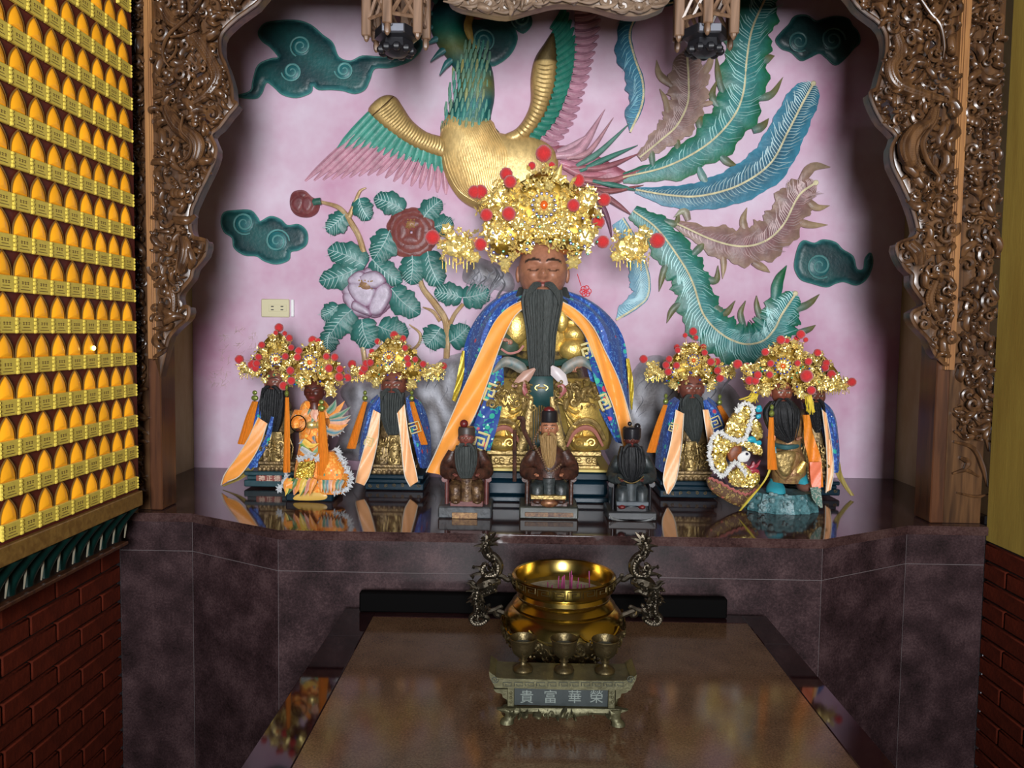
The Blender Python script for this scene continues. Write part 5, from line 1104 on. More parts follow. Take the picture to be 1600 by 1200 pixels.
for i, (x, y, r) in enumerate(((782, 306, 20), (776, 362, 20), (810, 348, 15), (918, 310, 20), (914, 368, 20), (878, 350, 15), (850, 356, 13))):
    cr0 = [o for o in big.children if o.name.startswith('crown')][0]; o_ = .13 if 800 < x < 900 else .085
    pts = [(x+r*(1+.28*(-1)**k)*.8*math.cos(k*math.pi/8), y+r*(1+.28*(-1)**k)*.9*math.sin(k*math.pi/8)) for k in range(16)]
    mb = MB(); mb.puff(np.array([W(a, b, YM-o_)[[0, 2]] for a, b in catmull(pts, 2, True)]), YM-o_, .012, .012, .008, back=.004)
    q = [(x-r*.7, y+r*.3), (x-r*.3, y-r*.35), (x, y+r*.2), (x+r*.35, y-r*.35), (x+r*.7, y+r*.25)]; mb.tube(np.array([W(a, b, YM-o_-.013) for a, b in catmull(q, 5)]), .004, 6)
    for k in range(5): kites(mb, W(x+r*.5*math.cos(k*1.3+i), y+r*.5*math.sin(k*1.3+i), YM-o_-.012), .010, rotm((1, 0, 0), .4*math.sin(k)), 5, .4)
    mb.build('dragon_plaque', FOIL, cr0, sharp=25)
mb = MB(); sp_ = W(876, 268, YM-.10); mb.blade(np.array([W(x, y, YM-.10) for x, y in ((866, 284), (872, 272), (878, 256))]), [.012, .012, .001], [.014, .012, .001], NRM, .3, .002); mb.build('crown_finial', FOIL, big)
mb = MB(); q = [(902, 428), (908, 447)]; mb.tube(np.array([W(*p, YM-.05) for p in q]), .0012, 4)
for a in range(6): mb.tube(np.array([W(915+5*math.cos(a)+4*math.cos(t), 455+5*math.sin(a)+4*math.sin(t), YM-.05) for t in np.linspace(0, 6.28, 9)]), .0014, 4)
mb.build('red_knot', M('red_cord', (.60, .03, .04), .6), big)
# ---------------------------------------------------------------- gilt attendants with blue capes
def attendant(name_label, Y0, cx, hy, hw, by0, by1, bx0, bx1, bw, crown_kw, beard_rows, bmat, ribs, tassels_, capes, yaw=0., skin=(.19, .06, .04), base_front=.10, frets=(), plain=False, eyes='open'):
    px = Y0/F_PX; c0 = W(cx, by1, Y0-base_front); c0 = A(c0[0], Y0, ALT)
    t = thing('deity_statue', c0, name_label, 'statue', 'crowned attendant statues')
    Yb_ = Y0-base_front; dep = base_front*1.9
    mb = MB(); h = (by1-by0)/3
    boxp(mb, bx0, bx1, by1-h, by1+4, Yb_, dep); boxp(mb, bx0+5, bx1-5, by1-2*h, by1-h, Yb_+.006, dep-.01); boxp(mb, bx0, bx1, by0, by1-2*h, Yb_, dep); mb.build('lacquer_base', NAVY if not plain else M('teal_base', (.02, .065, .08), .4, var=.4, scale=60), t)
    if not plain:
        mb = MB(); ym = by1-h*.5
        for k in range(7): x = lerp(bx0+8, bx1-8, k/6); mb.tube(np.array([W(*p, Yb_-.001) for p in spiral((x, ym), 3.0, 1.2, k, 1)]), .0010, 4)
        tag(mb.build('base_scrolls', AGED, t), kind='stuff')
    mb = MB(); boxp(mb, cx-bw*1.12, cx+bw*1.12, by0-16, by0-11, Y0-base_front*.9, base_front*1.6, .002); boxp(mb, cx-bw*1.05, cx+bw*1.05, by0-11, by0-1, Y0-base_front*.84, base_front*1.5, .003)
    for k in range(9): x = lerp(cx-bw, cx+bw, k/8); mb.ell(W(x, by0-4, Y0-base_front*.84), (bw*px*.13, .004, 4*px), 8, 5)
    mb.build('gilt_plinth', ANTG, t)
    yb = by0-16
    mb = MB(); loftp(mb, Y0, [(cx, yb, bw*.98, base_front*.72, .0), (cx, yb-12, bw, base_front*.75, .0), (cx, lerp(yb, hy, .35), bw*.95, base_front*.62, 0), (cx, lerp(yb, hy, .55), bw*.82, base_front*.5, 0), (cx, lerp(yb, hy, .72), bw*.9, base_front*.48, 0), (cx, lerp(yb, hy, .85), bw*.55, base_front*.3, 0)], 24, .03, 9); mb.build('gilt_robe', ANTG, t)
    for sg in (-1, 1):
        mb = MB(); loftp(mb, Y0, [(cx+sg*bw*.5, yb, bw*.36, .028, base_front*.55), (cx+sg*bw*.52, yb-14, bw*.38, .03, base_front*.55), (cx+sg*bw*.48, yb-32, bw*.34, .028, base_front*.5), (cx+sg*bw*.4, yb-42, bw*.2, .018, base_front*.4)], 14, .05, 7); mb.build('robed_knee', ANTG, t)
        mb = MB(); loftp(mb, Y0, [(cx+sg*bw*.55, yb-40, 5, .012, base_front*.6), (cx+sg*bw*.85, yb-48, 8, .018, base_front*.4), (cx+sg*bw*.95, yb-62, 9, .02, base_front*.15), (cx+sg*bw*.75, yb-80, 9, .02, .0)], 12); mb.build('sleeve', ANTG, t)
        hand(t, W(cx+sg*bw*.42, yb-38, Y0-base_front*.72), 5*px, (-sg, -.4, 0), SKINDM)
    mb = MB(); mb.blade(np.array([W(cx, y, Y0-base_front*.78) for y in np.linspace(yb-46, yb, 8)]), [8*px, 6*px, 9*px], [8*px, 6*px, 9*px], NRM, .3, .012); mb.build('front_panel', AGED, t)
    mb = MB()
    for sg in (-1, 1):
        for k in range(4): mb.tube(np.array([W(cx+sg*(8+k*4), yb-44+k*2, Y0-base_front*.80), W(cx+sg*(11+k*5), yb-22, Y0-base_front*.88), W(cx+sg*(8+k*5), yb-3, Y0-base_front*.80)]), .0018, 4)
    tag(mb.build('robe_folds', AGED, t), kind='stuff')
    mb = MB(); carve(mb, [(cx-bw*.8, yb-44), (cx+bw*.8, yb-44), (cx+bw*.9, yb-3), (cx-bw*.9, yb-3)], Y0-base_front*.66, 34, random.Random(int(cx)), .42, .004); tag(mb.build('robe_relief', AGED, t), kind='stuff')
    head(t, W(cx+yaw*4, hy-3, Y0-.03), hw*px*1.06, skin, yaw, 60, eyes=eyes)
    beard(t, Y0-.06, beard_rows, bmat, .0, 11)
    for EA, EB, oa, ob in capes: cape(t, EA, EB, Y0, oa, ob, BLUEB, n=18, nu=14, amp=.005)
    for EA, EB, o0, o1, mt, nm in ribs: ribbon(t, EA, EB, Y0, o0, o1, mt, nm, 18, .004, trim=TRIM if mt in (SATIN, PEACH) else None)
    for pts, w, off in tassels_: tassel(t, pts, w, Y0, off)
    for c_, s_, o_, tl in frets: fret(t, c_, s_, 1, o_, Y0, PALEY, tl, r=.002)
    if crown_kw: crown(t, Y0, **crown_kw)
    return t
def fanout(cx, by, w, h, top): return [(cx-w*.36, by), (cx-w*.5, by-h*.28), (cx-w*.42, by-h*.5), (cx-w*.3, by-h*.7), (cx-w*.15, by-h*.9), (top, by-h), (cx+w*.15, by-h*.9), (cx+w*.3, by-h*.7), (cx+w*.42, by-h*.5), (cx+w*.5, by-h*.28), (cx+w*.36, by), (cx, by-h*.06)]
# back left
t1 = attendant('crowned black bearded deity at far left with long orange ribbon and lettered base', 2.72, 432, 600, 17, 737, 757, 381, 462, 26,
    dict(outline=fanout(432, 592, 84, 76, 436), band=(414, 452, 588, 5), ros=(432, 561, 9), poms=[(436, 512, 7), (431, 520, 4), (445, 521, 4), (452, 528, 5.5), (409, 539, 5.5), (374, 561.5, 7), (404, 558, 5.5), (395, 570, 8), (399, 575, 6), (401, 568, 6), (455, 543, 5), (446, 557, 5.5)], n_foil=150, fs=4, seed=1, sides=[(388, 578, 30, 22, -1)], ears=[(414, 594, 7)], D=.07),
    [(426, 608, 17), (424, 630, 19), (422, 660, 17), (420, 685, 9), (420, 698, 3)], BEARDK,
    [([(404, 652), (388, 686), (370, 715), (352, 740), (346, 758)], [(418, 662), (408, 692), (394, 718), (374, 744), (356, 752)], .08, .12, SATIN, 'orange_ribbon'), ([(412, 690), (398, 718), (372, 745), (346, 759)], [(416, 694), (404, 722), (382, 746), (350, 760)], .07, .10, OLIVE, 'olive_lining'), ([(424, 650), (414, 685), (400, 712), (388, 730)], [(428, 652), (420, 690), (406, 716), (392, 734)], .085, .10, BLUEB, 'blue_edging')],
    [([(408, 625), (400, 650), (390, 690)], 8, .06)], [([(410, 618), (398, 640), (392, 680), (384, 725)], [(420, 622), (414, 650), (412, 690), (402, 730)], [.0, -.02, -.03, .0], [.05, .06, .07, .09])], yaw=.45, plain=True)
def textmesh(s, size, extr=.0006):
    cu = bpy.data.curves.new('t', 'FONT'); cu.body = s; cu.size = size; cu.extrude = extr; cu.align_x = 'CENTER'; cu.align_y = 'CENTER'; cu.resolution_u = 3
    o = bpy.data.objects.new('t', cu); C.objects.link(o); dg = bpy.context.evaluated_depsgraph_get(); me = bpy.data.meshes.new_from_object(o.evaluated_get(dg))
    V = [v.co[:] for v in me.vertices]; Fs = [tuple(p.vertices) for p in me.polygons]; bpy.data.objects.remove(o); bpy.data.meshes.remove(me); bpy.data.curves.remove(cu); return np.array(V).reshape(-1, 3), Fs
def letters(parent, s, x, y, Y, h, mat, name='lettering'):
    V, Fs = textmesh(s, h*1.05)
    if len(V) == 0: return
    c = W(x, y, Y); mb = MB(); mb.add(np.stack([c[0]+V[:, 0], np.full(len(V), c[1])-V[:, 2], c[2]+V[:, 1]], 1), Fs); return mb.build(name, mat, parent, smooth=False)
mb = MB(); boxp(mb, 400, 440, 743, 752, 2.619, .004, .001); mb.build('red_name_panel', M('faded_red_panel', (.24, .06, .045), .5), t1)
for i, ch in enumerate('神正德'): letters(t1, ch, 409+i*12, 748, 2.6185, 10*2.62/F_PX, M('ivory_lettering', (.70, .55, .42), .5))
# left of centre
attendant('crowned grey bearded deity with peach ribbons, just left of the big statue', 2.72, 616, 605, 18, 742, 762, 570, 662, 32,
    dict(outline=fanout(616, 596, 104, 72, 616), band=(597, 636, 590, 5.5), ros=(608, 558, 9), poms=[(616, 524, 7), (590, 533.5, 5), (630, 529, 5.5), (633, 543.5, 5), (581, 549, 4.5), (550, 569, 7), (572, 568, 6), (578.5, 566.5, 6), (569.5, 575.5, 6.5), (565, 583, 6.5), (636.5, 560, 5.5), (649, 561.5, 5), (638, 569, 5), (661, 569, 5.5), (693, 572, 6)], n_foil=170, fs=4.2, seed=2, sides=[(560, 583, 30, 22, -1), (678, 580, 34, 24, 1)], ears=[(588, 598, 9), (643, 600, 10)], D=.07),
    [(613, 613, 19), (612, 630, 18), (612, 655, 16), (614, 676, 10), (614, 686, 3)], BEARD,
    [([(584, 640), (572, 690), (558, 742), (556, 754)], [(594, 646), (590, 690), (578, 740), (569, 758)], .09, .13, PEACH, 'peach_ribbon'), ([(621, 645), (627, 690), (632, 740), (641, 760)], [(632, 632), (640, 690), (650, 735), (653, 752)], .09, .13, PEACH, 'peach_ribbon')],
    [([(577, 625), (568, 655), (556, 696)], 6, .07), ([(648, 625), (656, 655), (666, 690)], 6, .07)],
    [([(590, 616), (574, 632), (564, 670), (560, 715)], [(598, 622), (592, 650), (584, 680), (574, 720)], [.0, -.02, -.02, .02], [.06, .07, .08, .09]), ([(642, 616), (660, 632), (672, 670), (674, 728)], [(634, 622), (636, 650), (646, 690), (656, 730)], [.0, -.02, -.02, .02], [.06, .07, .08, .09])], frets=[((648, 668), 8, .11, -.3), ((576, 690), 6, .11, .3)])
# right of centre
attendant('crowned dark bearded deity with blue brocade cape, just right of the big statue', 2.66, 1080, 610, 18, 752, 774, 1031, 1122, 30,
    dict(outline=fanout(1080, 603, 96, 72, 1082), band=(1062, 1098, 597, 5.5), ros=(1083, 563, 9), poms=[(1083, 518, 6.5), (1070.5, 524, 4), (1087.5, 527.5, 4), (1057.5, 542.5, 5), (1059, 547, 5), (1099, 542, 5), (1101, 551, 5), (1045.5, 561, 5.5), (1005.5, 561, 6.5), (1040.5, 570.5, 6), (1057, 571, 5.5), (1044, 581, 6), (1110.5, 565.5, 6), (1120, 565, 6), (1121, 579, 6), (1125, 591, 6.5)], n_foil=160, fs=4.2, seed=3, sides=[(1022, 580, 30, 26, -1), (1138, 578, 24, 22, 1)], ears=[(1052, 602, 8), (1110, 602, 8)], D=.07),
    [(1080, 622, 18), (1081, 640, 18), (1083, 665, 15), (1086, 685, 8), (1086, 694, 3)], BEARD,
    [([(1056, 640), (1048, 690), (1036, 745), (1042, 771)], [(1068, 646), (1064, 700), (1056, 750), (1044, 772)], .09, .13, PEACH, 'peach_ribbon'), ([(1098, 640), (1104, 680), (1112, 730)], [(1106, 640), (1116, 680), (1126, 728)], .09, .12, PEACH, 'peach_ribbon')],
    [([(1034, 630), (1024, 660), (1012, 702)], 6, .07), ([(1118, 632), (1130, 655), (1142, 690)], 6, .05)],
    [([(1054, 620), (1036, 636), (1028, 670), (1024, 730)], [(1062, 626), (1056, 660), (1048, 700), (1036, 738)], [.0, -.02, -.02, .02], [.06, .07, .08, .09]), ([(1106, 620), (1122, 632), (1138, 660), (1140, 720)], [(1098, 626), (1104, 650), (1112, 680), (1120, 720)], [.0, -.02, -.02, .02], [.06, .07, .08, .09])], frets=[((1052, 668), 6, .10, .3), ((1118, 660), 8, .10, -.4)])
# far right, half hidden
attendant('half hidden deity at far right in blue brocade cape behind gold sleeved statue', 2.72, 1270, 622, 17, 752, 770, 1226, 1313, 28,
    dict(outline=fanout(1276, 614, 84, 66, 1276), band=(1258, 1294, 609, 5), ros=(1276, 580, 8), poms=[(1291, 567.5, 6), (1289, 574.5, 6), (1299, 585, 7), (1331, 597, 7)], n_foil=120, fs=4, seed=14, sides=[(1312, 602, 34, 22, 1)], ears=[], D=.05),
    [(1272, 628, 15), (1276, 645, 14), (1278, 665, 8), (1278, 676, 3)], BEARDK,
    [([(1284, 640), (1290, 690), (1292, 740), (1290, 770)], [(1290, 645), (1298, 690), (1302, 735), (1297, 765)], .09, .12, PEACH, 'peach_ribbon'), ([(1300, 715), (1308, 745), (1330, 775)], [(1312, 722), (1320, 750), (1334, 774)], .06, .10, OLIVE, 'olive_lining')],
    [], [([(1280, 622), (1300, 640), (1308, 670), (1310, 728)], [(1274, 630), (1284, 660), (1290, 700), (1296, 740)], [.0, -.02, -.02, .02], [.06, .07, .08, .09])])
# ---------------------------------------------------------------- child deity in orange, front left
def fur_line(mb, pts, Y, L, n, rg, r=.0022):
    px = Y/F_PX; q = resample(catmull(pts, 6), n); T = np.gradient(q, axis=0)
    for i in range(n):
        for k in range(4):
            a = rg.uniform(0, 6.28); l = L*rg.uniform(.5, 1.1); x, y = q[i]+A(rg.uniform(-1, 1), rg.uniform(-1, 1))
            mb.tube(np.array([W(x, y, Y), W(x+math.cos(a)*l*.6, y+math.sin(a)*l*.6, Y-rg.uniform(.002, .010)), W(x+math.cos(a)*l, y+math.sin(a)*l, Y-rg.uniform(0, .008))]), [r*1.3, r, r*.2], 4)
def flame(mb, pts, w, Y, off, cols):
    q = np.array([W(x, y, Y-off) for x, y in catmull(pts, 5)]); q[:, 1] -= np.linspace(0, .012, len(q)); px = Y/F_PX
    mb.blade(q, [w*px*.7, w*px, w*px*.6, .0004], [w*px*.7, w*px, w*px*.6, .0004], NRM, .4, .003, colf=lambda t, o: lerp(A(*cols[0]), A(*cols[1]), min(1, abs(o)*.8)))
YN = 2.50; pn = YN/F_PX; rg = random.Random(77)
c0 = W(482, 785, 2.44); nz = thing('child_deity_statue', (c0[0], YN, ALT), 'dark faced child deity in orange embroidered robe with gold crown, front left', 'statue')
OB = brocade('orange_brocade', (.85, .26, .03), (.95, .48, .10), (((.80, .55, .12), 40, .2), ((.05, .30, .20), 22, .12), ((.75, .70, .62), 34, .12)), 70)
mb = MB(); boxp(mb, 446, 520, 770, 787, 2.43, .14, .004); mb.build('lacquer_base', NAVY, nz)
mb = MB(); mb.puff(np.array([W(x, y, 2.43)[[0, 2]] for x, y in catmull([(460, 781), (462, 774), (476, 770), (500, 770), (511, 774), (508, 780), (490, 782)], 3, True)]), 2.43, .003, .006, .006); mb.build('gold_base_panel', M('ochre_panel', (.66, .40, .08), .4), nz)
mb = MB(); loftp(mb, YN, [(492, 772, 27, .05, .02), (490, 745, 29, .055, .02), (490, 715, 25, .05, .01), (490, 692, 21, .042, .0), (492, 665, 24, .045, .0), (492, 645, 23, .04, .0), (492, 634, 21, .038, .006), (492, 626, 15, .032, .012)], 24, .04, 11); mb.build('robe', OB, nz)
mb = MB(); loftp(mb, YN, [(462, 668, 7, .02, .04), (464, 655, 10, .025, .03), (472, 640, 12, .025, .0)], 14); mb.build('sleeve', OB, nz)
hand(nz, W(467, 672, YN-.06), 5*pn, (-.3, -1, 0), SKINDM)
head(nz, W(491.5, 612, YN-.03), 15.5*pn, SKIND, 0, 70, lips=(.20, .03, .03))
fm = MB()
PAL = [((.80, .26, .04), (.90, .48, .20)), ((.02, .20, .12), (.55, .50, .40)), ((.03, .22, .32), (.80, .50, .25)), ((.70, .32, .22), (.88, .60, .42))]
SP = [((512, 650), (528, 640), (540, 626)), ((515, 655), (532, 648), (549, 635)), ((516, 658), (534, 656), (550, 648)), ((516, 662), (534, 662), (549, 654)), ((514, 666), (530, 668), (545, 662)), ((512, 645), (522, 634), (526, 624)), ((508, 672), (524, 676), (538, 671))]
for i, p in enumerate(SP):
    m2 = MB(); flame(m2, p, 5.5, YN, .045+.003*i, PAL[i % 4]); m2.build('flame_sleeve', VC, nz)
for i, p in enumerate([((482, 640), (476, 648), (468, 655)), ((492, 640), (492, 650), (496, 658)), ((502, 640), (508, 648), (516, 652)), ((486, 652), (480, 662), (472, 668)), ((498, 654), (506, 664), (514, 668))]):
    m2 = MB(); flame(m2, p, 6.5, YN, .05, PAL[(0, 3, 0, 0, 2)[i]]); m2.build('collar_lappet', VC, nz)
rq = random.Random(3)
for k in range(26):
    x, y = rq.uniform(472, 512), rq.uniform(634, 700); a = rq.uniform(.6, 2.6); m2 = MB(); flame(m2, [(x, y), (x+4*math.cos(a), y+4*math.sin(a)), (x+10*math.cos(a), y+9*math.sin(a))], rq.uniform(2.5, 4.5), YN, .048+.004*rq.random(), PAL[rq.choice((0, 0, 0, 1, 2, 3))]); m2.build('embroidered_lappet', VC, nz)
m2 = MB(); m2.ell(W(486, 664, YN-.055), (9*pn, .012, 7*pn), 12, 8); m2.ell(W(500, 664, YN-.055), (9*pn, .012, 7*pn), 12, 8); m2.build('gold_breast_disc', FOIL, nz)
for i, p in enumerate([((470, 694), (480, 702), (490, 706)), ((508, 692), (498, 702), (488, 707)), ((474, 688), (486, 696), (500, 692)), ((470, 700), (484, 708), (496, 708))]):
    m2 = MB(); flame(m2, p, 5, YN, .062+.004*i, [((.03, .22, .08), (.60, .62, .10)), ((.03, .22, .08), (.70, .66, .30)), ((.90, .50, .06), (.95, .70, .2)), ((.30, .33, .34), (.70, .72, .7))][i]); m2.build('lotus_belt', VC, nz)
SEQ = sequin('gold_sequins', (1., .74, .14), (.30, .17, .015), 170)
ribbon(nz, [(468, 722), (462, 740), (459, 752)], [(492, 720), (490, 738), (486, 752)], YN, .085, .10, SEQ, 'sequin_apron', 14, .005)
for i in range(9):
    x = 446+i*5; m2 = MB(); flame(m2, [(x+6, 748), (x+2, 758), (x-2+rg.uniform(-4, 6), 770+rg.uniform(-2, 5))], 5.5, YN, .10+.002*(i % 3), [((.80, .24, .03), (.88, .42, .1)), ((.70, .45, .04), (.85, .62, .15)), ((.01, .10, .03), (.2, .28, .06)), ((.55, .16, .1), (.8, .5, .38))][i % 4]); m2.build('hem_lappet', VC, nz)
ribbon(nz, [(448, 752), (447, 762)], [(458, 752), (456, 764)], YN, .11, .12, SATIN, 'orange_tab', 8, .001)
tassel(nz, [(459, 618), (459, 660), (458, 732)], 5, YN, .07); tassel(nz, [(512, 640), (514, 690), (516, 736)], 8, YN, .075, n=16)
m2 = MB(); m2.tube(np.array([W(466+12*math.cos(a), 662+13*math.sin(a), YN-.10) for a in np.linspace(0, 6.29, 33)]), .0018, 6); m2.build('iron_ring', BLACK, nz)
m2 = MB(); loftp(m2, YN, [(518, 770, 20, .03, .05), (520, 745, 24, .035, .055), (518, 722, 18, .03, .05), (512, 705, 10, .02, .04)], 16, .05, 9); m2.build('side_skirt', OB, nz)
m2 = MB()
for k in range(7): flame(m2, [(500+k*6, 750), (502+k*5, 758), (504+k*5, 768+2*math.sin(k))], 4, YN, .095, PAL[k % 4])
m2.build('skirt_points', VC, nz)
FURG = M('grey_white_fur', (.66, .68, .70), .9, sheen=.4, var=.25, scale=90)
m2 = MB(); fur_line(m2, [(524, 700), (532, 712), (540, 730), (548, 748), (544, 762), (530, 768), (510, 764), (500, 756)], YN-.075, 8, 46, rg); fur_line(m2, [(466, 718), (480, 714), (498, 716)], YN-.08, 7, 14, rg); fur_line(m2, [(450, 734), (444, 752), (434, 766)], YN-.06, 7, 12, rg); fur_line(m2, [(520, 678), (534, 672)], YN-.05, 7, 8, rg); tag(m2.build('fur_trim', FURG, nz), kind='stuff')
crown(nz, YN, fanout(490, 604, 104, 70, 490), (475, 508, 602, 5.5), (485, 566, 11), [(488.5, 531.6, 7), (497, 533, 5), (467, 548, 6), (465, 558, 6), (510, 557, 5.5), (523, 558, 6), (514, 575.5, 6.5), (531, 576.6, 6), (530, 589, 7), (543, 590, 6.5), (453.6, 579, 6.5), (455, 595, 6.5), (443, 603, 7)], 170, 4.4, 9, [], [(471, 598, 10), (516, 608, 11)], D=.07)
# ---------------------------------------------------------------- warrior deity with gold sleeve, front right
YR = 2.43; pr2 = YR/F_PX; K = lambda *ps: [(1090+x/5.716, 600+y/5.716) for x, y in ps]
c0 = W(1222, 799, 2.37); wd = thing('warrior_deity_statue', (c0[0], YR, ALT), 'black bearded deity with gold sequin sleeve and white fur on turquoise rock base, front right', 'statue')
rg = random.Random(5); ROCKM = M('turquoise_rock', (.10, .24, .26), .4, col2=(.02, .07, .08), scale=70, bump=.6, bscale=90)
mb = MB(); loftp(mb, YR, [(1221, 802, 54, .075, .0), (1221, 792, 55, .075, .0), (1221, 778, 48, .068, .0), (1221, 768, 44, .06, .0)], 26, .05, 13); mb.build('rock_base', ROCKM, wd)
m2 = MB()
for k in range(90):
    a = rg.uniform(0, 6.28); x = 1221+54*math.cos(a)*rg.uniform(.9, 1.02); y = rg.uniform(770, 799); c = W(x, y, YR-.072*math.sin(a)); c[2] = max(c[2], ALT+.006); m2.ell(c, (.008*rg.uniform(.5, 1.2), .008, .006*rg.uniform(.6, 1.2)), 6, 4)
tag(m2.build('rock_lumps', M('pale_rock_chips', (.26, .36, .37), .45, col2=(.08, .18, .19), scale=50), wd), kind='stuff')
TURQ = M('turquoise_boot', (.03, .30, .38), .35)
for x, y, nm, mt in ((1212, 757, 'boot', TURQ), (1252, 742, 'boot', TURQ)):
    m2 = MB(); loftp(m2, YR, [(x, y+12, 15 if x < 1230 else 10, .035, .03), (x, y+4, 14 if x < 1230 else 9, .03, .025), (x, y-8, 8, .022, .0), (x, y-20, 8, .022, .0)], 16); m2.build(nm, mt, wd)
m2 = MB(); m2.ell(W(1256, 760, YR-.04), (11*pr2, .035, 8*pr2), 12, 8); m2.build('shoe', M('brown_shoe', (.16, .07, .05), .4), wd)
SK = M('brown_gold_robe', (.22, .10, .05), .4, .4, col2=(.42, .27, .10), scale=70, bump=.4, bscale=120)
mb = MB(); loftp(mb, YR, [(1230, 752, 24, .045, .01), (1232, 735, 27, .05, .01), (1231, 715, 25, .048, .0), (1230, 698, 21, .04, .0), (1230, 685, 22, .04, .0), (1228, 660, 27, .04, .0), (1226, 642, 20, .035, 0), (1222, 630, 9, .02, 0)], 24, .03, 9); mb.build('armoured_robe', SK, wd)
for i, s_ in enumerate((1., .72)):
    m2 = MB(); m2.puff(np.array([W(x, y, YR-.05-.008*i)[[0, 2]] for x, y in catmull([(1226-20*s_, 708), (1226-16*s_, 730), (1226-4, 748*1+(s_-1)*18), (1226+6, 748+(s_-1)*18), (1226+18*s_, 728), (1226+22*s_, 706)], 4, True)]), YR-.05-.008*i, .010, .012, .006, back=.008); m2.build('apron_plate', AGED if i else SK, wd)
m2 = MB(); m2.tube(np.array([W(1209+42*t, 695+4*math.sin(t*3.14), YR-.048*math.sin(t*3.14)-.005) for t in np.linspace(0, 1, 13)]), .008, 8); m2.build('belt', M('teal_belt', (.04, .12, .13), .35), wd)
m2 = MB(); m2.blade(np.array([W(x, y, YR-.055) for x, y in catmull([(1258, 722), (1250, 735), (1240, 742)], 5)]), [.008, .014, .004], [.008, .014, .004], NRM, .5, .008); m2.build('gold_skirt_flap', GOLD, wd)
hand(wd, W(1250, 684, YR-.06), 6*pr2, (-1, -.5, -.2), SKINM); hand(wd, W(1200, 684, YR-.05), 6*pr2, (1, -.5, -.2), SKINM)
head(wd, W(1221, 614, YR-.03), 15.5*pr2, (.22, .06, .035), 0, 70, eyes='open')
beard(wd, YR-.06, [(1222, 627, 16), (1222, 642, 27), (1224, 660, 25), (1229, 676, 17), (1236, 690, 6)], BEARDK, .0, 15)
m2 = MB()
for k in range(26):
    x = rg.uniform(1178, 1190); m2.tube(np.array([W(x, 606+rg.uniform(0, 8), YR-.02), W(x-rg.uniform(2, 10), 618+rg.uniform(-3, 6), YR-.03), W(x-rg.uniform(4, 26), 628+rg.uniform(-4, 4), YR-.02)]), .0011, 4)
for k in range(20):
    x = rg.uniform(1258, 1268); m2.tube(np.array([W(x, 612+rg.uniform(0, 6), YR-.02), W(x+rg.uniform(0, 5), 630, YR-.03), W(x+rg.uniform(0, 7), 644+rg.uniform(-4, 4), YR-.02)]), .0011, 4)
tag(m2.build('yellow_threads', M('yellow_thread', (.70, .52, .03), .6), wd), kind='stuff')
tassel(wd, [(1193, 648), (1193, 690), (1195, 727)], 6, YR, .075, n=14)
ribbon(wd, [(1254, 648), (1256, 690), (1264, 725), (1268, 762)], [(1264, 648), (1276, 690), (1284, 725), (1284, 760)], YR, .05, .085, SILKO, 'orange_sash', 20, .008)
ribbon(wd, [(1265, 722), (1266, 745), (1270, 764)], [(1283, 722), (1283, 745), (1282, 762)], YR, .09, .095, M('coral_silk', (.80, .20, .10), .45), 'coral_tail', 12, .003)
ribbon(wd, [(1266, 762), (1270, 780), (1283, 794)], [(1282, 760), (1284, 775), (1285, 793)], YR, .095, .10, brocade('green_grey_tip', (.08, .16, .13), (.35, .36, .30), (((.03, .2, .12), 60, .25),), 90), 'sash_tip', 10, .002)
ribbon(wd, [(1198, 652), (1203, 670), (1208, 690)], [(1206, 654), (1212, 670), (1211, 688)], YR, .05, .055, M('coral_robe_edge', (.78, .26, .12), .45), 'robe_edge', 10, .002)
ribbon(wd, K((660, 610), (610, 830), (470, 1010), (370, 1138)), K((682, 605), (650, 800), (500, 1000), (385, 1130)), YR, .07, .09, M('yellow_ribbon', (.62, .50, .06), .5), 'yellow_ribbon', 18, .003)
ribbon(wd, K((680, 560), (690, 640)), K((700, 560), (706, 640)), YR, .06, .06, TURQ, 'turquoise_tab', 6, .001)
def pad(pts, Y, H, mat, nm, R=.02):
    m_ = MB(); m_.puff(np.array([W(x, y, Y)[[0, 2]] for x, y in catmull(K(*pts), 4, True)]), Y, H*.7, R, .006, back=.012); o_ = m_.build(nm, mat, wd)
    if mat is SEQ:
        P_ = [tuple(p) for p in catmull(K(*pts), 4, True)]; a_ = np.array(P_); lo, hi = a_.min(0), a_.max(0); sq = MB(); k = 0; r_ = random.Random(int(lo[0]))
        while k < (hi-lo).prod()*.09:
            x, y = r_.uniform(lo[0], hi[0]), r_.uniform(lo[1], hi[1]); k += 1
            if inpoly(x, y, P_): d_ = min(1, edged(x, y, P_)*pr2/R); kites(sq, W(x, y, Y-H*.7*(.3+.7*math.sqrt(1-(1-d_)**2))-.002), 2.6*pr2, rotm((0, 0, 1), r_.uniform(-.5, .5))@rotm((1, 0, 0), r_.uniform(-.6, .3)), 6, .1, 1, .5)
        if sq.v: tag(sq.build('sequins', FOIL, o_, smooth=False), kind='stuff')
    return o_
pad([(250, 400), (300, 290), (390, 200), (450, 190), (480, 230), (470, 330), (440, 470), (330, 470), (270, 450)], YR-.03, .03, SEQ, 'sequin_sleeve')
pad([(480, 330), (560, 350), (570, 480), (500, 480)], YR-.02, .02, SEQ, 'sequin_sleeve')
pad([(140, 520), (200, 450), (330, 500), (450, 520), (560, 550), (565, 640), (470, 600), (380, 550), (290, 590), (250, 650), (265, 730), (220, 800), (160, 730), (130, 620)], YR-.035, .03, SEQ, 'sequin_sleeve')
pad([(270, 800), (340, 760), (400, 700), (470, 760), (545, 790), (535, 890), (420, 920), (300, 890)], YR-.035, .03, SEQ, 'sequin_sleeve')
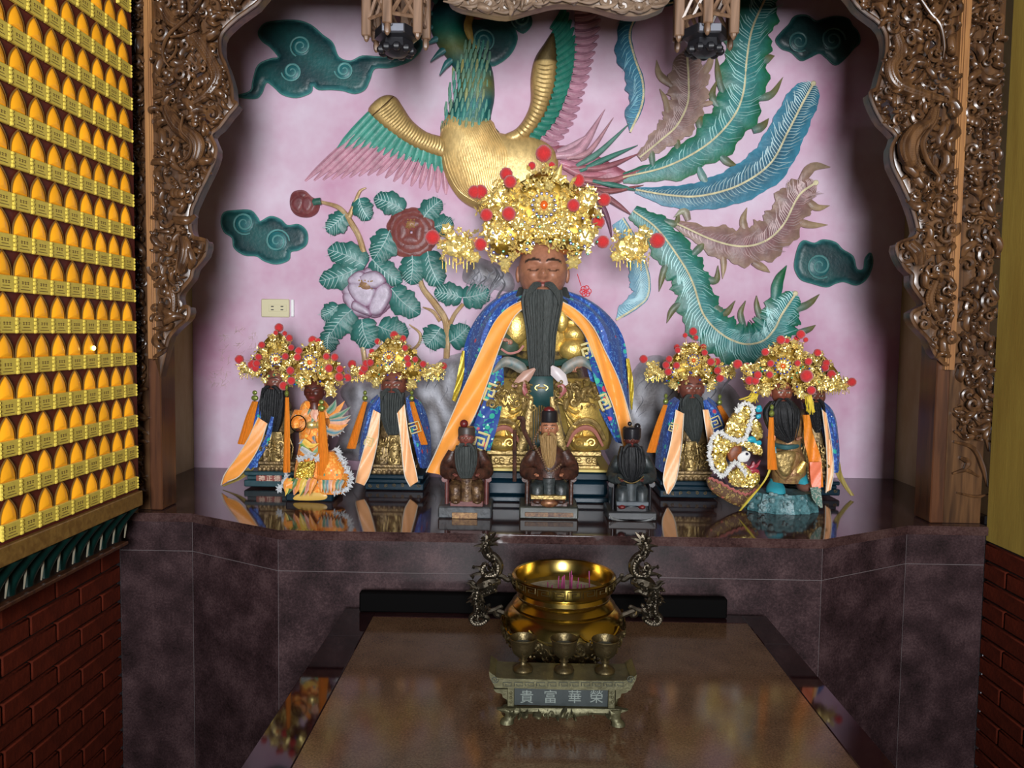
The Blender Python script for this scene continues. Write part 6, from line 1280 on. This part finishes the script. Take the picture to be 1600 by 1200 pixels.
pad([(265, 610), (320, 540), (390, 560), (370, 660), (290, 690)], YR-.045, .014, M('rust_cloth', (.26, .07, .02), .5, var=.5, scale=90), 'dragon_cheek')
pad([(360, 640), (430, 600), (470, 630), (440, 690), (370, 690)], YR-.052, .010, FUR, 'dragon_brow', .012)
m2 = MB(); m2.ell(W(*K((442, 625))[0], YR-.062), (.0045,)*3, 10, 8); m2.build('dragon_eye', M('blue_black_eye', (.01, .012, .04), .1, coat=.8), wd)
for pts in ([(420, 715), (470, 735), (500, 690), (520, 720), (562, 680), (540, 735), (520, 750), (470, 765)], [(460, 760), (510, 755), (545, 770), (552, 805), (515, 790), (480, 802)]): pad(pts, YR-.05, .008, M('crimson_satin', (.32, .025, .045), .4, var=.3), 'dragon_tongue', .01)
for pts in ([(520, 210), (560, 190), (575, 240), (530, 250)], [(525, 280), (560, 270), (560, 300), (530, 310)], [(500, 520), (560, 505), (565, 540), (510, 550)], [(440, 480), (500, 470), (520, 510), (450, 520)]): pad(pts, YR-.045, .010, M('cyan_satin', (.02, .34, .46), .4), 'cyan_tuft', .008)
m2 = MB(); fur_line(m2, K((345, 250), (380, 190), (450, 180), (495, 220), (485, 300), (455, 400), (425, 490), (350, 505), (280, 480), (200, 430), (140, 470), (112, 560), (108, 660), (140, 750), (200, 815), (250, 800), (300, 730), (350, 700), (400, 760), (430, 800)), YR-.062, 5.5, 120, rg, .0026); tag(m2.build('fur_trim', FUR, wd), kind='stuff')
pad([(95, 840), (200, 870), (330, 940), (430, 930), (560, 900), (470, 1030), (400, 1100), (250, 1040), (110, 940)], YR-.01, .012, brocade('brown_gold_hem', (.10, .045, .02), (.35, .24, .06), (((.42, .10, .08), 50, .2),), 80), 'cloak_hem', .015)
m2 = MB(); q = K((100, 835), (200, 880), (330, 950), (440, 985), (520, 940)); q = catmull(q, 8); m2.tube(np.array([W(x, y+1.5*math.sin(i*2), YR-.03) for i, (x, y) in enumerate(q)]), .004, 5); m2.build('scalloped_edge', M('rose_edge', (.45, .14, .12), .5), wd)
crown(wd, YR, fanout(1225, 613, 124, 86, 1230), (1205, 1241, 610, 6.5), (1222, 572, 12), [(1220, 531, 7), (1230, 532.5, 4), (1251, 522.5, 7), (1245, 529, 5), (1259, 531, 4), (1195.5, 550, 6), (1277.5, 551, 6), (1204, 568, 5.5), (1246, 567.5, 5), (1263, 565, 6), (1260, 587.5, 10), (1267.5, 610, 7), (1202.5, 585.5, 5.5), (1184, 586, 6.5), (1171, 594.5, 7), (1180, 595, 6.5), (1152.5, 569, 7.5), (1166, 574, 7.5)], 220, 4.6, 12, [(1296, 600, 36, 24, 1), (1172, 582, 24, 24, -1)], [(1195, 612, 11), (1250, 615, 10)], D=.08)
# ---------------------------------------------------------------- three small old statues in front
def seated(label, Y0, cx, hy, hw, base, hat, beard_rows, bmat, skin, robe, robe2, chair, eyes='open', extra=None, lap=None):
    px = Y0/F_PX; bx0, bx1, by0, by1 = base; c0 = W(cx, by1, Y0-.06); t = thing('small_deity_statue', (c0[0], Y0, ALT), label, 'statue', 'small old statues in the front row')
    Yf_ = Y0-.065; mb = MB(); boxp(mb, bx0, bx1, by0, by1+3, Yf_, .13, .004); mb.build('plinth', chair[1], t)
    mb = MB(); w = (bx1-bx0)/2; yt = by0-7
    boxp(mb, cx-w*.62, cx+w*.62, by0-9, by0, Yf_+.004, .05, .002); mb.build('foot_step', chair[0], t)
    mb = MB(); boxp(mb, cx-w*.82, cx-w*.66, by0-42, by0, Y0-.03, .085, .004); boxp(mb, cx+w*.66, cx+w*.82, by0-42, by0, Y0-.03, .085, .004); boxp(mb, cx-w*.7, cx+w*.7, by0-26, by0, Y0-.015, .07, .003); boxp(mb, cx-w*.72, cx+w*.72, by0-70, by0, Y0+.045, .014, .004)
    for sg in (-1, 1): q = np.array([W(cx+sg*w*.76, by0-44, Y0+.05), W(cx+sg*w*.80, by0-46, Y0), W(cx+sg*w*.82, by0-43, Y0-.04)]); mb.tube(catmull(q, 4), [.007, .008, .009], 7)
    mb.build('armchair', chair[0], t)
    mb = MB(); loftp(mb, Y0, [(cx, by0-30, w*.62, .045, .0), (cx, by0-46, w*.52, .042, .0), (cx, by0-66, w*.56, .04, .0), (cx, by0-84, w*.55, .036, .0), (cx, by0-94, w*.34, .026, .0), (cx, by0-99, w*.18, .018, 0)], 20, .02, 7); mb.build('robe', robe, t)
    for sg in (-1, 1):
        mb = MB(); loftp(mb, Y0, [(cx+sg*w*.40, by0-8, w*.24, .022, .045), (cx+sg*w*.40, by0-20, w*.25, .026, .045), (cx+sg*w*.38, by0-36, w*.27, .034, .032), (cx+sg*w*.32, by0-44, w*.2, .03, .015)], 14, .05, 6); mb.build('robed_leg', robe2, t)
        mb = MB(); mb.ell(W(cx+sg*w*.40, by0-9, Y0-.062), (w*.16*px, .016, 4.5*px), 10, 7); mb.build('shoe', robe2 if lap is None else lap, t)
        mb = MB(); q = np.array([W(cx+sg*w*.50, by0-86, Y0), W(cx+sg*w*.72, by0-66, Y0-.01), W(cx+sg*w*.74, by0-54, Y0-.035), W(cx+sg*w*.52, by0-52, Y0-.06)]); mb.tube(catmull(q, 5), [w*px*.20, w*px*.25, w*px*.25, w*px*.2], 10); mb.build('sleeve', robe, t)
        hand(t, W(cx+sg*w*.44, by0-51, Y0-.072), 5*px, (-sg*.5, -1, -.1), M('old_hand', skin, .4))
    mb = MB(); mb.blade(np.array([W(cx, y, Y0-.058) for y in np.linspace(by0-44, by0-8, 6)]), [w*.2*px, w*.16*px, w*.2*px], [w*.2*px, w*.16*px, w*.2*px], NRM, .3, .01); mb.build('robe_panel', robe2, t)
    head(t, W(cx, hy, Y0-.02), hw*px, skin, 0, 60, eyes=eyes)
    beard(t, Y0-.045, beard_rows, bmat, .0, 11)
    hat(t, Y0, px)
    if extra: extra(t, Y0, px)
    return t
WORN = M('worn_red_brown_lacquer', (.085, .03, .018), .42, col2=(.02, .010, .008), scale=50, bump=.4, bscale=90); WORNG = M('worn_gilt_robe', (.17, .095, .04), .42, .3, col2=(.045, .02, .012), scale=70, bump=.5, bscale=110)
WORNB = M('worn_slate_base', (.09, .10, .11), .45, col2=(.02, .02, .022), scale=40, bump=.3); DKGR = M('dark_green_grey_robe', (.035, .045, .045), .42, col2=(.012, .014, .015), scale=50, bump=.3, bscale=90); REDP = M('dull_red_chair', (.17, .05, .045), .45, var=.4, scale=40)
HATB = M('black_hat', (.012, .011, .014), .3); REDB = M('dark_red_knob', (.13, .012, .012), .4)
def hat1(t, Y0, px):
    mb = MB(); mb.lathe([(0, .030), (.022, .030), (.025, .022), (.024, 0), (.026, -.003), (.0, -.003)], W(729, 683, Y0-.018), 20); mb.build('black_cap', M('worn_black_cap', (.05, .035, .03), .45), t)
    mb = MB(); mb.ell(W(725, 662, Y0-.02), 6.5*px, 14, 10); mb.build('cap_ball', REDB, t)
def ex1(t, Y0, px):
    mb = MB(); boxp(mb, 706, 746, 801, 811, Y0-.0665, .004, .001); mb.build('gold_panel', M('gilded_panel', (.42, .25, .10), .5, .3, col2=(.12, .05, .03), scale=120), t)
    m_ = MB(); boxp(m_, 709, 744, 782, 795, Y0-.05, .02, .002); m_.build('red_footboard', REDP, t)
seated('small old statue with red ball cap and grey beard, left of the front three', 2.30, 729, 684, 12.5, (684, 768, 792, 814), hat1, [(728, 697, 16), (728, 712, 18), (728, 730, 16), (728, 745, 10), (728, 754, 3)], BEARD, (.20, .06, .045), WORN, WORNG, (REDP, WORNB), extra=ex1)
def hat2(t, Y0, px):
    mb = MB(); mb.lathe([(0, .033), (.022, .033), (.025, .028), (.0255, .003), (.028, 0), (.0, -.003)], W(858, 659, Y0-.02), 22); mb.build('black_hat', HATB, t)
    mb = MB(); mb.ell(W(858, 641, Y0-.02), (9*px, .014, 6*px), 14, 10); mb.build('hat_knob', REDB, t)
def ex2(t, Y0, px):
    mb = MB(); mb.tube(np.array([W(804, y, Y0-.05) for y in (672, 700, 725, 752)]), [.0055, .006, .006, .006], 8)
    mb.build('staff', WORN, t)
    mb = MB(); q = np.array([W(x, y, Y0-.05) for x, y in catmull([(807, 653), (816, 655), (818, 670), (826, 688), (833, 702)], 5)]); mb.tube(q, [.004, .009, .007, .007, .004], 7); mb.build('dragon_staff', WORN, t)
    mb = MB(); pts = [(842, 672), (834, 690), (840, 705), (850, 722), (855, 735), (865, 735), (876, 726)]; q = resample(catmull(pts, 6), 26)
    for x, y in q: mb.ell(W(x, y, Y0-.075), .0033, 7, 5)
    tag(mb.build('bead_necklace', M('wooden_beads', (.16, .09, .05), .35), t), kind='stuff')
    mb = MB(); boxp(mb, 829, 885, 774, 781, Y0-.075, .03, .002); mb.build('gold_board', AGED, t)
    mb = MB(); mb.ell(W(858, 786, Y0-.065), (14*px, .012, 7*px), 12, 8); mb.build('gilt_mask', M('dull_gilt', (.32, .15, .06), .4, .3, col2=(.1, .03, .02), scale=80), t)
    mb = MB(); boxp(mb, 820, 896, 801, 808, Y0-.0665, .004, .001); mb.build('worn_panel', M('worn_gold_panel', (.24, .13, .06), .5, col2=(.05, .02, .02), scale=130), t)
seated('small old statue with tan beard, black hat and staff, middle of front three', 2.31, 858, 669, 13.5, (811, 904, 792, 816), hat2, [(857, 680, 14), (857, 694, 13), (858, 712, 11), (859, 724, 8), (859, 731, 3)], BEARDW, (.42, .17, .09), WORN, DKGR, (WORN, M('green_black_base', (.05, .055, .045), .4, var=.5, scale=50)), extra=ex2, lap=WORN)
def hat3(t, Y0, px):
    mb = MB(); mb.lathe([(0, .036), (.022, .036), (.027, .030), (.026, .006), (.024, 0), (.0, -.003)], W(987, 686, Y0-.018), 20); mb.build('black_hat', HATB, t)
    for x, y, r in ((984, 662, 3.6), (996, 666, 5), (977, 670, 4)): mb = MB(); mb.ell(W(x, y, Y0-.02), r*px, 10, 8); mb.build('hat_knob', HATB, t)
def ex3(t, Y0, px):
    mb = MB(); mb.tube(np.array([W(x, y, Y0-.075) for x, y in catmull([(966, 746), (976, 752), (987, 755), (998, 751), (1006, 744)], 5)]), .0016, 5); mb.build('belt_cord', AGED, t)
    mb = MB(); mb.tube(np.array([W(x, y, Y0-.067) for x, y in catmull([(953, 806), (960, 812), (987, 816), (1014, 813), (1023, 806)], 5)]), [.002, .004, .003, .004, .002], 5); mb.build('base_moulding', M('silver_worn_edge', (.35, .37, .38), .4, .4, var=.5, scale=60), t)
    mb = MB(); boxp(mb, 963, 1014, 784, 791, Y0-.072, .03, .002); mb.build('foot_board', M('slate_board', (.10, .12, .14), .4, var=.4), t)
seated('small dark statue with black hat and black beard, right of the front three', 2.31, 987, 686, 11.5, (949, 1027, 800, 819), hat3, [(987, 698, 17), (987, 714, 21), (987, 732, 20), (987, 746, 12), (987, 756, 3)], BEARDK, (.09, .022, .018), DKGR, M('slate_robe', (.055, .068, .075), .45, col2=(.02, .025, .028), scale=50), (HATB, M('black_slate_base', (.03, .032, .036), .35, var=.4)), extra=ex3, lap=REDB)

LIM['z'] = TABZ+.0004
# ------------------------------------------------------------------ censer, cups and stand on the table
YC_ = 1.75; cc = W(881, 897, YC_); XC = cc[0]
cen = thing('incense_censer', (XC, YC_, TABZ), 'big brass incense censer with dragon handles on the stone table', 'censer')
prof = [(.0, .006), (.055, .006), (.075, .012), (.10, .03), (.125, .048), (.1365, .074), (.1375, .088)]
mb = MB(); mb.lathe(prof, (XC, YC_, TABZ), 56); mb.build('relief_bowl', BRASSD, cen)
prof2 = [(.1375, .088), (.133, .104), (.122, .118), (.113, .123), (.115, .129), (.108, .137), (.102, .142), (.104, .149), (.100, .157), (.108, .165), (.1145, .167), (.1155, .170), (.1155, .192), (.112, .195), (.108, .193), (.106, .168), (.098, .158), (.100, .140), (.09, .125)]
mb = MB(); mb.lathe(prof2, (XC, YC_, TABZ), 64); mb.build('brass_neck', BRASS, cen)
mb = MB(); mb.lathe([(0, .150), (.104, .148)], (XC, YC_, TABZ), 40); mb.build('ash', M('pale_ash', (.50, .46, .42), .95, var=.4, scale=60, bump=.8, bscale=60), cen)
m2 = MB()       # meander around the rim
for k in range(22):
    a0 = k/22*2*math.pi; da = 2*math.pi/22*.42; pts = [(-1, -1), (-1, 1), (1, 1), (1, -.5), (-.3, -.5), (-.3, .35), (.4, .35)]; q = []
    for (x0, y0), (x1, y1) in zip(pts[:-1], pts[1:]):
        for t in (0, .5): q.append((lerp(x0, x1, t), lerp(y0, y1, t)))
    q.append(pts[-1]); m2.tube(np.array([(XC+.1158*math.cos(a0+u*da), YC_+.1158*math.sin(a0+u*da), TABZ+.181+v*.0075) for u, v in q]), .0010, 4)
tag(m2.build('meander_band', BRASSD, cen), kind='stuff')
m2 = MB()       # scalloped collar above the relief
for k in range(8):
    a0 = k/8*2*math.pi+.2; q = []
    for t in np.linspace(0, 1, 13): a = a0+t*2*math.pi/8; q.append((XC+.1372*math.cos(a), YC_+.1372*math.sin(a), TABZ+.104-.022*abs(math.sin(t*math.pi))**.7))
    m2.tube(np.array(q), .0028, 5)
m2.build('scalloped_collar', BRASS, cen)
m2 = MB(); r3 = random.Random(8)
for k in range(70):
    a = r3.uniform(math.pi*.98, math.pi*2.02); z = r3.uniform(.03, .082); r_ = np.interp(z, [p[1] for p in prof], [p[0] for p in prof])+.001; s_ = r3.uniform(.007, .013); ph_ = r3.uniform(0, 6); q = []
    for t in np.linspace(0, 1, 10): rr_ = s_*(1-.8*t); b = ph_+t*7; q.append((XC+r_*math.cos(a+rr_*math.cos(b)/r_), YC_+r_*math.sin(a+rr_*math.cos(b)/r_), TABZ+z+rr_*math.sin(b)))
    m2.tube(np.array(q), [.003, .0028, .0015], 4)
tag(m2.build('bowl_relief', BRASSD, cen), kind='stuff')
for a in (math.pi*1.5, math.pi*.17, math.pi*.83):
    m2 = MB(); x, y = XC+.075*math.cos(a), YC_+.075*math.sin(a); m2.rings([(x, y, TABZ+.0005, .016, .016), (x, y, TABZ+.012, .013, .013), (x, y, TABZ+.03, .02, .02), (x, y, TABZ+.045, .01, .01)], 12); m2.build('foot', BRASSD, cen)
def dragon(mir):
    T = (lambda x: 1768-x) if mir else (lambda x: x)
    V = lambda ps: [(T(720+x/7.06), 820+y/7.06) for x, y in ps]; Y = YC_
    def tb(ps, r, off=0., k=7): m_ = MB(); return np.array([W(x, y, Y-off) for x, y in catmull(V(ps), 6)])
    h = MB()
    body = tb([(300, 170), (270, 240), (300, 320), (370, 370), (410, 440), (400, 520), (330, 560), (260, 540), (240, 480), (280, 420)], 0)
    h.tube(body, [.006, .011, .012, .012, .012, .011, .010, .009, .008, .004], 8)
    for i in range(2, len(body)-2, 2): h.ell(body[i]-A(0, .010, 0), (.005, .005, .005), 6, 4)
    low = tb([(330, 570), (250, 620), (190, 720), (170, 820), (185, 900), (170, 980), (120, 1030), (150, 1080), (230, 1080), (290, 1040)], 0); h.tube(low, [.008, .010, .011, .011, .010, .009, .008, .006, .005, .003], 8)
    hd_ = tb([(190, 690), (260, 670), (330, 640), (390, 625), (440, 620)], 0, .012); h.tube(hd_, [.012, .017, .016, .011, .006], 8)
    jaw = tb([(230, 760), (290, 740), (350, 720), (400, 735)], 0, .012); h.tube(jaw, [.010, .009, .007, .004], 7)
    h.ell(W(*V([(320, 655)])[0], Y-.028), (.005, .005, .004), 8, 6)
    for ps in ([(270, 670), (310, 630), (330, 628)], [(220, 690), (150, 700), (95, 650)], [(380, 620), (400, 600), (412, 618)], [(240, 800), (215, 760), (260, 730), (300, 735)], [(225, 790), (240, 830), (265, 858)]): h.tube(tb(ps, 0, .022), [.003, .004, .0015], 6)
    for (x0, y0), (x1, y1) in (((170, 690), (60, 640)), ((165, 730), (55, 735)), ((160, 770), (75, 820)), ((165, 820), (60, 860)), ((170, 860), (110, 890)), ((150, 650), (80, 620)), ((290, 170), (260, 90)), ((300, 160), (310, 85)), ((320, 160), (390, 80)), ((330, 180), (440, 145)), ((320, 210), (410, 230)), ((270, 210), (205, 180)), ((265, 240), (140, 235)), ((400, 420), (470, 430)), ((400, 480), (460, 500)), ((380, 370), (430, 380)), ((240, 160), (235, 130)), ((255, 280), (190, 300)), ((240, 500), (130, 460)), ((130, 460), (140, 490)), ((230, 540), (95, 560)), ((120, 555), (130, 600)), ((300, 900), (330, 880)), ((200, 900), (250, 860)), ((230, 930), (240, 900)), ((250, 960), (330, 880))):
        h.tube(tb([(x0, y0), ((x0+x1)/2+8, (y0+y1)/2-8), (x1, y1)], 0, .004), [.0055, .004, .0008], 5)
    for ps in ([(400, 560), (460, 570), (510, 605), (545, 600), (545, 560), (520, 555)], [(250, 960), (330, 950), (380, 935), (440, 905), (455, 920)], [(370, 940), (390, 990), (430, 1000), (440, 960)], [(170, 980), (230, 1000), (300, 1030), (250, 1060), (205, 1075)]): h.tube(tb(ps, 0, 0), [.006, .006, .005, .004], 6)
    for i in range(1, len(low)-1, 2): h.ell(low[i]-A(0, .009, 0), (.0045, .0045, .0045), 6, 4)
    h.tube(np.array([W(*V([(400, 945)])[0], Y), (XC+(1 if mir else -1)*.131, YC_, TABZ+.10)]), .006, 6); h.tube(np.array([W(*V([(545, 585)])[0], Y), (XC+(1 if mir else -1)*.112, YC_, TABZ+.17)]), .005, 6)
    carve(h, V([(100, 640), (250, 600), (430, 600), (420, 700), (300, 760), (330, 900), (300, 1050), (130, 1060), (150, 900), (90, 820)]), Y-.004, 40, random.Random(6), .33, .002); carve(h, V([(240, 120), (380, 130), (360, 260), (430, 400), (400, 540), (240, 560), (230, 420), (330, 380), (240, 280)]), Y-.004, 30, random.Random(9), .3, .002)
    h.build('dragon_handle', BRONZE, cen)
dragon(False); dragon(True)
INC = M('purple_incense_stick', (.30, .04, .14), .7)
r4 = random.Random(3)
for k in range(26):
    a = r4.uniform(0, 6.28); d = r4.uniform(.004, .075)*(.5 if k < 12 else 1); x, y = XC+d*math.cos(a), YC_+d*math.sin(a)*.8; L = r4.uniform(.024, .046) if k < 14 else r4.uniform(.016, .03)
    m_ = MB(); m_.tube(np.array([(x, y, TABZ+.1475), (x+r4.uniform(-.002, .002), y+r4.uniform(-.002, .002), TABZ+.148+L)]), .0011, 6)
    tag(m_.build('incense_stick', INC), 'short purple incense stick standing in the censer ash', 'incense', 'incense sticks in the censer')
# stand
YS = 1.44; pS = YS/F_PX
st = thing('offering_stand', (W(880, 1090, YS)[0], YS+.035, TABZ), 'small lettered brass altar stand holding three cups', 'stand')
SX = W(879, 1090, YS)[0]; z = lambda py: W(879, py, YS)[2]; ZT_ = z(1062)
mb = MB(); P_ = lambda x: W(x, 1062, YS)[0]
# tray with upswept ends (profile across x, extruded in y)
top = [(P_(764), z(1051)), (P_(773), z(1057)), (P_(786), z(1061)), (P_(879), ZT_), (P_(972), z(1061)), (P_(986), z(1057)), (P_(995), z(1051))]
bot = [(P_(993), z(1060)), (P_(985), z(1076)), (P_(879), z(1077)), (P_(774), z(1076)), (P_(765), z(1060))]
loop = [tuple(p) for p in catmull(top, 4)]+bot; n = len(loop)
V = [(x, YS-.002, zz) for x, zz in loop]+[(x, YS+.074, zz) for x, zz in loop]; mb.add(V, [list(range(n))[::-1], list(range(n, 2*n))]+[(i, (i+1) % n, n+(i+1) % n, n+i) for i in range(n)]); mb.build('tray_top', BRASST, st, sharp=30)
m2 = MB()
for k in range(11):
    x0 = 786+k*17.5; q = []
    for (u, v) in ((0, 1072), (0, 1066.5), (13, 1066.5), (13, 1072), (4, 1072), (4, 1069)): q.append(W(x0+u, v, YS-.0025))
    m2.tube(np.array(q), .0007, 4)
for x, sg in ((773, 1), (985, -1)): m2.tube(np.array([W(*p, YS-.0025) for p in spiral((x, 1062), 6, 1.6, 0, sg)]), .0009, 4)
tag(m2.build('meander_band', M('dark_patina', (.05, .055, .045), .6), st), kind='stuff')
MB().box(P_(804), P_(951), YS+.008, YS+.06, z(1106), z(1076)).build('front_panel', M('green_black_panel', (.012, .02, .02), .5, var=.3, scale=200), st, smooth=False)
for x0, x1 in ((793, 804), (951, 962)):
    m2 = MB(); m2.box(P_(x0), P_(x1), YS+.003, YS+.065, z(1107), z(1076), .001)
    for yy in (1083, 1090, 1097): m2.ell(W((x0+x1)/2, yy, YS+.002), (.0025, .002, .003), 6, 4)
    m2.build('corner_column', BRASST, st)
for sg, x in ((1, 793), (-1, 962)):
    m2 = MB(); q = [(x, 1077), (x-sg*22, 1077), (x-sg*18, 1082), (x-sg*9, 1084), (x-sg*7, 1090), (x-sg*1, 1093), (x, 1098)]; Vv = [W(a, b, YS+.006) for a, b in q]; Vb = [v+A(0, .012, 0) for v in Vv]; n = len(q); m2.add(Vv+Vb, [list(range(n)), list(range(n, 2*n))[::-1]]+[(i, n+i, n+(i+1) % n, (i+1) % n) for i in range(n)]); m2.build('side_bracket', BRASST, st, smooth=False)
m2 = MB(); ap = [(790, 1106), (968, 1108), (968, 1114), (958, 1120), (948, 1118), (930, 1116), (910, 1118), (880, 1122), (850, 1118), (830, 1115), (812, 1116), (802, 1120), (790, 1114)]
m2.puff(np.array([W(x, y, YS+.004)[[0, 2]] for x, y in catmull(ap, 3, True)]), YS+.004, .005, .006, .006, back=.008); m2.build('scalloped_apron', BRASST, st)
m2 = MB(); carve(m2, [(796, 1107), (962, 1109), (960, 1116), (800, 1115)], YS, 22, random.Random(2), .42, .0); tag(m2.build('apron_relief', BRASST, st), kind='stuff')
for x, sg in ((797, -1), (962, 1)):
    for yy in (YS+.008, YS+.06):
        m2 = MB(); xx = W(x, 1120, YS)[0]; m2.rings([(xx+sg*.006, yy-.003, TABZ+.0005, .013, .010), (xx+sg*.005, yy-.002, TABZ+.007, .012, .009), (xx, yy, TABZ+.014, .010, .008), (xx, yy, z(1108), .014, .010)], 12); m2.build('paw_foot', BRASST, st)
for x, ch in ((823, '貴'), (860, '富'), (898, '華'), (932, '榮')): letters(st, ch, x, 1090, YS+.0075, 22*pS, LETTER)
zc_ = ZT_
for x, nm in ((817, 'left'), (881, 'middle'), (945, 'right')):
    px_ = 1.475/F_PX; xx = W(x, 1050, 1.475)[0]; t = thing('brass_cup', (xx, 1.475, zc_), 'small footed brass wine cup, %s of the three on the stand' % nm, 'cup', 'three cups on the stand')
    mb = MB(); mb.lathe([(0, .0006), (.0185, .0006), (.0195, .004), (.017, .009), (.009, .0125), (.0062, .016), (.0062, .019), (.009, .021), (.006, .024), (.0105, .028), (.019, .036), (.0225, .046), (.0235, .056), (.0265, .064), (.0255, .0655), (.0225, .060), (.0205, .046), (.015, .036), (0, .032)], (xx, 1.475, zc_), 32); mb.build('goblet', BRASSD, t)
    mb = MB(); mb.lathe([(0, .052), (.0208, .052)], (xx, 1.475, zc_), 24); mb.build('water', M('clear_wine', (.20, .22, .20), .05, .2), t)
    mb = MB(); mb.tube(np.array([(xx+.002+.006*math.cos(a)*(1-.1*a/6.28), 1.475-.0218, zc_+.044+.006*math.sin(a)) for a in np.linspace(0, 9, 18)]), .0010, 4); mb.build('emblem', BRASSD, t)

LIM['z'] = None
